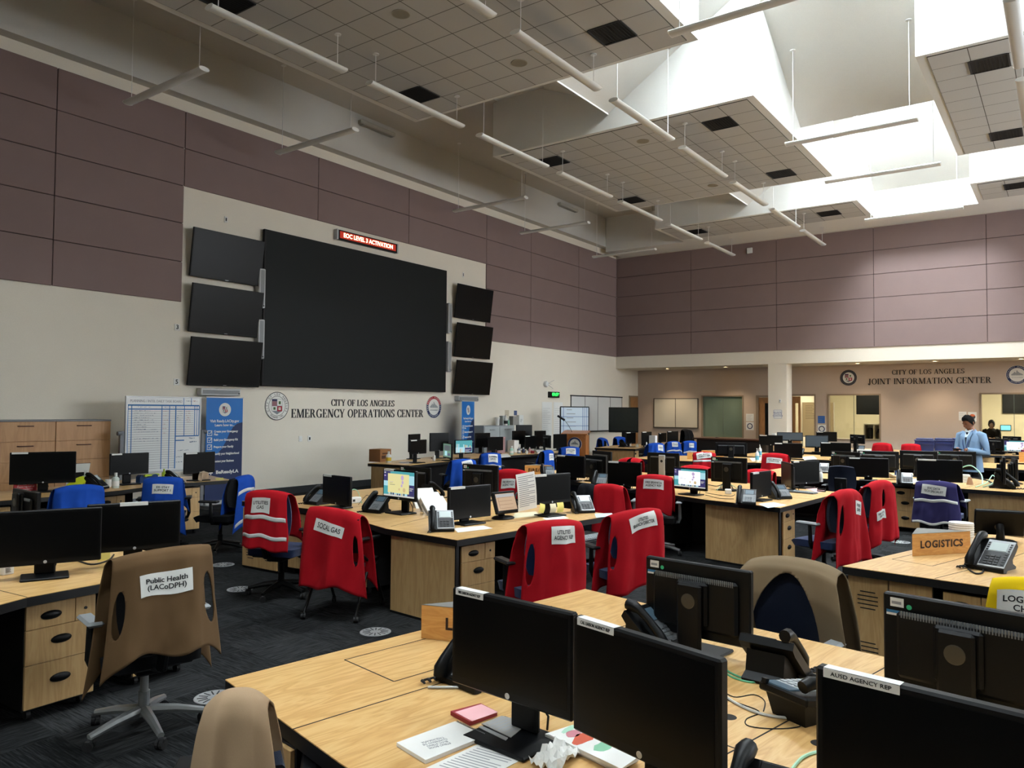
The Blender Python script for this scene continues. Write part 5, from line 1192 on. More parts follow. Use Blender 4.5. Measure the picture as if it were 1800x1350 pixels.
# ================================================================= garments over chair backs
def cloth(n, c): return fabric(n, c, .06, 500, .92, .12, 0, big=.03)
G_red = cloth('red_cloth', '#a00b18'); G_blue = cloth('blue_cloth', '#16439c'); G_tan = cloth('tan_cloth', '#5e4830'); G_khaki = cloth('khaki_cloth', '#74634c'); G_beige = cloth('beige_cloth', '#a0876c'); G_purple = cloth('purple_cloth', '#2e2a55'); G_yellow = cloth('yellow_cloth', '#d8b80e'); G_maroon = cloth('maroon_cloth', '#8a1024'); G_black = cloth('black_cloth', '#14161c')
M_refl = mat('reflective_tape', '#c9c9c6', .35)
def garment(name, label, cat, pose, zt, mat_, ws=.25, wh=.29, hem=.50, front=.62, folds=.026, seed=0, holes=(), card=None, stripes=(), drop=.0, wrap=.10, sag=.032, th=.007, nu=40, nv=56, x0=0.0, flare=.05, tilt=0.0, arch=None, wf=None, group=None):
    """cloth hung over a chair back; outside (+y) falls to hem, inside to front"""
    loc, rz = pose; t = thing(name, label, cat, loc, rz, group); R = random.Random(seed); ph = [R.uniform(0, 6.28) for _ in range(8)]; fq = [R.uniform(3.5, 6.5), R.uniform(7, 11), R.uniform(2, 4)]
    yb = .335
    prof = [(yb+flare, hem), (yb+flare*.6, hem+(zt-hem)*.35), (yb+flare*.15, zt-.14), (yb-.005, zt-.035), (yb-.03, zt+.005), (yb-.062, zt+.014), (yb-.12, zt+.004), (yb-.175, zt-.03), (yb-.215, zt-.16), (yb-.235, front)]
    L = [0]
    for a, c in zip(prof, prof[1:]): L.append(L[-1]+math.hypot(c[0]-a[0], c[1]-a[1]))
    def pf(v):
        s = v*L[-1]
        for i in range(len(prof)-1):
            if s <= L[i+1] or i == len(prof)-2:
                f = (s-L[i])/(L[i+1]-L[i]); return prof[i][0]+(prof[i+1][0]-prof[i][0])*f, prof[i][1]+(prof[i+1][1]-prof[i][1])*f, i
    vtop = L[5]/L[-1]
    def fn(u, v, off=0.0):
        x = 2*u-1; y, z, i = pf(v); outside = v <= vtop; h = max(0, min(1, (zt-z)/max(.05, zt-(hem if outside else front))))
        w_ = ws+((wh if outside else (wf or wh+.025))-ws)*h**.8
        k = h**.7; wob = folds*k*((1-abs(sin(x*fq[0]*.6+ph[0]+.3*h)))*1.8-.9+.5*sin(x*fq[1]+ph[1]+2*h))
        X = -(x*w_+x0+.012*k*sin(3*h+ph[2]+x*2))       # u runs from the viewer's left to right, seen from behind
        e = abs(x)**3
        if outside: y = y+wob+off-wrap*e*(.35+.65*h)
        else: y = y-wob*.5-off-.02*e
        z = z-sag*abs(x)**2.5*(1-.3*h)-(drop if outside else drop+.05)*h*abs(x)**4+h*(.018*sin(x*fq[2]+ph[3])+.010*sin(x*7+ph[4]))+tilt*x
        wr = mnoise.noise(V((X*7+seed, z*4, seed*1.7)))*.016+mnoise.noise(V((X*17+seed, z*9+X*6, seed*.7)))*.009
        return (X, y+wr*(.25+.75*h)*(1 if outside else -.6), z)
    b = MB(); vs = []; fs = []; w1 = nu+1
    TB = [pf(k/600)[1] for k in range(601)]
    def v_of(z, out):
        rng = range(0, int(600*vtop)) if out else range(int(600*vtop)+1, 601)
        return min(rng, key=lambda k: abs(TB[k]-z))/600
    cut = [(a, c, d, e, True) for (a, c, d, e) in holes]+([(0, front, arch[0], arch[1], False)] if arch else [])
    def inside(u, v):
        z = pf(v)[1]
        for q in cut:
            if (v <= vtop) == q[4]:
                r = math.hypot((u-q[0])/q[2], (z-q[1])/q[3])
                if r < 1: return q, r, z
        return None
    ins = [[inside(i/nu*2-1, j/nv) for i in range(nu+1)] for j in range(nv+1)]
    for j in range(nv+1):
        for i in range(nu+1):
            u, v = i/nu, j/nv; h_ = ins[j][i]
            if h_:      # rim vertices slide onto the smooth edge of the opening
                q, r, z = h_; r = max(r, .05); uu = q[0]+(u*2-1-q[0])/r; zz = q[1]+(z-q[1])/r; u = max(0, min(1, (uu+1)/2)); v = v_of(zz, q[4])
            vs.append(fn(u, v))
    for j in range(nv):
        for i in range(nu):
            c4 = [ins[j][i], ins[j][i+1], ins[j+1][i+1], ins[j+1][i]]
            if all(c4): continue
            fs.append((j*w1+i, j*w1+i+1, (j+1)*w1+i+1, (j+1)*w1+i))
    b.add(vs, fs); o = b.build('cloth_body', mat_, t, True, angle=180)
    m = o.modifiers.new('thickness', 'SOLIDIFY'); m.thickness = th; m.offset = 0
    def v_at(z):
        best = min(range(0, 400), key=lambda k: abs(pf(k/400*vtop)[1]-z)); return best/400*vtop
    for (za, zb_, ua, ub) in stripes:
        va, vb = v_at(za), v_at(zb_); b = MB(); b.grid(lambda p, q: fn(ua+(ub-ua)*p, va+(vb-va)*q, .006), 30, 3); s = b.build('reflective_stripe', M_refl, t, True)
        s.modifiers.new('thickness', 'SOLIDIFY').thickness = .002
    if card:
        txt, cx, cz, cw, chh, rot = card; cr, sr = cos(rot), sin(rot); NT_ = int(600*vtop)
        def on(lx, lz, off):        # a point of the flat card laid onto the cloth
            X, Z = cx+lx*cr-lz*sr, cz+lx*sr+lz*cr; lo_, hi_ = 0, NT_
            while hi_-lo_ > 1:
                m_ = (lo_+hi_)//2
                if TB[m_] < Z: lo_ = m_
                else: hi_ = m_
            v = (lo_+(Z-TB[lo_])/max(1e-6, TB[hi_]-TB[lo_]))/600; h = max(0, min(1, (zt-Z)/(zt-hem))); W_ = ws+(wh-ws)*h**.8
            return fn(max(-.1, min(1.1, ((X-x0)/W_+1)/2)), v, off)
        b = MB(); b.sheet(lambda p, q: on((p-.5)*cw, (q-.5)*chh, .008), 10, 6, .001); c2 = b.build('name_card', M_card, t, True)
        lines = txt.count('\n')+1; sz = min(chh/lines*.62, .062); me = text_mesh(txt, sz, 0, .0008)
        xs = [q.co.x for q in me.vertices]; kx = cw*.80/max(1e-6, max(xs)-min(xs)); kx = kx if len(txt) > 8 else min(kx, 1.3)
        b = MB(); b.add([on(q.co.x*kx, q.co.y, .0098) for q in me.vertices], [tuple(f.vertices) for f in me.polygons]); bpy.data.meshes.remove(me); b.build('lettering', M_ink, c2)
    return t
def chair_with(kind, px, py, zt, face, clabel, glabel, gmat, name='vest', cat='vest', P=None, **kw):
    pose = chair(kind, px, py, zt, face, clabel, P); return garment(name, glabel, cat, pose, zt, gmat, **kw)
# the near left chair with the brown vest
chair_with('silver', 285, 965, 1.03, 78, 'black chair with silver star base under the brown vest', 'brown vest with Public Health card over the silver-based chair', G_tan, ws=.25, wh=.30, hem=.52, front=.44, folds=.02, seed=3, wf=.33,
           holes=[(-.84, .78, .10, .11), (.83, .78, .12, .13)], card=('Public Health\n(LACoDPH)', -.005, .88, .27, .115, .02), drop=.10, wrap=.10, nu=64, nv=90, flare=.07, tilt=.012, sag=.02, P=(2.31, 4.20))
pose = chair('dark', 0, 0, .80, 48, 'navy chair under the beige jacket at the bottom edge', P=tuple((at(414, 1224, .985)-Mx.Rotation(rad(48)+pi/2, 3, 'Z') @ V((0, BACKY, 0)))[:2]))
pj = at(414, 1224, .985); ro = Mx.Rotation(pose[1], 3, 'Z') @ V((0, BACKY, 0))
garment('jacket', 'beige jacket over a chair back, cut by the bottom edge', 'jacket', ((pj.x-ro.x, pj.y-ro.y, 0), pose[1]), .985, G_beige, ws=.085, wh=.17, hem=.30, front=.3, folds=.03, seed=8, wrap=.10, sag=.05, nu=56, nv=80)
chair_with('pale', 1400, 985, 1.0, 172, 'dark navy chair under the khaki jacket behind the nearest desk', 'khaki jacket spread over a navy chair back at right', G_khaki, 'jacket', 'jacket', ws=.25, wh=.34, hem=.45, front=.55, folds=.018, seed=11, wrap=.1, sag=.04, arch=(.60, .40), wf=.35, nu=56, nv=80)
chair_with('pale', 1838, 1024, 1.0, -5, 'chair with pale arms under the yellow vest at the right edge', 'yellow vest with white card at the right edge', G_yellow, ws=.22, wh=.28, hem=.5, seed=5, card=('LOGISTICS\nCHIEF', -.06, .90, .26, .13, 0))
# red vests around the centre desk
chair_with('navy', 470, 864, 1.02, 22, 'navy chair under the white-striped red vest, centre left', 'red vest with two white stripes and UTILITIES GAS card', G_red, ws=.215, wh=.235, hem=.50, seed=21, folds=.012, card=('UTILITIES\nGAS', -.02, .90, .19, .14, 0), stripes=[(.77, .81, .02, .98), (.60, .635, .02, .98)], wrap=.08)
chair_with('guest', 588, 896, 0.93, 24, 'folding chair on casters under the plain red vest', 'plain red vest with SOCAL GAS card over the folding chair', G_red, ws=.24, wh=.32, hem=.28, seed=22, folds=.024, holes=[(.80, .64, .09, .13)], front=.36, card=('SOCAL GAS', -.02, .78, .26, .10, -.22), drop=.04, tilt=-.03)
chair_with('navy', 975, 917, .97, 62, 'navy chair under the agency rep red vest, nearer centre one', 'red vest with UTILITIES AGENCY REP card', G_red, ws=.235, wh=.29, hem=.35, seed=23, folds=.032, holes=[(-.83, .72, .11, .14)], front=.38, wf=.34, card=('UTILITIES\nAGENCY REP', .04, .88, .20, .13, 0), drop=.08)
chair_with('navy', 1118, 898, .97, 58, 'navy chair under the branch director red vest', 'red vest with UTILITIES BRANCH DIRECTOR card', G_red, ws=.24, wh=.30, hem=.36, seed=24, folds=.032, holes=[(-.86, .70, .09, .13)], front=.38, wf=.34, card=('UTILITIES\nBRANCH DIRECTOR', .03, .89, .26, .12, .16), drop=.10, tilt=.02)
chair_with('mesh', 1150, 836, 1.0, 18, 'mesh chair with silver frame under the fire branch red vest', 'red vest with FIRE BRANCH AGENCY REP card on the mesh chair', G_red, ws=.215, wh=.22, hem=.55, front=.62, seed=25, folds=.012, card=('FIRE BRANCH\nAGENCY REP', .0, .90, .24, .12, -.04))
pose = chair('black', 1055, 852, .98, 12, 'black chair under the black and red jacket')
garment('jacket', 'black and red jacket left of the fire branch vest', 'jacket', pose, .98, G_red, ws=.17, wh=.24, hem=.45, seed=26, x0=.09); garment('jacket', 'black jacket half beside the red cloth, middle of the hall', 'jacket', pose, .975, G_black, ws=.10, wh=.12, hem=.45, seed=27, x0=-.15)
chair_with('navy', 898, 826, 0.98, 28, 'chair under the red vest behind the touch screen', 'red vest with FIRE BRANCH card behind the touch screen', G_red, ws=.23, wh=.25, hem=.45, seed=28, card=('FIRE BRANCH\nAGENCY REP', -.02, .80, .19, .13, -.05), sag=.05)
chair_with('black', 1112, 806, .93, 170, 'chair under the split red jacket behind the wide dark monitor', 'bright red jacket hung open behind the wide dark monitor', G_red, 'jacket', 'jacket', ws=.24, wh=.27, hem=.5, front=.55, seed=29, arch=(.35, .40))
chair_with('black', 1225, 819, .88, 172, 'chair under the red jacket just above the lit white screen', 'red jacket just above the lit white screen', G_red, 'jacket', 'jacket', ws=.26, wh=.28, hem=.55, seed=30)
chair_with('black', 1338, 826, .88, 172, 'chair under the red jacket behind the slim dark monitor', 'red jacket behind the slim dark monitor, lower of two', G_red, 'jacket', 'jacket', ws=.24, wh=.27, hem=.5, front=.55, seed=31, arch=(.4, .25))
chair_with('black', 1243, 793, .98, 20, 'chair under the white-striped red vest beside the LAW sign', 'red vest with white stripes and card beside the LAW sign', G_red, ws=.22, wh=.24, hem=.45, seed=32, P=(14.95, 6.0), card=('LAW BRANCH\nAGENCY REP', .0, .93, .30, .12, .12), stripes=[(.80, .84, .02, .98), (.60, .64, .02, .98)])
chair_with('black', 1370, 793, .98, 8, 'chair under the tall red vest before the column', 'tall plain red vest with white card before the column', G_red, ws=.24, wh=.27, hem=.4, seed=33, P=(15.52, 4.72), card=('LAW BRANCH\nDIRECTOR', .0, .85, .29, .11, -.05), drop=.05)
chair_with('dark', 1478, 818, .99, 2, 'bare dark blue chair facing away, no vest', 'unused', G_red) if False else chair('dark', 1478, 818, .99, 2, 'bare dark blue chair with no vest, left of the purple vest')
chair_with('pale', 1490, 862, 1.0, 72, 'pale-armed navy chair under the left red vest of the right pair', 'red vest at right, left and nearer one of the pair', G_red, ws=.225, wh=.30, hem=.30, seed=35, folds=.036, holes=[(-.70, .74, .14, .15)], front=.4, card=('FIRE\nEMS', .08, .83, .13, .14, -.1), drop=.08, sag=.06)
chair_with('pale', 1550, 846, 1.0, 66, 'pale-armed navy chair under the right red vest of the right pair', 'red vest at right, farther one of the pair with a low card', G_red, ws=.215, wh=.29, hem=.34, seed=36, folds=.036, holes=[(-.25, .82, .12, .10)], front=.45, card=('FIRE BRANCH\nDIRECTOR', -.12, .65, .15, .10, 0), drop=.06, sag=.07)
chair_with('pale', 1650, 847, .90, -6, 'pale-armed chair under the purple vest', 'purple vest with white stripes and card', G_purple, ws=.24, wh=.285, hem=.36, seed=37, folds=.02, card=('EOC DATA\nTECH SPECIALIST', -.01, .80, .29, .125, -.1), stripes=[(.645, .685, .02, .98), (.365, .395, .02, .98)], P=(at(1650, 847, .90).x+.24, at(1650, 847, .90).y))
# blue vests at the left
chair_with('dark', 140, 854, .93, 78, 'dark chair under the plain blue jacket at left', 'plain blue jacket at left, in front of the wood cabinets', G_blue, 'jacket', 'jacket', ws=.24, wh=.28, hem=.6, front=.6, seed=41, sag=.04)
chair_with('navy', 287, 840, .93, 56, 'navy chair under the support vest at left', 'blue vest with STAY SUPPORT card', G_blue, ws=.22, wh=.27, hem=.30, seed=42, card=('EIS STAY\nSUPPORT 1', -.0, .80, .24, .12, -.06), drop=.05)
chair_with('black', 425, 838, .94, 118, 'black chair turned sideways under the striped blue vest', 'blue vest with white stripes hung sideways below the banner', G_blue, ws=.20, wh=.28, hem=.35, front=.45, seed=43, x0=.09, stripes=[(.76, .80, .02, .98), (.40, .44, .02, .98)], drop=.08)
# blue vests further back
chair_with('black', 815, 808, .93, 60, 'chair under the leaning blue vest behind the white binders', 'blue vest with white card slumped behind the white binders', G_blue, ws=.22, wh=.27, hem=.45, seed=44, card=('PLANNING', .05, .86, .2, .12, .2), drop=.08)
chair_with('black', 863, 797, .93, 48, 'chair under the white-striped blue vest by the small lit screen', 'blue vest with white stripe and PLANNING DEPUTY card', G_blue, ws=.2, wh=.23, hem=.4, seed=45, card=('PLANNING\nDEPUTY', .03, .84, .19, .16, 0), stripes=[(.67, .71, .02, .98)])
chair_with('black', 964, 792, .93, 80, 'chair under the narrow blue vest above the FIRE sign', 'narrow blue vest with small card above the FIRE sign', G_blue, ws=.15, wh=.18, hem=.4, seed=46, card=('PLAN\nUNIT', .02, .80, .13, .14, 0))
chair_with('black', 1002, 786, .93, 50, 'chair under the blue vest below the podium', 'blue vest with wide card just below the podium', G_blue, ws=.23, wh=.25, hem=.55, seed=47, card=('SITUATION\nUNIT', .0, .84, .24, .14, 0))
chair_with('navy', 1157, 779, .95, 50, 'chair under the first blue vest at far centre', 'far blue vest with card, leftmost of four before the alcove', G_blue, P=(18.75, 9.0), ws=.22, wh=.26, hem=.5, seed=48, card=('UNIT', .1, .84, .14, .16, 0))
chair_with('navy', 1188, 772, .93, 55, 'chair under the second blue vest at far centre', 'far blue vest with white stripe, second of four before the alcove', G_blue, P=(20.6, 9.35), ws=.2, wh=.3, hem=.45, seed=49, card=('UNIT\nLEAD', .0, .87, .19, .15, 0), stripes=[(.67, .71, .02, .98)], drop=.06)
chair_with('navy', 1213, 773, .94, 50, 'chair under the third blue vest at far centre', 'far blue vest with low white stripe, third of four before the alcove', G_blue, P=(21.1, 9.05), ws=.2, wh=.25, hem=.45, seed=50, card=('UNIT', .02, .82, .16, .13, 0), stripes=[(.62, .66, .02, .98)])
chair_with('navy', 1244, 768, .98, 50, 'chair under the fourth blue vest at far centre', 'far blue vest with tall card, rightmost of four before the alcove', G_blue, P=(22.3, 8.9), ws=.2, wh=.22, hem=.45, seed=51, card=('UNIT', .06, .85, .13, .17, 0))
chair_with('black', 1056, 770, .97, -80, 'chair under the open blue jacket right of the podium', 'open blue jacket right of the podium, left of two', G_blue, 'jacket', 'jacket', ws=.25, wh=.30, hem=.5, front=.6, seed=52, arch=(.62, .30))
chair_with('black', 1087, 768, .97, -95, 'chair under the open blue jacket below the big television', 'open blue jacket below the big television, right of two', G_blue, 'jacket', 'jacket', ws=.27, wh=.34, hem=.5, front=.6, seed=53, arch=(.6, .30))
chair_with('black', 1204, 755, 1.15, -95, 'tall chair under the black jacket before the cream whiteboard', 'bulky black jacket before the cream whiteboard', G_black, 'jacket', 'jacket', ws=.28, wh=.36, hem=.6, seed=54, folds=.03)
chair('dark', 1229, 765, 1.0, -95, 'bare dark chair between the black jacket and the fourth blue vest', P=(23.3, 8.75))
chair_with('black', 1580, 775, 1.05, 5, 'chair under the crumpled red jacket left of the blue bins', 'crumpled red jacket left of the blue bins, left of two', G_red, 'jacket', 'jacket', ws=.2, wh=.28, hem=.5, seed=55, folds=.03, P=(20.9, 3.75))
chair_with('black', 1598, 777, 1.05, 5, 'chair under the red jacket touching the blue bins', 'red jacket touching the blue bins, right of two', G_red, 'jacket', 'jacket', ws=.2, wh=.25, hem=.5, seed=56, P=(20.8, 3.1))
chair('dark', 1215, 905, .96, -8, 'dark chair in shade left of the wooden end panel, middle of the hall', P=(8.1, 4.75)) if False else None

for o_ in bpy.data.objects:      # a slimmer chair stands under the beige jacket
    if o_.get('label', '').startswith('navy chair under the beige'): o_.scale = (.7, 1, 1)
# ================================================================= things on and around the desks
def quad_thing(name, label, cat, px4, th, mat_, z=TZ+.0008, part='sheet', lines=None, group=None):
    """a flat thing whose outline is given by its corners on the desk"""
    P = [at(x, y, z) for x, y in px4]; c = sum(P, V((0, 0, 0)))/4; t = thing(name, label, cat, (c.x, c.y, z), 0, group)
    L = ccw([((p-c).x, (p-c).y) for p in P]); b = MB(); b.prism(L, 0, th); b.build(part, mat_, t)
    if lines:
        p0, p1, p3 = P[0]-c, P[1]-c, P[3]-c; r = random.Random(len(label)); b = MB()
        for i in range(lines):
            v = .12+.76*i/lines; e = .9 if r.random() > .3 else .6; s0 = p0+(p1-p0)*.1+(p3-p0)*v; s1 = p0+(p1-p0)*e+(p3-p0)*v; d = (p3-p0)*(.22/lines)
            b.add([(s0.x, s0.y, th+.0004), (s1.x, s1.y, th+.0004), ((s1+d).x, (s1+d).y, th+.0004), ((s0+d).x, (s0+d).y, th+.0004)], [(0, 1, 2, 3)])
        b.build('printing', M_line, t)
    return t
M_paper = mat('paper_white', '#e0dfda', .8); M_paperc = mat('paper_cream', '#dcd3b4', .8); M_yel = mat('sticky_yellow', '#e0d67c', .8); M_pink = mat('paper_pink', '#d9a5a8', .8); M_redb = mat('book_red', '#8a1e2a', .5); M_grey = mat('paper_grey', '#8f8c88', .7)
t = quad_thing('notebook', 'spiral notebook with grey lettering at the front of the nearest desk', 'notebook', [(697, 1312), (800, 1274), (853, 1300), (748, 1343)], .012, M_paper, part='cover')
o = text('lettering', 'STENO BOOK\nBLOC STENO\nCUADERNO DE\nTAQUIGRAFIA', .016, M_line, t, (-.03, -.005, .0125), (0, 0, rad(158)), depth=.0002, fit=.085)
b = MB(); p0, p1 = at(802, 1275)-at(775, 1307), at(852, 1299)-at(775, 1307)
for i in range(22):
    q = p0+(p1-p0)*(i+.5)/22; b.tube([(q.x-.004, q.y, .0), (q.x, q.y, .016), (q.x+.004, q.y, .0)], .0014, 5)
b.build('spiral_binding', M_line, t)
quad_thing('paper_sheet', 'printed white sheet at the bottom edge, in front of the notebook', 'paper', [(848, 1305), (932, 1328), (860, 1365), (745, 1352)], .001, M_paper, lines=12)
t = quad_thing('note_pad', 'pink pad with red spine left of the monitor base', 'pad', [(792, 1257), (845, 1243), (874, 1258), (826, 1276)], .014, [M_redb]); 
P = [at(x, y, TZ+.015) for x, y in ((800, 1252), (846, 1238), (875, 1252), (830, 1268))]; c = V(t.location); b = MB(); b.prism(ccw([((p-c).x, (p-c).y) for p in P]), .014, .0152); b.build('top_page', M_pink, t)
quad_thing('receipt', 'crumpled grey receipt on the front monitor base', 'paper', [(846, 1273), (882, 1259), (930, 1271), (898, 1297)], .002, M_grey, z=TZ+.016, lines=6)
quad_thing('ruler', 'short grey ruler on the front monitor base', 'ruler', [(841, 1279), (846, 1276), (893, 1298), (889, 1302)], .002, M_alu, z=TZ+.016)
for i, (dx, dy, l) in enumerate(((0, 0, 'lowest in the stack under the map'), (3, -2, 'middle of the stack under the map'))):
    quad_thing('magazine', 'white booklet right of the monitor base, '+l, 'booklet', [(955+dx, 1298+dy), (1003+dx, 1282+dy), (1122+dx, 1338+dy), (1085+dx, 1358+dy)], .011, M_paper, z=TZ+.0008+i*.0115)
t = quad_thing('map_sheet', 'printed map with orange and green patches on the booklets', 'map', [(962, 1290), (1003, 1276), (1122, 1331), (1092, 1352)], .001, M_paper, z=TZ+.025)
c = V(t.location)
for nm, m, px, py, rx, ry in (('orange_patch', mat('map_orange', '#c8553a', .7), 1025, 1298, .055, .028), ('rose_patch', mat('map_rose', '#c8808a', .7), 1008, 1290, .035, .022), ('green_patch', mat('map_green', '#7fb594', .7), 1060, 1313, .04, .025), ('mint_patch', mat('map_mint', '#a8d0b8', .7), 1000, 1281, .04, .012)):
    p = at(px, py, TZ+.026)-c; b = MB(); r = random.Random(px); b.prism([(p.x+rx*(.8+.4*r.random())*cos(2*pi*k/14), p.y+ry*(.8+.4*r.random())*sin(2*pi*k/14)) for k in range(14)], .0011, .0014); b.build(nm, m, t)
t = thing('crumpled_paper', 'crumpled white napkin at the bottom edge between the two front monitors', 'paper', at(975, 1338)); r = random.Random(4); b = MB(); h = [[r.uniform(.002, .035) for i in range(12)] for j in range(10)]
b.sheet(lambda u, v: ((u-.5)*.16+(v-.5)*.03, (v-.5)*.10, h[min(9, int(v*9.99))][min(11, int(u*11.99))]+.002), 11, 9, .001); b.build('sheet', M_paper, t)
a0, a1 = at(752, 1211), at(823, 1211); t = thing('pen', 'grey pen lying left of the front left monitor', 'pen', (a0+a1)/2, math.atan2((a1-a0).y, (a1-a0).x)); L = (a1-a0).length/2
b = MB(); b.tube([(-L, 0, .006), (L*.8, 0, .006)], .005, 8); b.build('barrel', M_alu, t); b = MB(); b.tube([(L*.8, 0, .006), (L, 0, .004)], [.004, .001], 8); b.build('tip', M_ink, t)
quad_thing('paper_sheet', 'small white sheet under the green-dot monitor near the aisle', 'paper', [(1122, 1113), (1182, 1113), (1176, 1131), (1118, 1124)], .001, M_paper)
def cable(label, pts, r, m, z=TZ, lift=None, name='cable', n=6):
    P = [at(x, y, z+r) for x, y in pts]
    if lift: P = [V((p.x, p.y, p.z+l)) for p, l in zip(P, lift)]
    Q = []
    for i in range(len(P)-1):
        p0, p1, p2, p3 = P[max(0, i-1)], P[i], P[i+1], P[min(len(P)-1, i+2)]
        for k in range(n):
            s = k/n; Q.append(.5*((2*p1)+(p2-p0)*s+(2*p0-5*p1+4*p2-p3)*s*s+(3*p1-p0-3*p2+p3)*s**3))
    Q.append(P[-1]); c = sum(Q, V((0, 0, 0)))/len(Q); c.z = z; b = MB(); b.tube([q-c for q in Q], r, 6); o = b.build(name, m, None, True, loc=c); return tag(o, label, 'cable')
M_cgreen = mat('cable_green', '#58a07c', .45); M_cwhite = mat('cable_white', '#bdbdb8', .5); M_cmint = mat('cable_mint', '#9ac8ac', .45)
cable('upper green network cable running to the black phone seen from behind', [(1262, 1166), (1285, 1183), (1315, 1194), (1338, 1193)], .004, M_cgreen); cable('lower green network cable running to the black phone seen from behind', [(1262, 1171), (1285, 1189), (1318, 1199), (1342, 1197)], .004, M_cgreen)
cable('thick white cable lying across the nearest desk', [(1262, 1212), (1290, 1234), (1335, 1254), (1385, 1262), (1428, 1260)], .005, M_cwhite); cable('thin black cable looped below the white cable', [(1262, 1225), (1310, 1240), (1335, 1252), (1312, 1264), (1316, 1276), (1360, 1281), (1405, 1277), (1418, 1262)], .002, M_rubber); cable('thin black cable looped above the white cable', [(1262, 1208), (1290, 1225), (1325, 1221), (1344, 1232), (1342, 1250)], .002, M_rubber)
cable('mint cable at the bottom beside the AUSD monitor', [(1392, 1352), (1410, 1332), (1435, 1322), (1462, 1318)], .005, M_cmint)
cable('black coiled phone cord behind the AUSD monitor, upper one', [(1402, 1190), (1425, 1186), (1450, 1195), (1470, 1206)], .008, M_rubber); cable('black coiled phone cord behind the AUSD monitor, lower one', [(1402, 1196), (1420, 1202), (1438, 1213), (1462, 1212)], .008, M_rubber)
# left desk
cable('black cable bundle between the two wide monitors at left', [(95, 990), (125, 983), (160, 992), (190, 985), (200, 975)], .006, M_rubber); cable('green cable between the two wide monitors at left', [(118, 986), (140, 976), (165, 984)], .004, M_cgreen)
t = thing('sticky_note', 'yellow sticky note leaning at the wide monitor behind the brown vest', 'note', at(183, 985), rad(-10)); b = MB(); b.box(-.038, .038, 0, .012, 0, .075); b.build('pad', M_yel, t)
t = thing('power_adapter', 'white power adapter at the left edge beside the wide monitor', 'adapter', at(12, 1010), rad(10)); b = MB(); b.box(-.035, .035, -.02, .02, 0, .055, .006); b.build('case', M_card, t); b = MB(); print_lines(b, -.02, .02, .015, .045, 4, -.0203, 3, .003); b.build('printing', M_ink, t)
t = thing('mouse_platform', 'round black mouse platform with a mouse at the left edge', 'tray', (1.42, 4.52, .64)); b = MB(); b.lathe([(.12, 0), (.13, .008), (.12, .014), (0, .014)], 24); b.build('platform', M_black, t); b = MB(); b.box(-.015, .015, .05, .5, -.01, .0); b.box(-.02, .02, .4, .5, 0, .05); b.build('arm', M_black, t); b = MB(); b.lathe([(.035, .0), (.04, .012), (.03, .03), (0, .036)], 16, (0, 0, .014), .8, 1.3); b.build('mouse', M_mon, t, True)
t = thing('tent_card', 'small red notice card in front of the large dark monitor at left', 'sign', at(46, 865, TZ), rad(4)); b = MB(); b.add([(-.13, 0, 0), (.13, 0, 0), (.13, .03, .13), (-.13, .03, .13), (-.13, .06, 0), (.13, .06, 0)], [(0, 1, 2, 3), (3, 2, 5, 4), (0, 4, 5, 1), (0, 3, 4), (1, 5, 2)]); b.build('card', mat('card_red', '#c02a35', .5), t)
o = text('lettering', 'SPECIAL CASE\nPlease log out of\nthe computer', .03, M_paper, t, (0, .014, .066), (pi/2-.225, 0, 0), fit=.2)
def bottle(label, P, h, r, m, cap=None, band=None, name='bottle', pump=False, z=TZ, group=None):
    t = thing(name, label, 'bottle', (P[0], P[1], z)); hb = h*.72
    b = MB(); b.lathe([(r*.92, 0), (r, .006), (r, hb*.85), (r*.7, hb), (r*.35, hb*1.05), (r*.35, hb*1.1)], 16); b.build('body', m, t, True)
    b = MB(); b.lathe([(r*.42, hb*1.08), (r*.42, h if not pump else hb*1.2), (0, h if not pump else hb*1.2)], 12)
    if pump: b.tube([(0, 0, hb*1.15), (0, 0, h), (-r*1.0, 0, h*.99)], r*.16, 6)
    b.build('pump' if pump else 'cap', cap or M_card, t)
    if band: b = MB(); b.lathe([(r*1.01, hb*.22), (r*1.01, hb*.65)], 16); b.build('label_band', band, t)
    return t
M_gel = mat('gel_green', '#8fc4ae', .2); M_clear = mat('bottle_clear', '#c4cfc8', .15); M_lime = mat('lime_plastic', '#a9c53a', .4); M_wht = mat('white_plastic', '#dcdcd8', .35)
bottle('green gel sanitizer bottle left of the grey phone on the left desk', at(152, 851), .19, .032, M_gel, pump=True); bottle('clear sanitizer bottle left of the middle dark monitor on the left desk', at(203, 858), .20, .045, M_clear, band=M_wht)
bottle('lime green bottle behind the support vest', at(288, 842), .15, .03, M_lime, cap=M_lime)
t = thing('copy_stand', 'white sloping copy stand right of the large dark monitor', 'stand', at(139, 852), rad(-5)); b = MB(); b.prism([(0, 0)]*0 or [(-.16, -.05), (.14, -.05), (.14, .02), (-.16, .02)], 0, .012); b.add([(-.16, 0, .012), (.10, 0, .012), (.16, .06, .28), (-.10, .06, .28), (-.16, .012, .012), (.10, .012, .012), (.16, .072, .28), (-.10, .072, .28)], [(0, 1, 2, 3), (7, 6, 5, 4), (0, 4, 5, 1), (1, 5, 6, 2), (2, 6, 7, 3), (3, 7, 4, 0)]); b.build('panel', M_wht, t); b = MB(); b.box(-.12, .05, -.03, -.01, .012, .17, .004); b.build('dark_cutout', M_black, t)
t = thing('paper_roll', 'white paper roll between the white stand and the large monitor', 'roll', at(130, 853)); b = MB(); b.cyl((-.06, 0, .04), .04, .12, 16, 'X'); b.build('roll', M_paper, t)
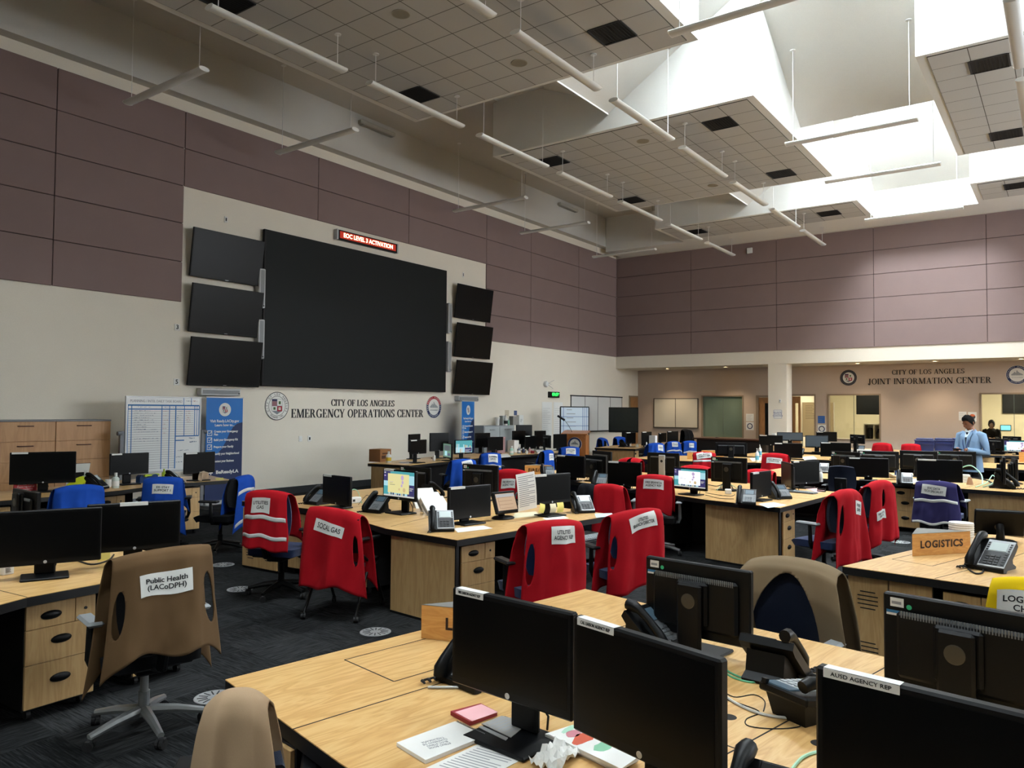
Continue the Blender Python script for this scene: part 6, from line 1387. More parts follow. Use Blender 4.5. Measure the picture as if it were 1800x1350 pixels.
t = thing('folded_vest', 'folded bright yellow vest behind the grey phone at left', 'vest', (5.0, 10.6, TZ), rad(10)); b = MB(); b.sheet(lambda u, v: ((u-.5)*.46, (v-.5)*.25, .03+.10*sin(u*pi)*(.6+.4*v)), 10, 6, .01); b.build('cloth_body', mat('hi_vis_yellow', '#d4e01c', .7), t, True); b = MB(); b.sheet(lambda u, v: ((u-.5)*.06+.02, (v-.5)*.252, .036+.10*sin((.5+(u-.5)*.13+.04)*pi)*(.6+.4*v)), 4, 6, .004); b.build('reflective_stripe', M_refl, t)
t = thing('mug', 'white mug right of the grey phone on the left desk', 'mug', at(190, 856)); b = MB(); b.lathe([(.036, 0), (.04, .01), (.04, .10), (.036, .10), (.034, .015), (0, .012)], 18); b.build('body', M_wht, t, True); b = MB(); b.tube([(.04, 0, .08), (.065, 0, .075), (.065, 0, .035), (.04, 0, .03)], .006, 6); b.build('handle', M_wht, t)
t = thing('paper_bag', 'small tan paper bag right of the monitor before the banner', 'bag', at(356, 845), .3); r = random.Random(6); b = MB(); b.sheet(lambda u, v: ((u-.5)*.14, -.05+.10*sin(u*pi)*(1-v)*.6, .11*v+.01*r.random()), 8, 4, .05); b.build('bag', mat('kraft_tan', '#b59f86', .85), t)
t = thing('tote_bag', 'blue and lime bag behind the middle dark monitor at left', 'bag', at(262, 848), .2); b = MB(); b.sheet(lambda u, v: ((u-.5)*.3, .04*sin(u*pi), .11*v*(.8+.2*sin(u*9))), 10, 5, .06); b.build('bag', mat('bag_blue', '#1d3f74', .7), t); b = MB(); b.sheet(lambda u, v: ((u-.5)*.24+.05, .035*sin(u*pi)-.004, .085+.03*v*(.8+.2*sin(u*9))), 8, 2, .02); b.build('bag_trim', M_lime, t)
quad_thing('sticky_note', 'yellow sticky note at the right end of the left wall desk', 'note', [(378, 841), (392, 840), (394, 843), (380, 844)], .004, M_yel)
# centre desk
t = thing('network_box', 'small white network box between the two left phones on the centre desk', 'network box', at(622, 884), rad(-10)); b = MB(); b.box(-.07, .07, -.05, .05, 0, .065, .006); b.build('case', M_wht, t); b = MB()
b.box(-.045, -.015, -.0515, -.0495, .02, .045); b.build('port', M_ink, t)
cable('pale cable looping up from the white network box', [(615, 882), (618, 879), (628, 878), (636, 884)], .005, M_cmint, lift=[0, .11, .10, 0]); cable('black cable behind the white network box', [(630, 887), (645, 878), (655, 885), (665, 880)], .003, M_rubber, lift=[0, .05, .03, 0])
for i, (px, py, a, tl, l) in enumerate(((752, 893, 40, .62, 'leaning behind, left of three'), (766, 900, 38, .70, 'in the middle of three'), (778, 907, 40, .60, 'nearest of three'))):
    t = thing('binder', 'thick white binder beside the lit yellow screen, '+l, 'binder', at(px, py), rad(a-90), 'white binders on the centre desk'); t.rotation_euler.z = rad(-118+4*i)+pi/2; M = Mx.Translation((0, 0, .0)) @ Mx.Rotation(-.85-.05*i, 4, 'X')
    b = MB(); b.M = M; b.box(-.13, .13, 0, .006, 0, .29); b.box(-.13, .13, .049, .055, 0, .29); b.box(-.13, -.124, .006, .049, 0, .29); b.build('cover', M_wht, t); b = MB(); b.M = M; b.box(-.122, .125, .008, .047, .006, .284); b.build('pages', M_paper, t); b = MB(); b.M = M; b.box(-.1306, -.13, .012, .043, .06, .22); b.build('spine_label', M_line, t); t.location.z = TZ+.001
quad_thing('paper_sheet', 'white sheet at the front corner of the centre desk beside silver phone', 'paper', [(797, 929), (850, 924), (866, 929), (805, 936)], .001, M_paper)
quad_thing('paper_stack', 'loose cream papers right of the tilted touch screen', 'paper', [(905, 903), (942, 900), (950, 907), (900, 912)], .006, M_paperc); quad_thing('paper_sheet', 'white sheet in front of the monitor with the taped sheet', 'paper', [(953, 911), (990, 907), (1000, 911), (962, 915)], .001, M_paper); quad_thing('paper_sheet', 'blue-white sheet at the right end of the centre desk', 'paper', [(1045, 903), (1075, 902), (1082, 907), (1048, 910)], .001, mat('paper_blue', '#b9cfd9', .7))
o_mon = [x for x in bpy.data.objects if x.get('label') == 'dark monitor with a printed sheet taped to its left side'][0]
def on_mon(o, name, label, cat, x, z, w, h, m, lines=0, rot=0.0, y=-.020):
    """something stuck to the face of a monitor; local x, z on the panel"""
    p = o.matrix_basis @ V((x, y, z)); t = thing(name, label, cat, p, o.rotation_euler.z); M = Mx.Rotation(rot, 4, 'Y')
    b = MB(); b.M = M; b.sheet(lambda u, v: ((u-.5)*w, -.012*sin(v*pi), (v-.5)*h), 4, 6, .001); b.build('sheet', m, t)
    if lines:
        b = MB(); b.M = M; r = random.Random(9)
        for i in range(lines):
            z1 = h*.42-h*.84*i/lines; v = z1/h+.5; e = .42 if r.random() > .25 else .1; b.box(-w*.42, w*e, -.0128-.0*v-.012*sin(v*pi)+.0122, -.012*sin(v*pi)-.0004, z1-h*.3/lines, z1)
        b.build('printing', M_line, t)
    return t
bpy.context.view_layer.update()
on_mon(o_mon, 'taped_sheet', 'printed white sheet hanging at the left of a dark monitor, centre desk', 'paper', -.36, .27, .24, .36, M_paper, 16, rot=-.10, y=-.03)
on_mon(o_mon, 'sticky_note', 'yellow sticky note under the monitor with taped sheet, left one', 'note', -.15, .09, .07, .09, M_yel, rot=.25); on_mon(o_mon, 'sticky_note', 'yellow sticky note under the monitor with taped sheet, right one', 'note', .10, .08, .09, .10, M_yel); on_mon(o_mon, 'sticky_note', 'pale sticky note under the monitor with taped sheet, middle one', 'note', .0, .08, .08, .09, M_paperc)
t = thing('headset', 'black headset behind the tilted touch screen', 'headset', at(908, 890), .4); b = MB(); b.tube([(.08*cos(a), 0, .05+.10*sin(a)) for a in [pi*k/10 for k in range(11)]], .008, 6); b.build('headband', M_rubber, t); b = MB(); b.cyl((-.10, -.0, .04), .035, .03, 14, 'X'); b.build('ear_cup', M_rubber, t); b = MB(); b.cyl((.07, 0, .04), .035, .03, 14, 'X'); b.build('ear_cup', M_rubber, t)
t = thing('keyboard_tray', 'pull-out tray with a pale keyboard between the two red vests at centre', 'keyboard', (6.15, 3.55, .62), rad(-8)); b = MB(); b.box(-.3, .3, -.12, .3, 0, .015, .004); b.build('tray', M_black, t)
b = MB(); b.box(-.24, .24, -.09, .07, .016, .03, .004); k_ = b.build('keyboard', mat('keyboard_grey', '#4e5356', .5), t); b = MB()
for i in range(16):
    for j in range(5): b.box(-.23+i*.029, -.206+i*.029, -.08+j*.029, -.057+j*.029, .03, .037, .002)
b.build('keys', mat('keys_grey', '#7d8487', .5), k_)
b = MB(); b.box(-.02, .02, .2, .7, -.03, 0); b.box(-.05, .05, .55, .7, 0, .065); b.build('tray_arm', M_black, t)
# middle desk
def keyboard(label, P, ang, m1, m2):
    t = thing('keyboard', label, 'keyboard', (P[0], P[1], TZ+.0008), rad(ang)); b = MB(); b.box(-.22, .22, -.075, .075, 0, .016, .004); b.build('case', m1, t); b = MB()
    for i in range(15):
        for j in range(5): b.box(-.21+i*.028, -.187+i*.028, -.066+j*.027, -.044+j*.027, .016, .022, .002)
    b.build('keys', m2, t)
keyboard('grey keyboard on the middle desk before the pair of dark monitors', at(1405, 866), 80, mat('keyboard_grey', '#4e5356', .5), mat('keys_grey', '#7d8487', .5))
quad_thing('paper_sheet', 'pale pink sheet right of the grey keyboard', 'paper', [(1412, 858), (1432, 856), (1452, 864), (1436, 866)], .003, M_pink); quad_thing('leaflet', 'blue-white leaflet at the front corner of the middle desk', 'paper', [(1333, 886), (1360, 883), (1383, 888), (1350, 893)], .001, mat('paper_blue', '#b9cfd9', .7), lines=4)
t = thing('stapler', 'black stapler on the pink sheet by the grey keyboard', 'stapler', at(1444, 864, TZ+.004), 1.3); t.location.z = TZ+.004; b = MB(); b.box(-.06, .06, -.015, .015, 0, .012, .003); b.build('base', M_black, t); b = MB(); b.box(-.055, .06, -.013, .013, .018, .04, .006); b.build('arm', M_black, t)
t = thing('power_strip', 'small white socket block among cables behind the phone, middle desk', 'socket block', at(1280, 868), .4); b = MB(); b.box(-.05, .05, -.04, .04, 0, .06, .006); b.build('case', M_card, t); b = MB(); b.box(-.015, .015, -.041, -.039, .02, .045); b.build('socket', M_ink, t)
cable('black cable loop right of the lit white screen', [(1240, 866), (1262, 870), (1285, 872), (1292, 869)], .004, M_rubber); cable('second black cable right of the lit white screen', [(1240, 870), (1265, 876), (1290, 877)], .004, M_rubber); cable('tangle of black cable behind the lit white screen', [(1245, 852), (1262, 858), (1280, 852), (1290, 862)], .006, M_rubber, lift=[0, .03, .04, 0]); cable('pale cable by the small white socket block', [(1260, 862), (1270, 858), (1285, 856), (1300, 862)], .005, M_cmint, lift=[0, .04, .03, 0])
bottle('white bottle right of the wide dark monitor pair on the middle desk', at(1443, 847), .20, .03, M_wht)
# desk under the crest, far rows
def carton(label, P, ang, w, d, h, m, tape=True, z=TZ, name='carton', cat='box'):
    t = thing(name, label, cat, (P[0], P[1], z), rad(ang)); b = MB(); b.box(-w/2, w/2, -d/2, d/2, 0, h, .003); b.build('box', m, t)
    if tape: b = MB(); b.box(-w*.36, w*.36, -d/2-.001, -d/2, h*.25, h*.5); b.box(-w*.3, w*.2, -d/2-.001, -d/2, h*.6, h*.72); b.build('printing', mat('print_brown', '#4a2c1c', .7), t)
    return t
M_kraft = mat('kraft', '#94663f', .8, noise=.06, nscale=8)
p_ = at(668, 811); carton('brown cardboard box at the left end of the desk under the crest', p_, 8, .36, .28, .25, M_kraft)
bottle('white bottle with yellow base beside the brown cardboard box', at(683, 813), .22, .055, M_wht, band=mat('band_yellow', '#c9a92a', .5))
quad_thing('paper_sheet', 'white sheet right of the cardboard box under the crest', 'paper', [(700, 812), (728, 811), (735, 814), (706, 815)], .001, M_paper)
bottle('small clear bottle between the arm monitors under the crest', at(763, 810), .16, .03, M_wht)
t = carton('pink file box with small orange label on the far desk row', at(872, 796), 6, .38, .3, .36, mat('box_mauve', '#9a7b7c', .7), False, name='file_box'); b = MB(); b.box(-.07, .07, -.152, -.15, .12, .20); b.build('orange_label', mat('label_orange', '#c98f5a', .6), t); b = MB(); b.box(-.08, .08, -.152, -.15, .28, .30); b.build('hand_hole', M_ink, t); b = MB(); b.box(-.2, .2, -.16, .16, .36, .39, .004); b.build('lid', mat('box_mauve_lid', '#b08f8f', .7), t)
carton('white cardboard box behind the bottles on the far desk row', at(902, 795), 3, .22, .2, .30, M_wht, False)
for i, (px, py, h, r, m, l) in enumerate(((899, 799, .20, .05, mat('canister_green', '#9cc4b4', .4), 'green-white wipes canister'), (912, 797, .16, .045, mat('bottle_steel', '#6f7b88', .4), 'grey-blue bottle'), (920, 796, .13, .04, mat('bottle_navy', '#2a3550', .4), 'navy bottle'), (926, 798, .10, .03, M_wht, 'short white cup-like bottle'), (931, 796, .14, .03, mat('bottle_pink', '#b98a8a', .4), 'pinkish bottle'), (936, 797, .09, .05, mat('bottle_red', '#7c2430', .4), 'squat red bottle'))):
    bottle(l+' in the row of bottles on the far desk', at(px, py), h, r, m, band=M_wht if i < 2 else None)
quad_thing('paper_stack', 'white papers below the pink file box', 'paper', [(872, 800), (892, 798), (898, 803), (876, 805)], .01, M_paper); quad_thing('paper_stack', 'loose papers under the taped far monitor', 'paper', [(942, 793), (955, 791), (958, 795), (945, 797)], .02, M_paper)
c0 = onY(880, 757, 12.7); t = thing('metal_cabinet', 'light grey metal cabinet at the screen wall behind the far desks', 'cabinet', (c0.x, 12.97, 0), 0); zt_ = onY(890, 748, 12.7).z
b = MB(); b.box(-.75, .65, -.27, .3, .02, zt_, .006); b.build('carcass', mat('cabinet_grey', '#8f9496', .5), t)
for i in range(2): x = -.05 if i else -.73; b = MB(); b.box(x, x+.66, -.285, -.27, .06, zt_-.03, .004); d_ = b.build('door', mat('cabinet_grey_light', '#a9b0b1', .45), t); b = MB(); b.box(x+.22, x+.44, -.30, -.285, zt_-.12, zt_-.10); b.build('handle', M_steel, d_)
def onto(px, y=12.9): q = onY(px, 740, y); return (q.x, y)
t = thing('cup_stack', 'grey-white cup stack on the metal cabinet', 'cups', (*onto(874), zt_)); b = MB(); b.lathe([(.045, 0), (.07, .22), (.06, .22), (0, .2)], 16); b.build('cups', M_wht, t, True); b = MB(); b.lathe([(.072, .2), (.074, .23), (.07, .23)], 16); b.build('rim', M_paper, t)
carton('grey box on the metal cabinet behind the white jug', onto(884, 13.0), 0, .18, .12, .27, mat('box_grey', '#9aa09e', .7), False, zt_); bottle('white jug with black mark on the metal cabinet', onto(889, 12.8), .29, .055, M_wht, band=M_ink, z=zt_); bottle('slim green-white bottle right of the jug on the metal cabinet', onto(894, 12.85), .20, .03, M_gel, z=zt_)
carton('grey square box on the metal cabinet, right end', onto(903), 0, .26, .15, .26, mat('box_taupe', '#8a8884', .7), False, zt_); t = carton('white carton with small print right of the grey square box', onto(914, 12.85), 0, .22, .1, .29, M_wht, False, zt_); b = MB(); print_lines(b, -.05, .05, .08, .18, 4, -.0505, 2, .01); b.build('printing', M_line, t)
wall_sheet(tuple(onY(906, 726, 13.3)), 0, .15, .14, 'small navy notice on the wall above the metal cabinet', 2, mats=mat('notice_navy', '#27406e', .6)); wall_sheet(tuple(onY(891, 726, 13.3)), 0, .2, .17, 'pale beige notice on the wall above the white jug', 2, mats=mat('notice_beige', '#b9ae98', .7))
# banners
def banner(label, x, y, w, zt, rz=0.0):
    t = thing('roll_up_banner', label, 'banner', (x, y, 0), rz); h = zt-.08; f_ = lambda q: 1-(1-q)*.80
    b = MB(); n = 14; b.mi = 0; b.box(-w/2, w/2, -.004, 0, .08, zt)
    b.mi = 1; pts = [(-.34, .08+h*.04)]; 
    cv = [(w/2, .70), (w*.36, .685), (w*.25, .65), (w*.15, .58), (w*.05, .47), (-w*.08, .37), (-w*.22, .30), (-w*.38, .25), (-w/2, .21)]
    P = [(w/2, -.0045, .08), ]+[(a, -.0045, .08+h*f_(c)) for a, c in cv]+[(-w/2, -.0045, .08)]
    b.add(P, [tuple(range(len(P)))[::-1]]); b.build('banner_sheet', [mat('banner_blue', '#1168b4', .55), mat('banner_navy', '#0c2350', .55)], t)
    b = MB(); b.box(-w/2-.02, w/2+.02, -.07, .09, 0, .08, .015); b.build('base', M_alu, t); b = MB(); b.box(-w/2-.01, w/2+.01, -.012, .012, zt, zt+.02); b.build('top_rail', M_alu, t); b = MB(); b.tube([(0, .03, .05), (0, .02, zt)], .012, 8); b.build('pole', M_alu, t)
    e = bpy.data.objects.new('crest', None); COL.objects.link(e); e.parent = t; e.location = (0, -.006, .08+h*.885); city_crest(e, .125, mat('crest_tan', '#a89888', .6), y=.01, words=False, k=.9)
    for (s, zz, sz, wd) in (('Visit Ready.LACity.gov', .715, .07, .62), ('Learn how to...', .665, .06, .42)): text('lettering', s, sz, M_paper, t, (0, -.007, .08+h*f_(zz)), fit=w*wd/.78, bold=.002)
    rows = [('Create your Emergency\nPlan', .57), ('Build your Emergency Kit', .485), ('Prepare your Family', .40), ('Identify your Neighborhood', .315), ('Contact your Business', .225)]
    for i, (s, zz) in enumerate(rows):
        z = .08+h*f_(zz); b = MB(); s_ = .05; x = -w*.40
        for (a0, a1, c0, c1) in ((x-s_, x+s_, s_-.012, s_), (x-s_, x+s_, -s_, -s_+.012), (x-s_, x-s_+.012, -s_+.012, s_-.012), (x+s_-.012, x+s_, -s_+.012, s_-.012)): b.box(a0, a1, -.0075, -.0055, z+c0, z+c1)
        b.tube([(x-.025, -.0078, z+.005), (x-.006, -.0078, z-.02), (x+.045, -.0078, z+.04)], .007, 6); b.build('check_box', M_paper, t)
        text('lettering', s, .055, M_paper, t, (-w*.29, -.007, z), bold=.002, align='LEFT', fit=w*(.66, .66, .54, .70, .56)[i])
    text('lettering', 'BeReadyLA', .085, M_paper, t, (.07, -.007, .08+h*f_(.09)), bold=.003, fit=w*.62)
    b = MB(); b.box(-w*.40, -w*.30, -.0075, -.0055, .08+h*.265, .08+h*.28); b.box(-w*.36, -w*.34, -.0075, -.0055, .08+h*.25, .08+h*.295); b.build('logo_mark', M_paper, t)
q0, q1 = onY(363, 699, 12.85), onY(427, 699, 12.85); banner('blue roll-up banner with white check boxes, left of the round crest', (q0.x+q1.x)/2, 12.85, q1.x-q0.x, q0.z)
q0 = onY(823, 706, 12.75); banner('blue roll-up banner turned edge-on, right of the screens', q0.x, 12.75, .82, q0.z, rad(16))
# task whiteboard on wheels
q0, q1, q2 = onY(223, 698, 12.4), onY(351, 700, 12.4), onY(351, 823, 12.4); w_, zb_, zt_w = q1.x-q0.x, q2.z, q0.z; t = thing('task_board', 'white task board with blue grid and handwriting beside the file cabinets', 'whiteboard', ((q0.x+q1.x)/2, 12.4, 0)); hh = zt_w-zb_
b = MB(); b.box(-w_/2, w_/2, -.012, .012, zb_, zt_w); b.build('board', mat('board_white', '#d9dcdc', .25), t)
b = MB(); b.box(-w_/2-.02, w_/2+.02, -.018, .018, zt_w, zt_w+.02); b.box(-w_/2-.02, w_/2+.02, -.06, .02, zb_-.03, zb_); b.box(-w_/2-.02, -w_/2, -.018, .018, zb_, zt_w); b.box(w_/2, w_/2+.02, -.018, .018, zb_, zt_w); b.build('frame', M_alu, t)
b = MB()
for s in (-1, 1): b.box(s*(w_/2+.07)-.03, s*(w_/2+.07)+.03, -.02, .04, .08, zt_w-hh*.45); b.box(s*(w_/2+.07)-.03, s*(w_/2+.07)+.03, -.3, .3, .03, .08); b.cyl((s*(w_/2+.11)-.03, 0, zt_w-hh*.48), .035, .06, 12, 'X')
b.box(-w_/2-.06, w_/2+.06, .0, .03, .25, .30); b.build('stand', mat('stand_grey', '#6c6f72', .5, metal=.2), t)
M_bl = mat('tape_blue', '#1f66a4', .5); b = MB()
def X_(u): return -w_/2+u*w_
def Z_(v): return zt_w-v*hh
for (u0, u1, v0, v1) in ((.01, .99, .095, .115), (.01, .99, .15, .165), (.01, .018, .095, .98), (.055, .066, .1, .98), (.455, .466, .1, .98), (.56, .57, .1, .98), (.645, .66, .1, .98), (.77, .78, .1, .53), (.76, .768, .0, .1), (.87, .878, .0, .1), (.92, .93, .1, .53), (.955, .963, .1, .53), (.985, .995, .1, .53), (.65, .99, .525, .54), (.65, .78, .585, .60)):
    b.box(X_(u0), X_(u1), -.0135, -.012, Z_(v1), Z_(v0))
b.build('blue_grid', M_bl, t); b = MB()
for i in range(26): v = .19+i*.031; b.box(X_(.02), X_(.645 if v > .53 else .91), -.013, -.012, Z_(v), Z_(v)+.003)
b.build('ruled_lines', M_ink, t)
text('title', 'PLANNING / INTEL DAILY TASK BOARD', .06, M_line, t, (X_(.39), -.014, Z_(.05)), fit=w_*.70)
def scrib(b, u0, u1, v, r, h=.012):
    x = X_(u0)
    while x < X_(u1):
        k = r.uniform(.008, .02); b.box(x, x+k, -.0138, -.0125, Z_(v)+r.uniform(0, h*.6), Z_(v)+h*r.uniform(.5, 1)); x += k+r.choice((.003, .004, .012))
r = random.Random(12); b = MB()
for i in range(9): scrib(b, .09, r.uniform(.22, .4), .185+i*.031, r)
for v in (.44, .47, .56, .595): scrib(b, .09, .42, v, r)
for i in range(5): scrib(b, .67, .74, .19+i*.03, r)
scrib(b, .12, .3, .135, r); scrib(b, .47, .55, .135, r); scrib(b, .575, .64, .135, r); scrib(b, .67, .76, .135, r); scrib(b, .8, .9, .135, r); scrib(b, .85, .93, .58, r, .03); scrib(b, .86, .97, .63, r, .03); scrib(b, .69, .85, .74, r, .02); scrib(b, .67, .74, .83, r, .02); scrib(b, .67, .76, .9, r, .02); scrib(b, .8, .87, .02+.03, r, .02); b.build('handwriting', mat('ink_blue_grey', '#5f7287', .6), t)
b = MB()
for i in range(6): scrib(b, .475, .53, .19+i*.06, r); scrib(b, .80, .86, .19+i*.03, r)
scrib(b, .9, .97, .05, r, .02); b.build('red_handwriting', mat('ink_red', '#a86a62', .6), t)
# lateral file cabinets at the left wall
zc_ = onY(98, 741, 12.72).z; M_cab = wood('cabinet_wood', '#a5774a', '#b08254', '#b98c5e', .45, .6, (7, 7, .8), .05)
xs_ = [onY(px, 760, 12.72).x for px in (0, 98, 195)]; wd = xs_[2]-xs_[1]
for i, (x1, l) in enumerate(((xs_[2], 'right one, beside the task board'), (xs_[1], 'left one, cut by the left edge'))):
    t = thing('file_cabinet', 'tall wooden lateral file cabinet, '+l, 'cabinet', (x1-wd/2, 12.72, 0), 0, 'wooden file cabinets'); nd = 5; dh = (zc_-.06)/nd
    b = MB(); b.box(-wd/2+.002, wd/2-.002, .02, .55, 0, zc_); b.build('carcass', M_cab, t); b = MB(); b.box(-wd/2, wd/2, -.005, .56, zc_, zc_+.025, .003); b.build('top', mat('top_grey', '#77787a', .5), t)
    for k in range(nd):
        z = .06+k*dh; b = MB(); b.box(-wd/2+.006, wd/2-.006, 0, .02, z+.004, z+dh-.004, .002); d_ = b.build('drawer', M_cab, t)
        b = MB(); zz = z+dh*.78; b.tube([(-.11, .0, zz), (-.10, -.025, zz), (.10, -.025, zz), (.11, 0, zz)], .008, 8); b.build('handle', mat('handle_bronze', '#4a2a22', .4), d_)
# podium, board, television on a cart
M_podw = wood('podium_wood', '#9a5a26', '#a8652e', '#b57238', .35, 1.5, (6, 6, 1), .2)
q = CP+ray(1012, 762)*21.0; pz = q.z; t = thing('podium', 'wooden podium with round white crest and a microphone', 'podium', (q.x, q.y, 0), rad(-150)+pi/2+rad(-10))
b = MB(); b.box(-.33, .33, -.22, .22, .12, pz-.03, .01); b.box(-.25, .25, -.16, .16, 0, .12); b.build('cabinet', M_podw, t); b = MB(); b.add([(-.36, -.26, pz-.03), (.36, -.26, pz-.03), (.36, .26, pz+.05), (-.36, .26, pz+.05), (-.36, -.26, pz), (.36, -.26, pz), (.36, .26, pz+.08), (-.36, .26, pz+.08)][::1], [(0, 3, 2, 1), (4, 5, 6, 7), (0, 1, 5, 4), (1, 2, 6, 5), (2, 3, 7, 6), (3, 0, 4, 7)]); b.build('reading_top', M_podw, t)
e = bpy.data.objects.new('crest', None); COL.objects.link(e); e.parent = t; e.location = (.02, -.222, pz-.28); dept_crest(e, .19, 0, False, True)
b = MB(); b.tube([(-.1, .0, pz+.03), (-.2, .05, pz+.2), (-.32, .05, pz+.36)], .006, 6); m_ = b.build('microphone', M_black, t); b = MB(); b.tube([(-.32, .05, pz+.36), (-.52, .05, pz+.48)], .03, 8); b.build('foam_shield', M_rubber, m_)
q0, q1 = CP+ray(986, 716)*22.6, CP+ray(1034, 716)*22.9; a_ = math.atan2((q1-q0).y, (q1-q0).x); w2 = (q1-q0).length; t = thing('task_board', 'rolling white board with blue tape grid behind the podium', 'whiteboard', ((q0.x+q1.x)/2, (q0.y+q1.y)/2, 0), a_); zt2 = q0.z
b = MB(); b.box(-w2/2, w2/2, -.012, .012, zt2-1.2, zt2); b.build('board', mat('board_bluewhite', '#b9c9d6', .3), t); b = MB()
for v in (.27, .54, .81, 1.08): b.box(-w2/2, w2/2, -.014, -.012, zt2-v-.012, zt2-v)
for u in (.08, .79, .86, .93): b.box(-w2/2+u*w2, -w2/2+u*w2+.012, -.014, -.012, zt2-1.2, zt2)
b.build('blue_grid', mat('tape_navy', '#2a4f8c', .5), t); b = MB(); b.box(-w2/2-.02, w2/2+.02, -.02, .02, zt2, zt2+.03); b.box(-w2/2-.03, -w2/2, -.02, .02, .05, zt2); b.box(w2/2, w2/2+.03, -.02, .02, .05, zt2); b.box(-w2/2-.03, -w2/2, -.3, .3, 0, .05); b.box(w2/2, w2/2+.03, -.3, .3, 0, .05); b.build('stand', M_black, t); b = MB(); r = random.Random(3)
for i in range(9): v = .06+i*.12; b.box(-w2*.3, -w2*.3+r.uniform(.1, .5)*w2, -.0135, -.012, zt2-v-.02, zt2-v)
b.build('handwriting', M_line, t)
q = CP+ray(1096, 738)*25.0; t = thing('television', 'big dark television on a wheeled stand before the wall whiteboard', 'television', (q.x, q.y, 0), rad(205)+pi/2, None); zt3 = (CP+ray(1096, 716)*25).z; hh3 = (CP+ray(1096, 716)*25).z-(CP+ray(1096, 760)*25).z
b = MB(); b.box(-.48, .48, -.04, .05, zt3-hh3, zt3, .01); b.build('casing', M_black, t); b = MB(); b.box(-.46, .46, -.043, -.04, zt3-hh3+.05, zt3-.03); b.build('screen', mat('tv_dark_green', '#101816', .25), t); b = MB(); b.box(-.06, .06, .05, .1, .1, zt3-.2); b.box(-.4, .4, -.25, .35, .06, .1); b.box(-.3, .3, -.05, .2, .55, .6); b.build('stand', M_black, t)
for s in (-.35, .35):
    for y in (-.2, .3): b = MB(); b.cyl((s-.015, y, .03), .03, .03, 10, 'X'); b.build('caster', M_rubber, t)
# credenza before the green glass
q = CP+ray(1285, 771)*20.6; t = thing('credenza', 'dark wooden credenza below the green glass', 'cabinet', (q.x, q.y, 0), -pi/2); b = MB(); b.box(-.95, .95, -.05, .45, .0, q.z-.04); b.build('carcass', mat('wenge', '#1c1512', .5), t); b = MB(); b.box(-1.05, 1.05, -.1, .5, q.z-.04, q.z, .006); b.build('top', wood('walnut', '#3c2114', '#4a2a1a', '#583422', .35), t)
for i in range(2): b = MB(); b.box(-.93+i*.94, -.01+i*.94, -.06, -.05, .1, q.z-.08, .003); b.build('door', mat('wenge', '#1c1512', .5), t)
# storage bins
for i, (x0_, l) in enumerate(((1626, 'left one'), (1659, 'middle one'), (1690, 'right one, half hidden by the man'))):
    q = CP+ray(x0_, 795)*20.6; t = thing('storage_bin', 'dark blue lidded storage bin on the far desk, '+l, 'bin', (q.x, q.y, TZ+.001), -pi/2+.08, 'dark blue storage bins'); zt4 = (CP+ray(x0_, 770)*20.6).z-TZ
    b = MB(); n = 4; b.add([(-.20, -.15, 0), (.20, -.15, 0), (.20, .15, 0), (-.20, .15, 0), (-.235, -.18, zt4*.8), (.235, -.18, zt4*.8), (.235, .18, zt4*.8), (-.235, .18, zt4*.8)], [(0, 3, 2, 1), (0, 1, 5, 4), (1, 2, 6, 5), (2, 3, 7, 6), (3, 0, 4, 7), (4, 5, 6, 7)]); b.build('tub', mat('bin_blue', '#14275c', .35), t); b = MB(); b.box(-.25, .25, -.195, .195, zt4*.8, zt4*.88, .008); b.box(-.21, .21, -.16, .16, zt4*.88, zt4, .02); b.build('lid', mat('bin_lid', '#2b335e', .3), t); b = MB(); b.box(-.24, .24, -.20, -.18, zt4*.60, zt4*.66); b.build('rim', mat('bin_lid', '#2b335e', .3), t)
# purple-vest desk
t = thing('pen_cup', 'blue cup of pens left of the silver phone, purple-vest desk', 'cup', at(1577, 835)); b = MB(); b.lathe([(.04, 0), (.045, .09), (.04, .09), (.036, .01), (0, .01)], 14); b.build('cup', mat('cup_blue', '#1d4f9c', .4), t, True); b = MB(); r = random.Random(8)
for i in range(9): x, y = r.uniform(-.03, .03), r.uniform(-.03, .03); b.tube([(x, y, .012), (x*2.2, y*2.2, r.uniform(.16, .26))], .005, 5)
b.build('pens', mat('pen_mix', '#c9b68a', .5), t)
t = thing('paper_pile', 'heap of white papers right of the dark monitor, purple-vest desk', 'paper', at(1569, 843), .5); r = random.Random(14); b = MB(); b.sheet(lambda u, v: ((u-.5)*.22, (v-.5)*.24, .03+.11*(1-u)*v+.012*sin(u*9+v*7)), 10, 8, .01); b.build('sheets', M_paper, t)
quad_thing('paper_tray', 'white tray under the silver phone, purple-vest desk', 'tray', [(1585, 845), (1618, 842), (1622, 849), (1588, 851)], .012, M_wht)
t = thing('switch_stack', 'stack of white network boxes right of the purple-vest monitor', 'network box', at(1693, 848), rad(-80)); 
for k in range(3): b = MB(); b.box(-.09, .09, -.07, .07, k*.042, k*.042+.038, .005); b.build('box', M_wht, t)
cable('mint cable arching over the white network boxes', [(1687, 846), (1690, 845), (1708, 846), (1725, 848), (1727, 851)], .009, M_cmint, lift=[.17, .2, .24, .12, 0]); cable('mint cable coiled right of the white network boxes', [(1715, 856), (1735, 850), (1745, 843), (1750, 848), (1740, 853), (1728, 856)], .008, M_cmint, lift=[0, .02, .07, .03, .01, 0]); cable('black cables behind the white network boxes', [(1700, 843), (1715, 846), (1735, 848), (1748, 852)], .012, M_rubber, lift=[.03, .05, .03, 0])
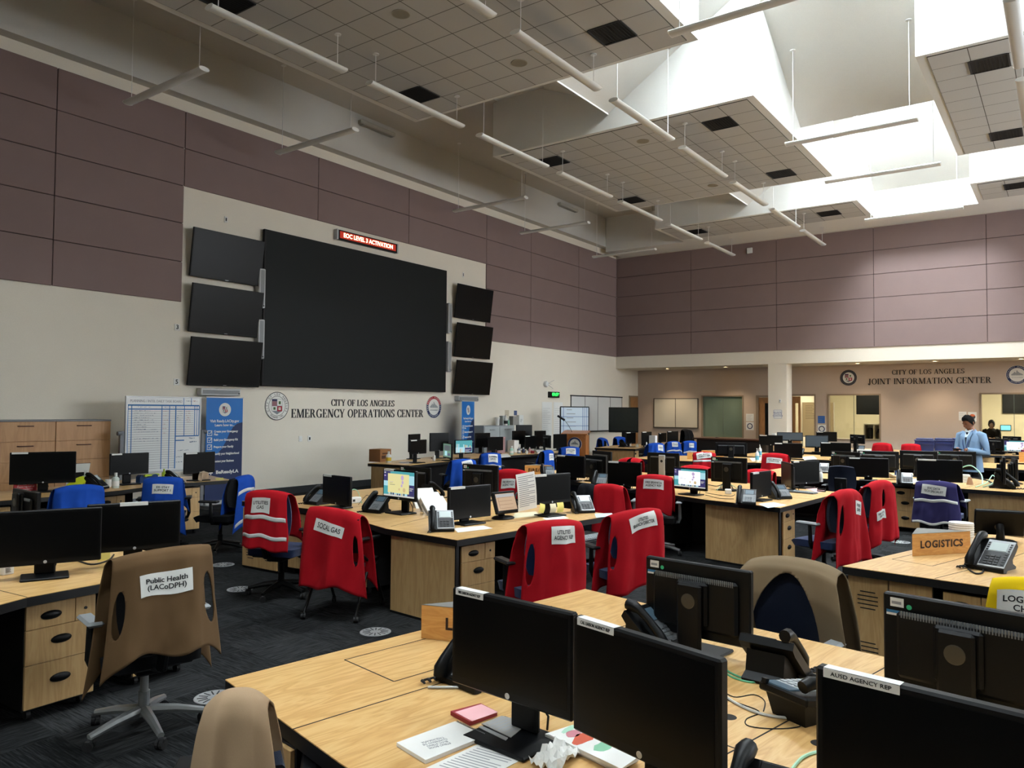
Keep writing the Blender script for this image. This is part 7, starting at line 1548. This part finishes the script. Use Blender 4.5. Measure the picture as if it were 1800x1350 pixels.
t = thing('desk_cone', 'small tan cone-shaped holder before the white network boxes', 'holder', at(1705, 853)); b = MB(); b.lathe([(.05, 0), (.03, .09), (.02, .12), (0, .12)], 14); b.build('body', mat('cone_tan', '#9c7350', .6), t, True); b = MB(); b.lathe([(.055, 0), (.055, .008), (.0, .008)], 14); b.build('base', M_paperc, t)
# desk with the LOGISTICS sign
t = thing('paper_bowls', 'stack of white paper bowls behind the LOGISTICS sign', 'bowls', at(1690, 955), 0); b = MB(); b.lathe([(.075, 0), (.085, .03), (.09, .17), (.082, .17), (.07, .16), (0, .155)], 24); b.build('bowls', M_paper, t, True); b = MB()
for k in range(6): b.lathe([(.0905, .06+k*.018), (.093, .066+k*.018), (.0905, .072+k*.018)], 24)
b.build('rims', M_paper, t)
t = thing('tape_dispenser', 'small black holder left of the silver-faced phone at right', 'dispenser', at(1715, 990)); b = MB(); b.lathe([(.04, 0), (.045, .01), (.04, .075), (.0, .075)], 14); b.build('body', M_black, t); b = MB(); b.lathe([(.022, .075), (.025, .10), (0, .105)], 12); b.build('white_tip', M_wht, t)
cable('black cable loop in front of the small black holder', [(1702, 1000), (1715, 1008), (1728, 1005), (1726, 990)], .006, M_rubber)
# right edge
p = at(1795, 797); carton('maroon box behind the cropped wooden sign at the right edge', (20.75, .72), -80, .3, .25, .25, mat('maroon_card', '#7a1c3e', .5), False, name='maroon_box');  # plain box built in place of a maroon chair vest
# far desks: small things
for i, (px, py, l) in enumerate(((1107, 784, 'white tissue pack'), (1135, 786, 'white pump bottle'), (1120, 786, 'small white tub'))):
    bottle(l+' on the far desk before the big television', at(px, py), (.12, .22, .10)[i], .045, M_wht)
t = thing('paper_stack', 'tall white paper stack beside the tall far monitor', 'paper', at(1148, 786)); b = MB(); b.box(-.07, .07, -.1, .1, 0, .34, .003); b.build('stack', M_paper, t); b = MB(); b.box(-.072, .072, -.102, .102, .1, .105); b.build('divider', M_line, t)
for i, (px, py, l) in enumerate(((1336, 803, 'tall blue-white spray bottle left of the far black monitors'), (1331, 812, 'white spray bottle before the striped vest'))): bottle(l, at(px, py), .28, .04, M_wht, band=mat('band_cyan', '#5fa8c4', .5), pump=True)
quad_thing('paper_sheet', 'white papers on the desk right of the LAW sign', 'paper', [(1318, 806), (1340, 804), (1346, 809), (1322, 811)], .008, M_paper); quad_thing('paper_sheet', 'white papers under the far taped monitor at right', 'paper', [(1410, 804), (1430, 802), (1436, 807), (1414, 809)], .008, M_paper)
t = thing('paper_stack', 'flat stack of white boxes on the far row under the double window', 'box', at(1523, 797), -pi/2); b = MB(); b.box(-.35, .35, -.15, .15, 0, .09, .004); b.build('stack', M_wht, t); b = MB(); b.box(-.3, -.1, -.152, -.15, .02, .06); b.build('print', M_line, t)
t = thing('printer', 'black printer at the far right under the hooded person', 'printer', (23.9, 1.6, TZ+.001), -pi/2); b = MB(); b.box(-.25, .25, -.2, .2, 0, .30, .02); b.build('case', M_mon, t); b = MB(); b.box(-.2, .2, -.205, -.2, .05, .12); b.build('paper_slot', M_ink, t)
# ================================================================= people
def loft(b, rings, n=20):
    """rings: (centre, rx, ry, tilt about x)"""
    vs = []; fs = []
    for (c, rx, ry, tl) in rings:
        for k in range(n):
            a = 2*pi*k/n; x, y = rx*cos(a), ry*sin(a); vs.append((c[0]+x, c[1]+y*cos(tl), c[2]+y*sin(tl)))
    m = len(rings)
    for i in range(m-1):
        for k in range(n): fs.append((i*n+k, i*n+(k+1) % n, (i+1)*n+(k+1) % n, (i+1)*n+k))
    fs += [tuple(range(n))[::-1], tuple((m-1)*n+k for k in range(n))]; b.add(vs, fs)
def hand(b, M, side, curl=.9):
    """palm from the wrist along local -y, thumb towards side*x"""
    o = b.M; b.M = o @ M
    loft_pts = [((0, 0, 0), .027, .018), ((0, -.03, 0), .038, .016), ((0, -.065, .0), .042, .014), ((0, -.09, 0), .040, .012)]
    vs = []; fs = []; n = 12
    for (c, rx, rz) in loft_pts:
        for k in range(n): a = 2*pi*k/n; vs.append((c[0]+rx*cos(a), c[1], c[2]+rz*sin(a)))
    for i in range(3):
        for k in range(n): fs.append((i*n+k, (i+1)*n+k, (i+1)*n+(k+1) % n, i*n+(k+1) % n))
    fs += [tuple(range(n)), tuple(3*n+k for k in range(n))[::-1]]; b.add(vs, fs)
    for i, (x, L) in enumerate(((-.030, .062), (-.010, .075), (.011, .079), (.031, .070))):
        x *= side; p = V((x, -.082, 0)); pts = [p]; a = 0
        for j, f in enumerate((.45, .32, .23)): a += curl*(.55, .75, .5)[j]+.05*i; p = p+V((0, -cos(a)*L*f, -sin(a)*L*f)); pts.append(p)
        b.tube(pts, [.0095, .009, .0082, .0068], 8)
    b.tube([(.024*side, -.02, 0), (.048*side, -.045, -.008), (.050*side, -.070, -.022), (.042*side, -.088, -.03)], [.012, .0115, .010, .008], 8)
    b.M = o
def head(b, M, hair_b=None):
    o = b.M; b.M = o @ M; n, m = 24, 18; vs = []; fs = []
    for j in range(m+1):
        ph = pi*j/m; z = .115*cos(ph)
        for k in range(n):
            a = 2*pi*k/n; r = sin(ph); x, y = .078*r*cos(a), .098*r*sin(a)
            if z < 0: x *= 1-.30*(-z/.115)**1.3; y *= 1-.12*(-z/.115)
            fr = max(0, -sin(a))                        # front factor
            g = lambda u, c, s: math.exp(-((u-c)/s)**2)
            y -= .024*g(x, 0, .012)*g(z, -.020, .022)*(fr > 0)+.010*g(x, 0, .012)*g(z, .008, .03)*(fr > 0)     # nose
            y -= .007*g(z, .026, .010)*fr*g(abs(x), .03, .022)                                                # brow
            y += .010*g(abs(x), .030, .014)*g(z, .008, .010)*(fr > 0)                                         # eye sockets
            y -= .007*g(x, 0, .024)*g(z, -.060, .010)*(fr > 0)+.010*g(x, 0, .026)*g(z, -.100, .016)*(fr > 0)   # lips, chin
            vs.append((x, y, z))
    for j in range(m):
        for k in range(n): fs.append((j*n+k, (j+1)*n+k, (j+1)*n+(k+1) % n, j*n+(k+1) % n))
    b.add(vs, fs)
    for s in (-1, 1):                                   # ears, eyes, brows
        b.tube([(s*.077, .012, .02), (s*.088, .02, .018), (s*.088, .018, -.012), (s*.077, .008, -.024)], [.006, .009, .008, .006], 8)
        mi = b.mi; b.mi = 1; b.tube([(s*.042, -.078, .010), (s*.030, -.086, .011), (s*.018, -.086, .009)], [.002, .0055, .002], 6); b.tube([(s*.050, -.080, .028), (s*.032, -.094, .034), (s*.014, -.096, .029)], [.002, .0045, .003], 6); b.mi = mi
    mi = b.mi; b.mi = 2; b.tube([(-.024, -.086, -.060), (0, -.098, -.058), (.024, -.086, -.060)], [.002, .0055, .002], 6); b.mi = mi
    b.M = o
def person(label, P, face, H, skin, top_mat, kind):
    loc = (P[0], P[1], 0); k = H/1.75; Mh = Mx.Translation((0, -.055, 1.615)) @ Mx.Rotation(.50 if kind == 'man' else .35, 4, 'X') @ Mx.Rotation(rad(-14 if kind == 'man' else 0), 4, 'Z')
    b = MB()
    loft(b, [((0, 0, .80), .15, .11, 0), ((0, 0, .92), .165, .115, 0), ((0, 0, 1.08), .142, .10, 0), ((0, .0, 1.28), .165, .112, 0), ((0, .01, 1.38), .14, .085, 0), ((0, .012, 1.44), .075, .06, .1), ((0, .0, 1.485), .062, .062, .3), ((0, -.015, 1.53), .056, .058, .3), ((0, -.03, 1.58), .056, .058, .3)])
    SH = [(s*.185, .01, 1.405) for s in (-1, 1)]; EL = [(-.235, -.02, 1.13), (.255, .03, 1.10)]; WR = [(-.06, -.275, 1.165), (.075, -.265, 1.155)]
    if kind != 'man': EL = [(-.22, -.02, 1.14), (.22, -.02, 1.14)]; WR = [(-.055, -.26, 1.16), (.06, -.26, 1.16)]
    for i, s in enumerate((-1, 1)):
        b.tube([(s*.09, 0, .86), (s*.10, -.015, .50), (s*.10, .02, .09)], [.082, .055, .04], 12)
        b.tube([SH[i], EL[i], WR[i]], [.05, .04, .027], 10)
        w, e = V(WR[i]), V(EL[i]); d = (w-e).normalized(); yaw = math.atan2(-d.x, d.y)+pi
        hand(b, Mx.Translation(w) @ Mx.Rotation(yaw*.6, 4, 'Z') @ Mx.Rotation(.12, 4, 'X'), 1 if i == 0 else -1, .75)
    head(b, Mh)
    o = b.build('person', [skin, mat('eye_dark', '#1a1310', .5), mat('lip_tone', '#7c4f42', .5)], None, True, loc=loc, angle=60); o.rotation_euler.z = rad(face)+pi/2; o.scale = (k, k, k); tag(o, label, 'person')
    # hair or hood
    b = MB(); b.M = Mh; n, m = 24, 12; vs = []; fs = []
    hr = random.Random(2); hood = kind != 'man'
    for j in range(m+1):
        for i in range(n):
            a = 2*pi*i/n; front = max(0, -sin(a)); lim = (1.90-.98*front**.9+.12*sin(3*a)) if not hood else (2.7-1.75*front**1.2); ph = lim*j/m; g = 1.10+.035*sin(6*a+4*ph)+.02*sin(11*a)+(.16*front*(1-.8*j/m)+.06*(1-j/m) if not hood else .16)
            x, y, z = .078*sin(ph)*cos(a)*g, .098*sin(ph)*sin(a)*g, .115*cos(ph)*g+.012
            if not hood and front > .3 and j > m*.5: z += .012
            vs.append((x, y, z))
    for j in range(m):
        for i in range(n): fs.append((j*n+i, (j+1)*n+i, (j+1)*n+(i+1) % n, j*n+(i+1) % n))
    b.add(vs, fs); h = b.build('hood' if hood else 'hair', top_mat if hood else mat('hair_black', '#060505', .8, spec=.15), o, True); md = h.modifiers.new('thickness', 'SOLIDIFY'); md.thickness = .008
    # jacket: body and sleeves
    b = MB(); loft(b, [((0, 0, .77), .20, .152, 0), ((0, 0, .92), .19, .142, 0), ((0, 0, 1.08), .165, .125, 0), ((0, -.0, 1.28), .188, .135, 0), ((0, .008, 1.385), .20, .118, 0), ((0, .012, 1.43), .165, .10, .1), ((0, .012, 1.462), .095, .078, .2), ((0, .01, 1.49), .068, .068, .3)], 28)
    for i, s in enumerate((-1, 1)):
        S, E, W = V(SH[i]), V(EL[i]), V(WR[i]); b.tube([S+V((-s*.06, 0, .015)), S+V((s*.005, 0, -.01)), S.lerp(E, .5)+V((s*.008, .005, 0)), E+V((s*.004, .01, -.004)), E.lerp(W, .45), E.lerp(W, .93)], [.06, .074, .064, .058, .052, .043], 14)
    b.build('blazer' if kind == 'man' else 'hoodie', top_mat, o, True, angle=75)
    b = MB()
    for s in (-1, 1): b.tube([(s*.082, .0, .93), (s*.098, -.012, .52), (s*.10, .015, .07)], [.085, .07, .06], 12)
    b.build('trousers', mat('trousers_dark', '#14161c', .8), o, True)
    for s in (-1, 1):
        b = MB(); b.lathe([(.045, 0), (.05, .02), (.045, .06), (.02, .085), (0, .09)], 12, (s*.10, -.03, 0), .95, 2.3); b.build('shoe', M_rubber, o, True)
    if kind == 'man':
        y0 = -.142
        b = MB(); b.sheet(lambda u, v: ((u-.5)*(.015+.115*v), y0+.012-.004*v+.055*max(0, v-.72)/.28, 1.16+.30*v), 6, 10, .006); b.build('shirt', mat('shirt_pale', '#cfdbe4', .8), o, True)
        b = MB(); b.tube([(-.03, -.062, 1.478), (0, -.085, 1.455), (.03, -.062, 1.478)], [.016, .02, .016], 8); b.tube([(-.06, -.03, 1.50), (-.04, -.075, 1.475), (-.008, -.098, 1.445)], [.008, .014, .006], 6); b.tube([(.06, -.03, 1.50), (.04, -.075, 1.475), (.008, -.098, 1.445)], [.008, .014, .006], 6); b.build('collar', mat('shirt_pale', '#cfdbe4', .8), o, True)
        b = MB(); b.sheet(lambda u, v: ((u-.5)*(.05-.02*v), y0+.002+.045*max(0, v-.7)/.3, 1.15+.29*v), 2, 8, .008); b.tube([(0, -.10, 1.45), (0, -.105, 1.42)], [.02, .014], 8); b.build('necktie', mat('tie_navy', '#0f1728', .6), o)
        for s in (-1, 1):
            b = MB(); b.sheet(lambda u, v: (s*(.008+.058*v+(u-.5)*.055*sin(min(1, v*1.3)*pi*.5+.3)), y0+.004-.010+.062*max(0, v-.68)/.32+.01*abs(u-.5), 1.15+.31*v), 4, 10, .008 if s > 0 else -.008); b.build('lapel', top_mat, o, True)
            b = MB(); b.tube([(s*.055, -.03, 1.495), (s*.062, -.126, 1.38), (s*.04, -.162, 1.25), (s*.006, -.168, 1.12)], .0065, 6); b.build('lanyard', mat('lanyard_navy', '#17306a', .6), o)
        b = MB(); b.box(-.03, .03, -.172, -.166, 1.04, 1.12, .003); b.build('id_badge', M_card, o)
        for z in (1.10, 1.0): b = MB(); b.M = Mx.Translation((.0, -.132, z)) @ Mx.Rotation(pi/2, 4, 'X'); b.lathe([(0, .008), (.009, .006), (.01, 0)], 10); b.build('button', mat('button_blue', '#54708c', .4), o)
        b = MB(); b.box(.09, .15, -.137, -.128, 1.29, 1.30); b.build('chest_pocket', mat('pocket_blue', '#6f8fb0', .8), o)
    return o
q = CP+ray(1707, 800)*13.5
M_blz = fabric('blazer_blue', '#7791ad', .06, 400, .9, .15, 0, big=.03)
man = person('young man in light blue blazer and lanyard looking down at his phone', q, 152, 1.77, mat('skin_brown', '#99684f', .55), M_blz, 'man')
q2 = CP+ray(1743, 770)*23.2
person('person in a dark hooded top standing behind the right window', q2, 186, 1.60, mat('skin_tan', '#8e6a52', .55), fabric('hoodie_black', '#14110f', .1, 300, .95, .2), 'hood')
bpy.context.view_layer.update()
p = man.matrix_world @ V((-.0, -.375, 1.165)); t = thing('smartphone', 'black smartphone held by the man in the blue blazer', 'phone', p, man.rotation_euler.z); M = Mx.Rotation(-.3, 4, 'X')
b = MB(); b.M = M; b.box(-.075, .075, -.04, .04, -.004, .004, .003); b.build('body', M_black, t); b = MB(); b.M = M; b.box(-.07, .07, -.036, .036, .004, .0046); b.build('screen', M_monscr, t)
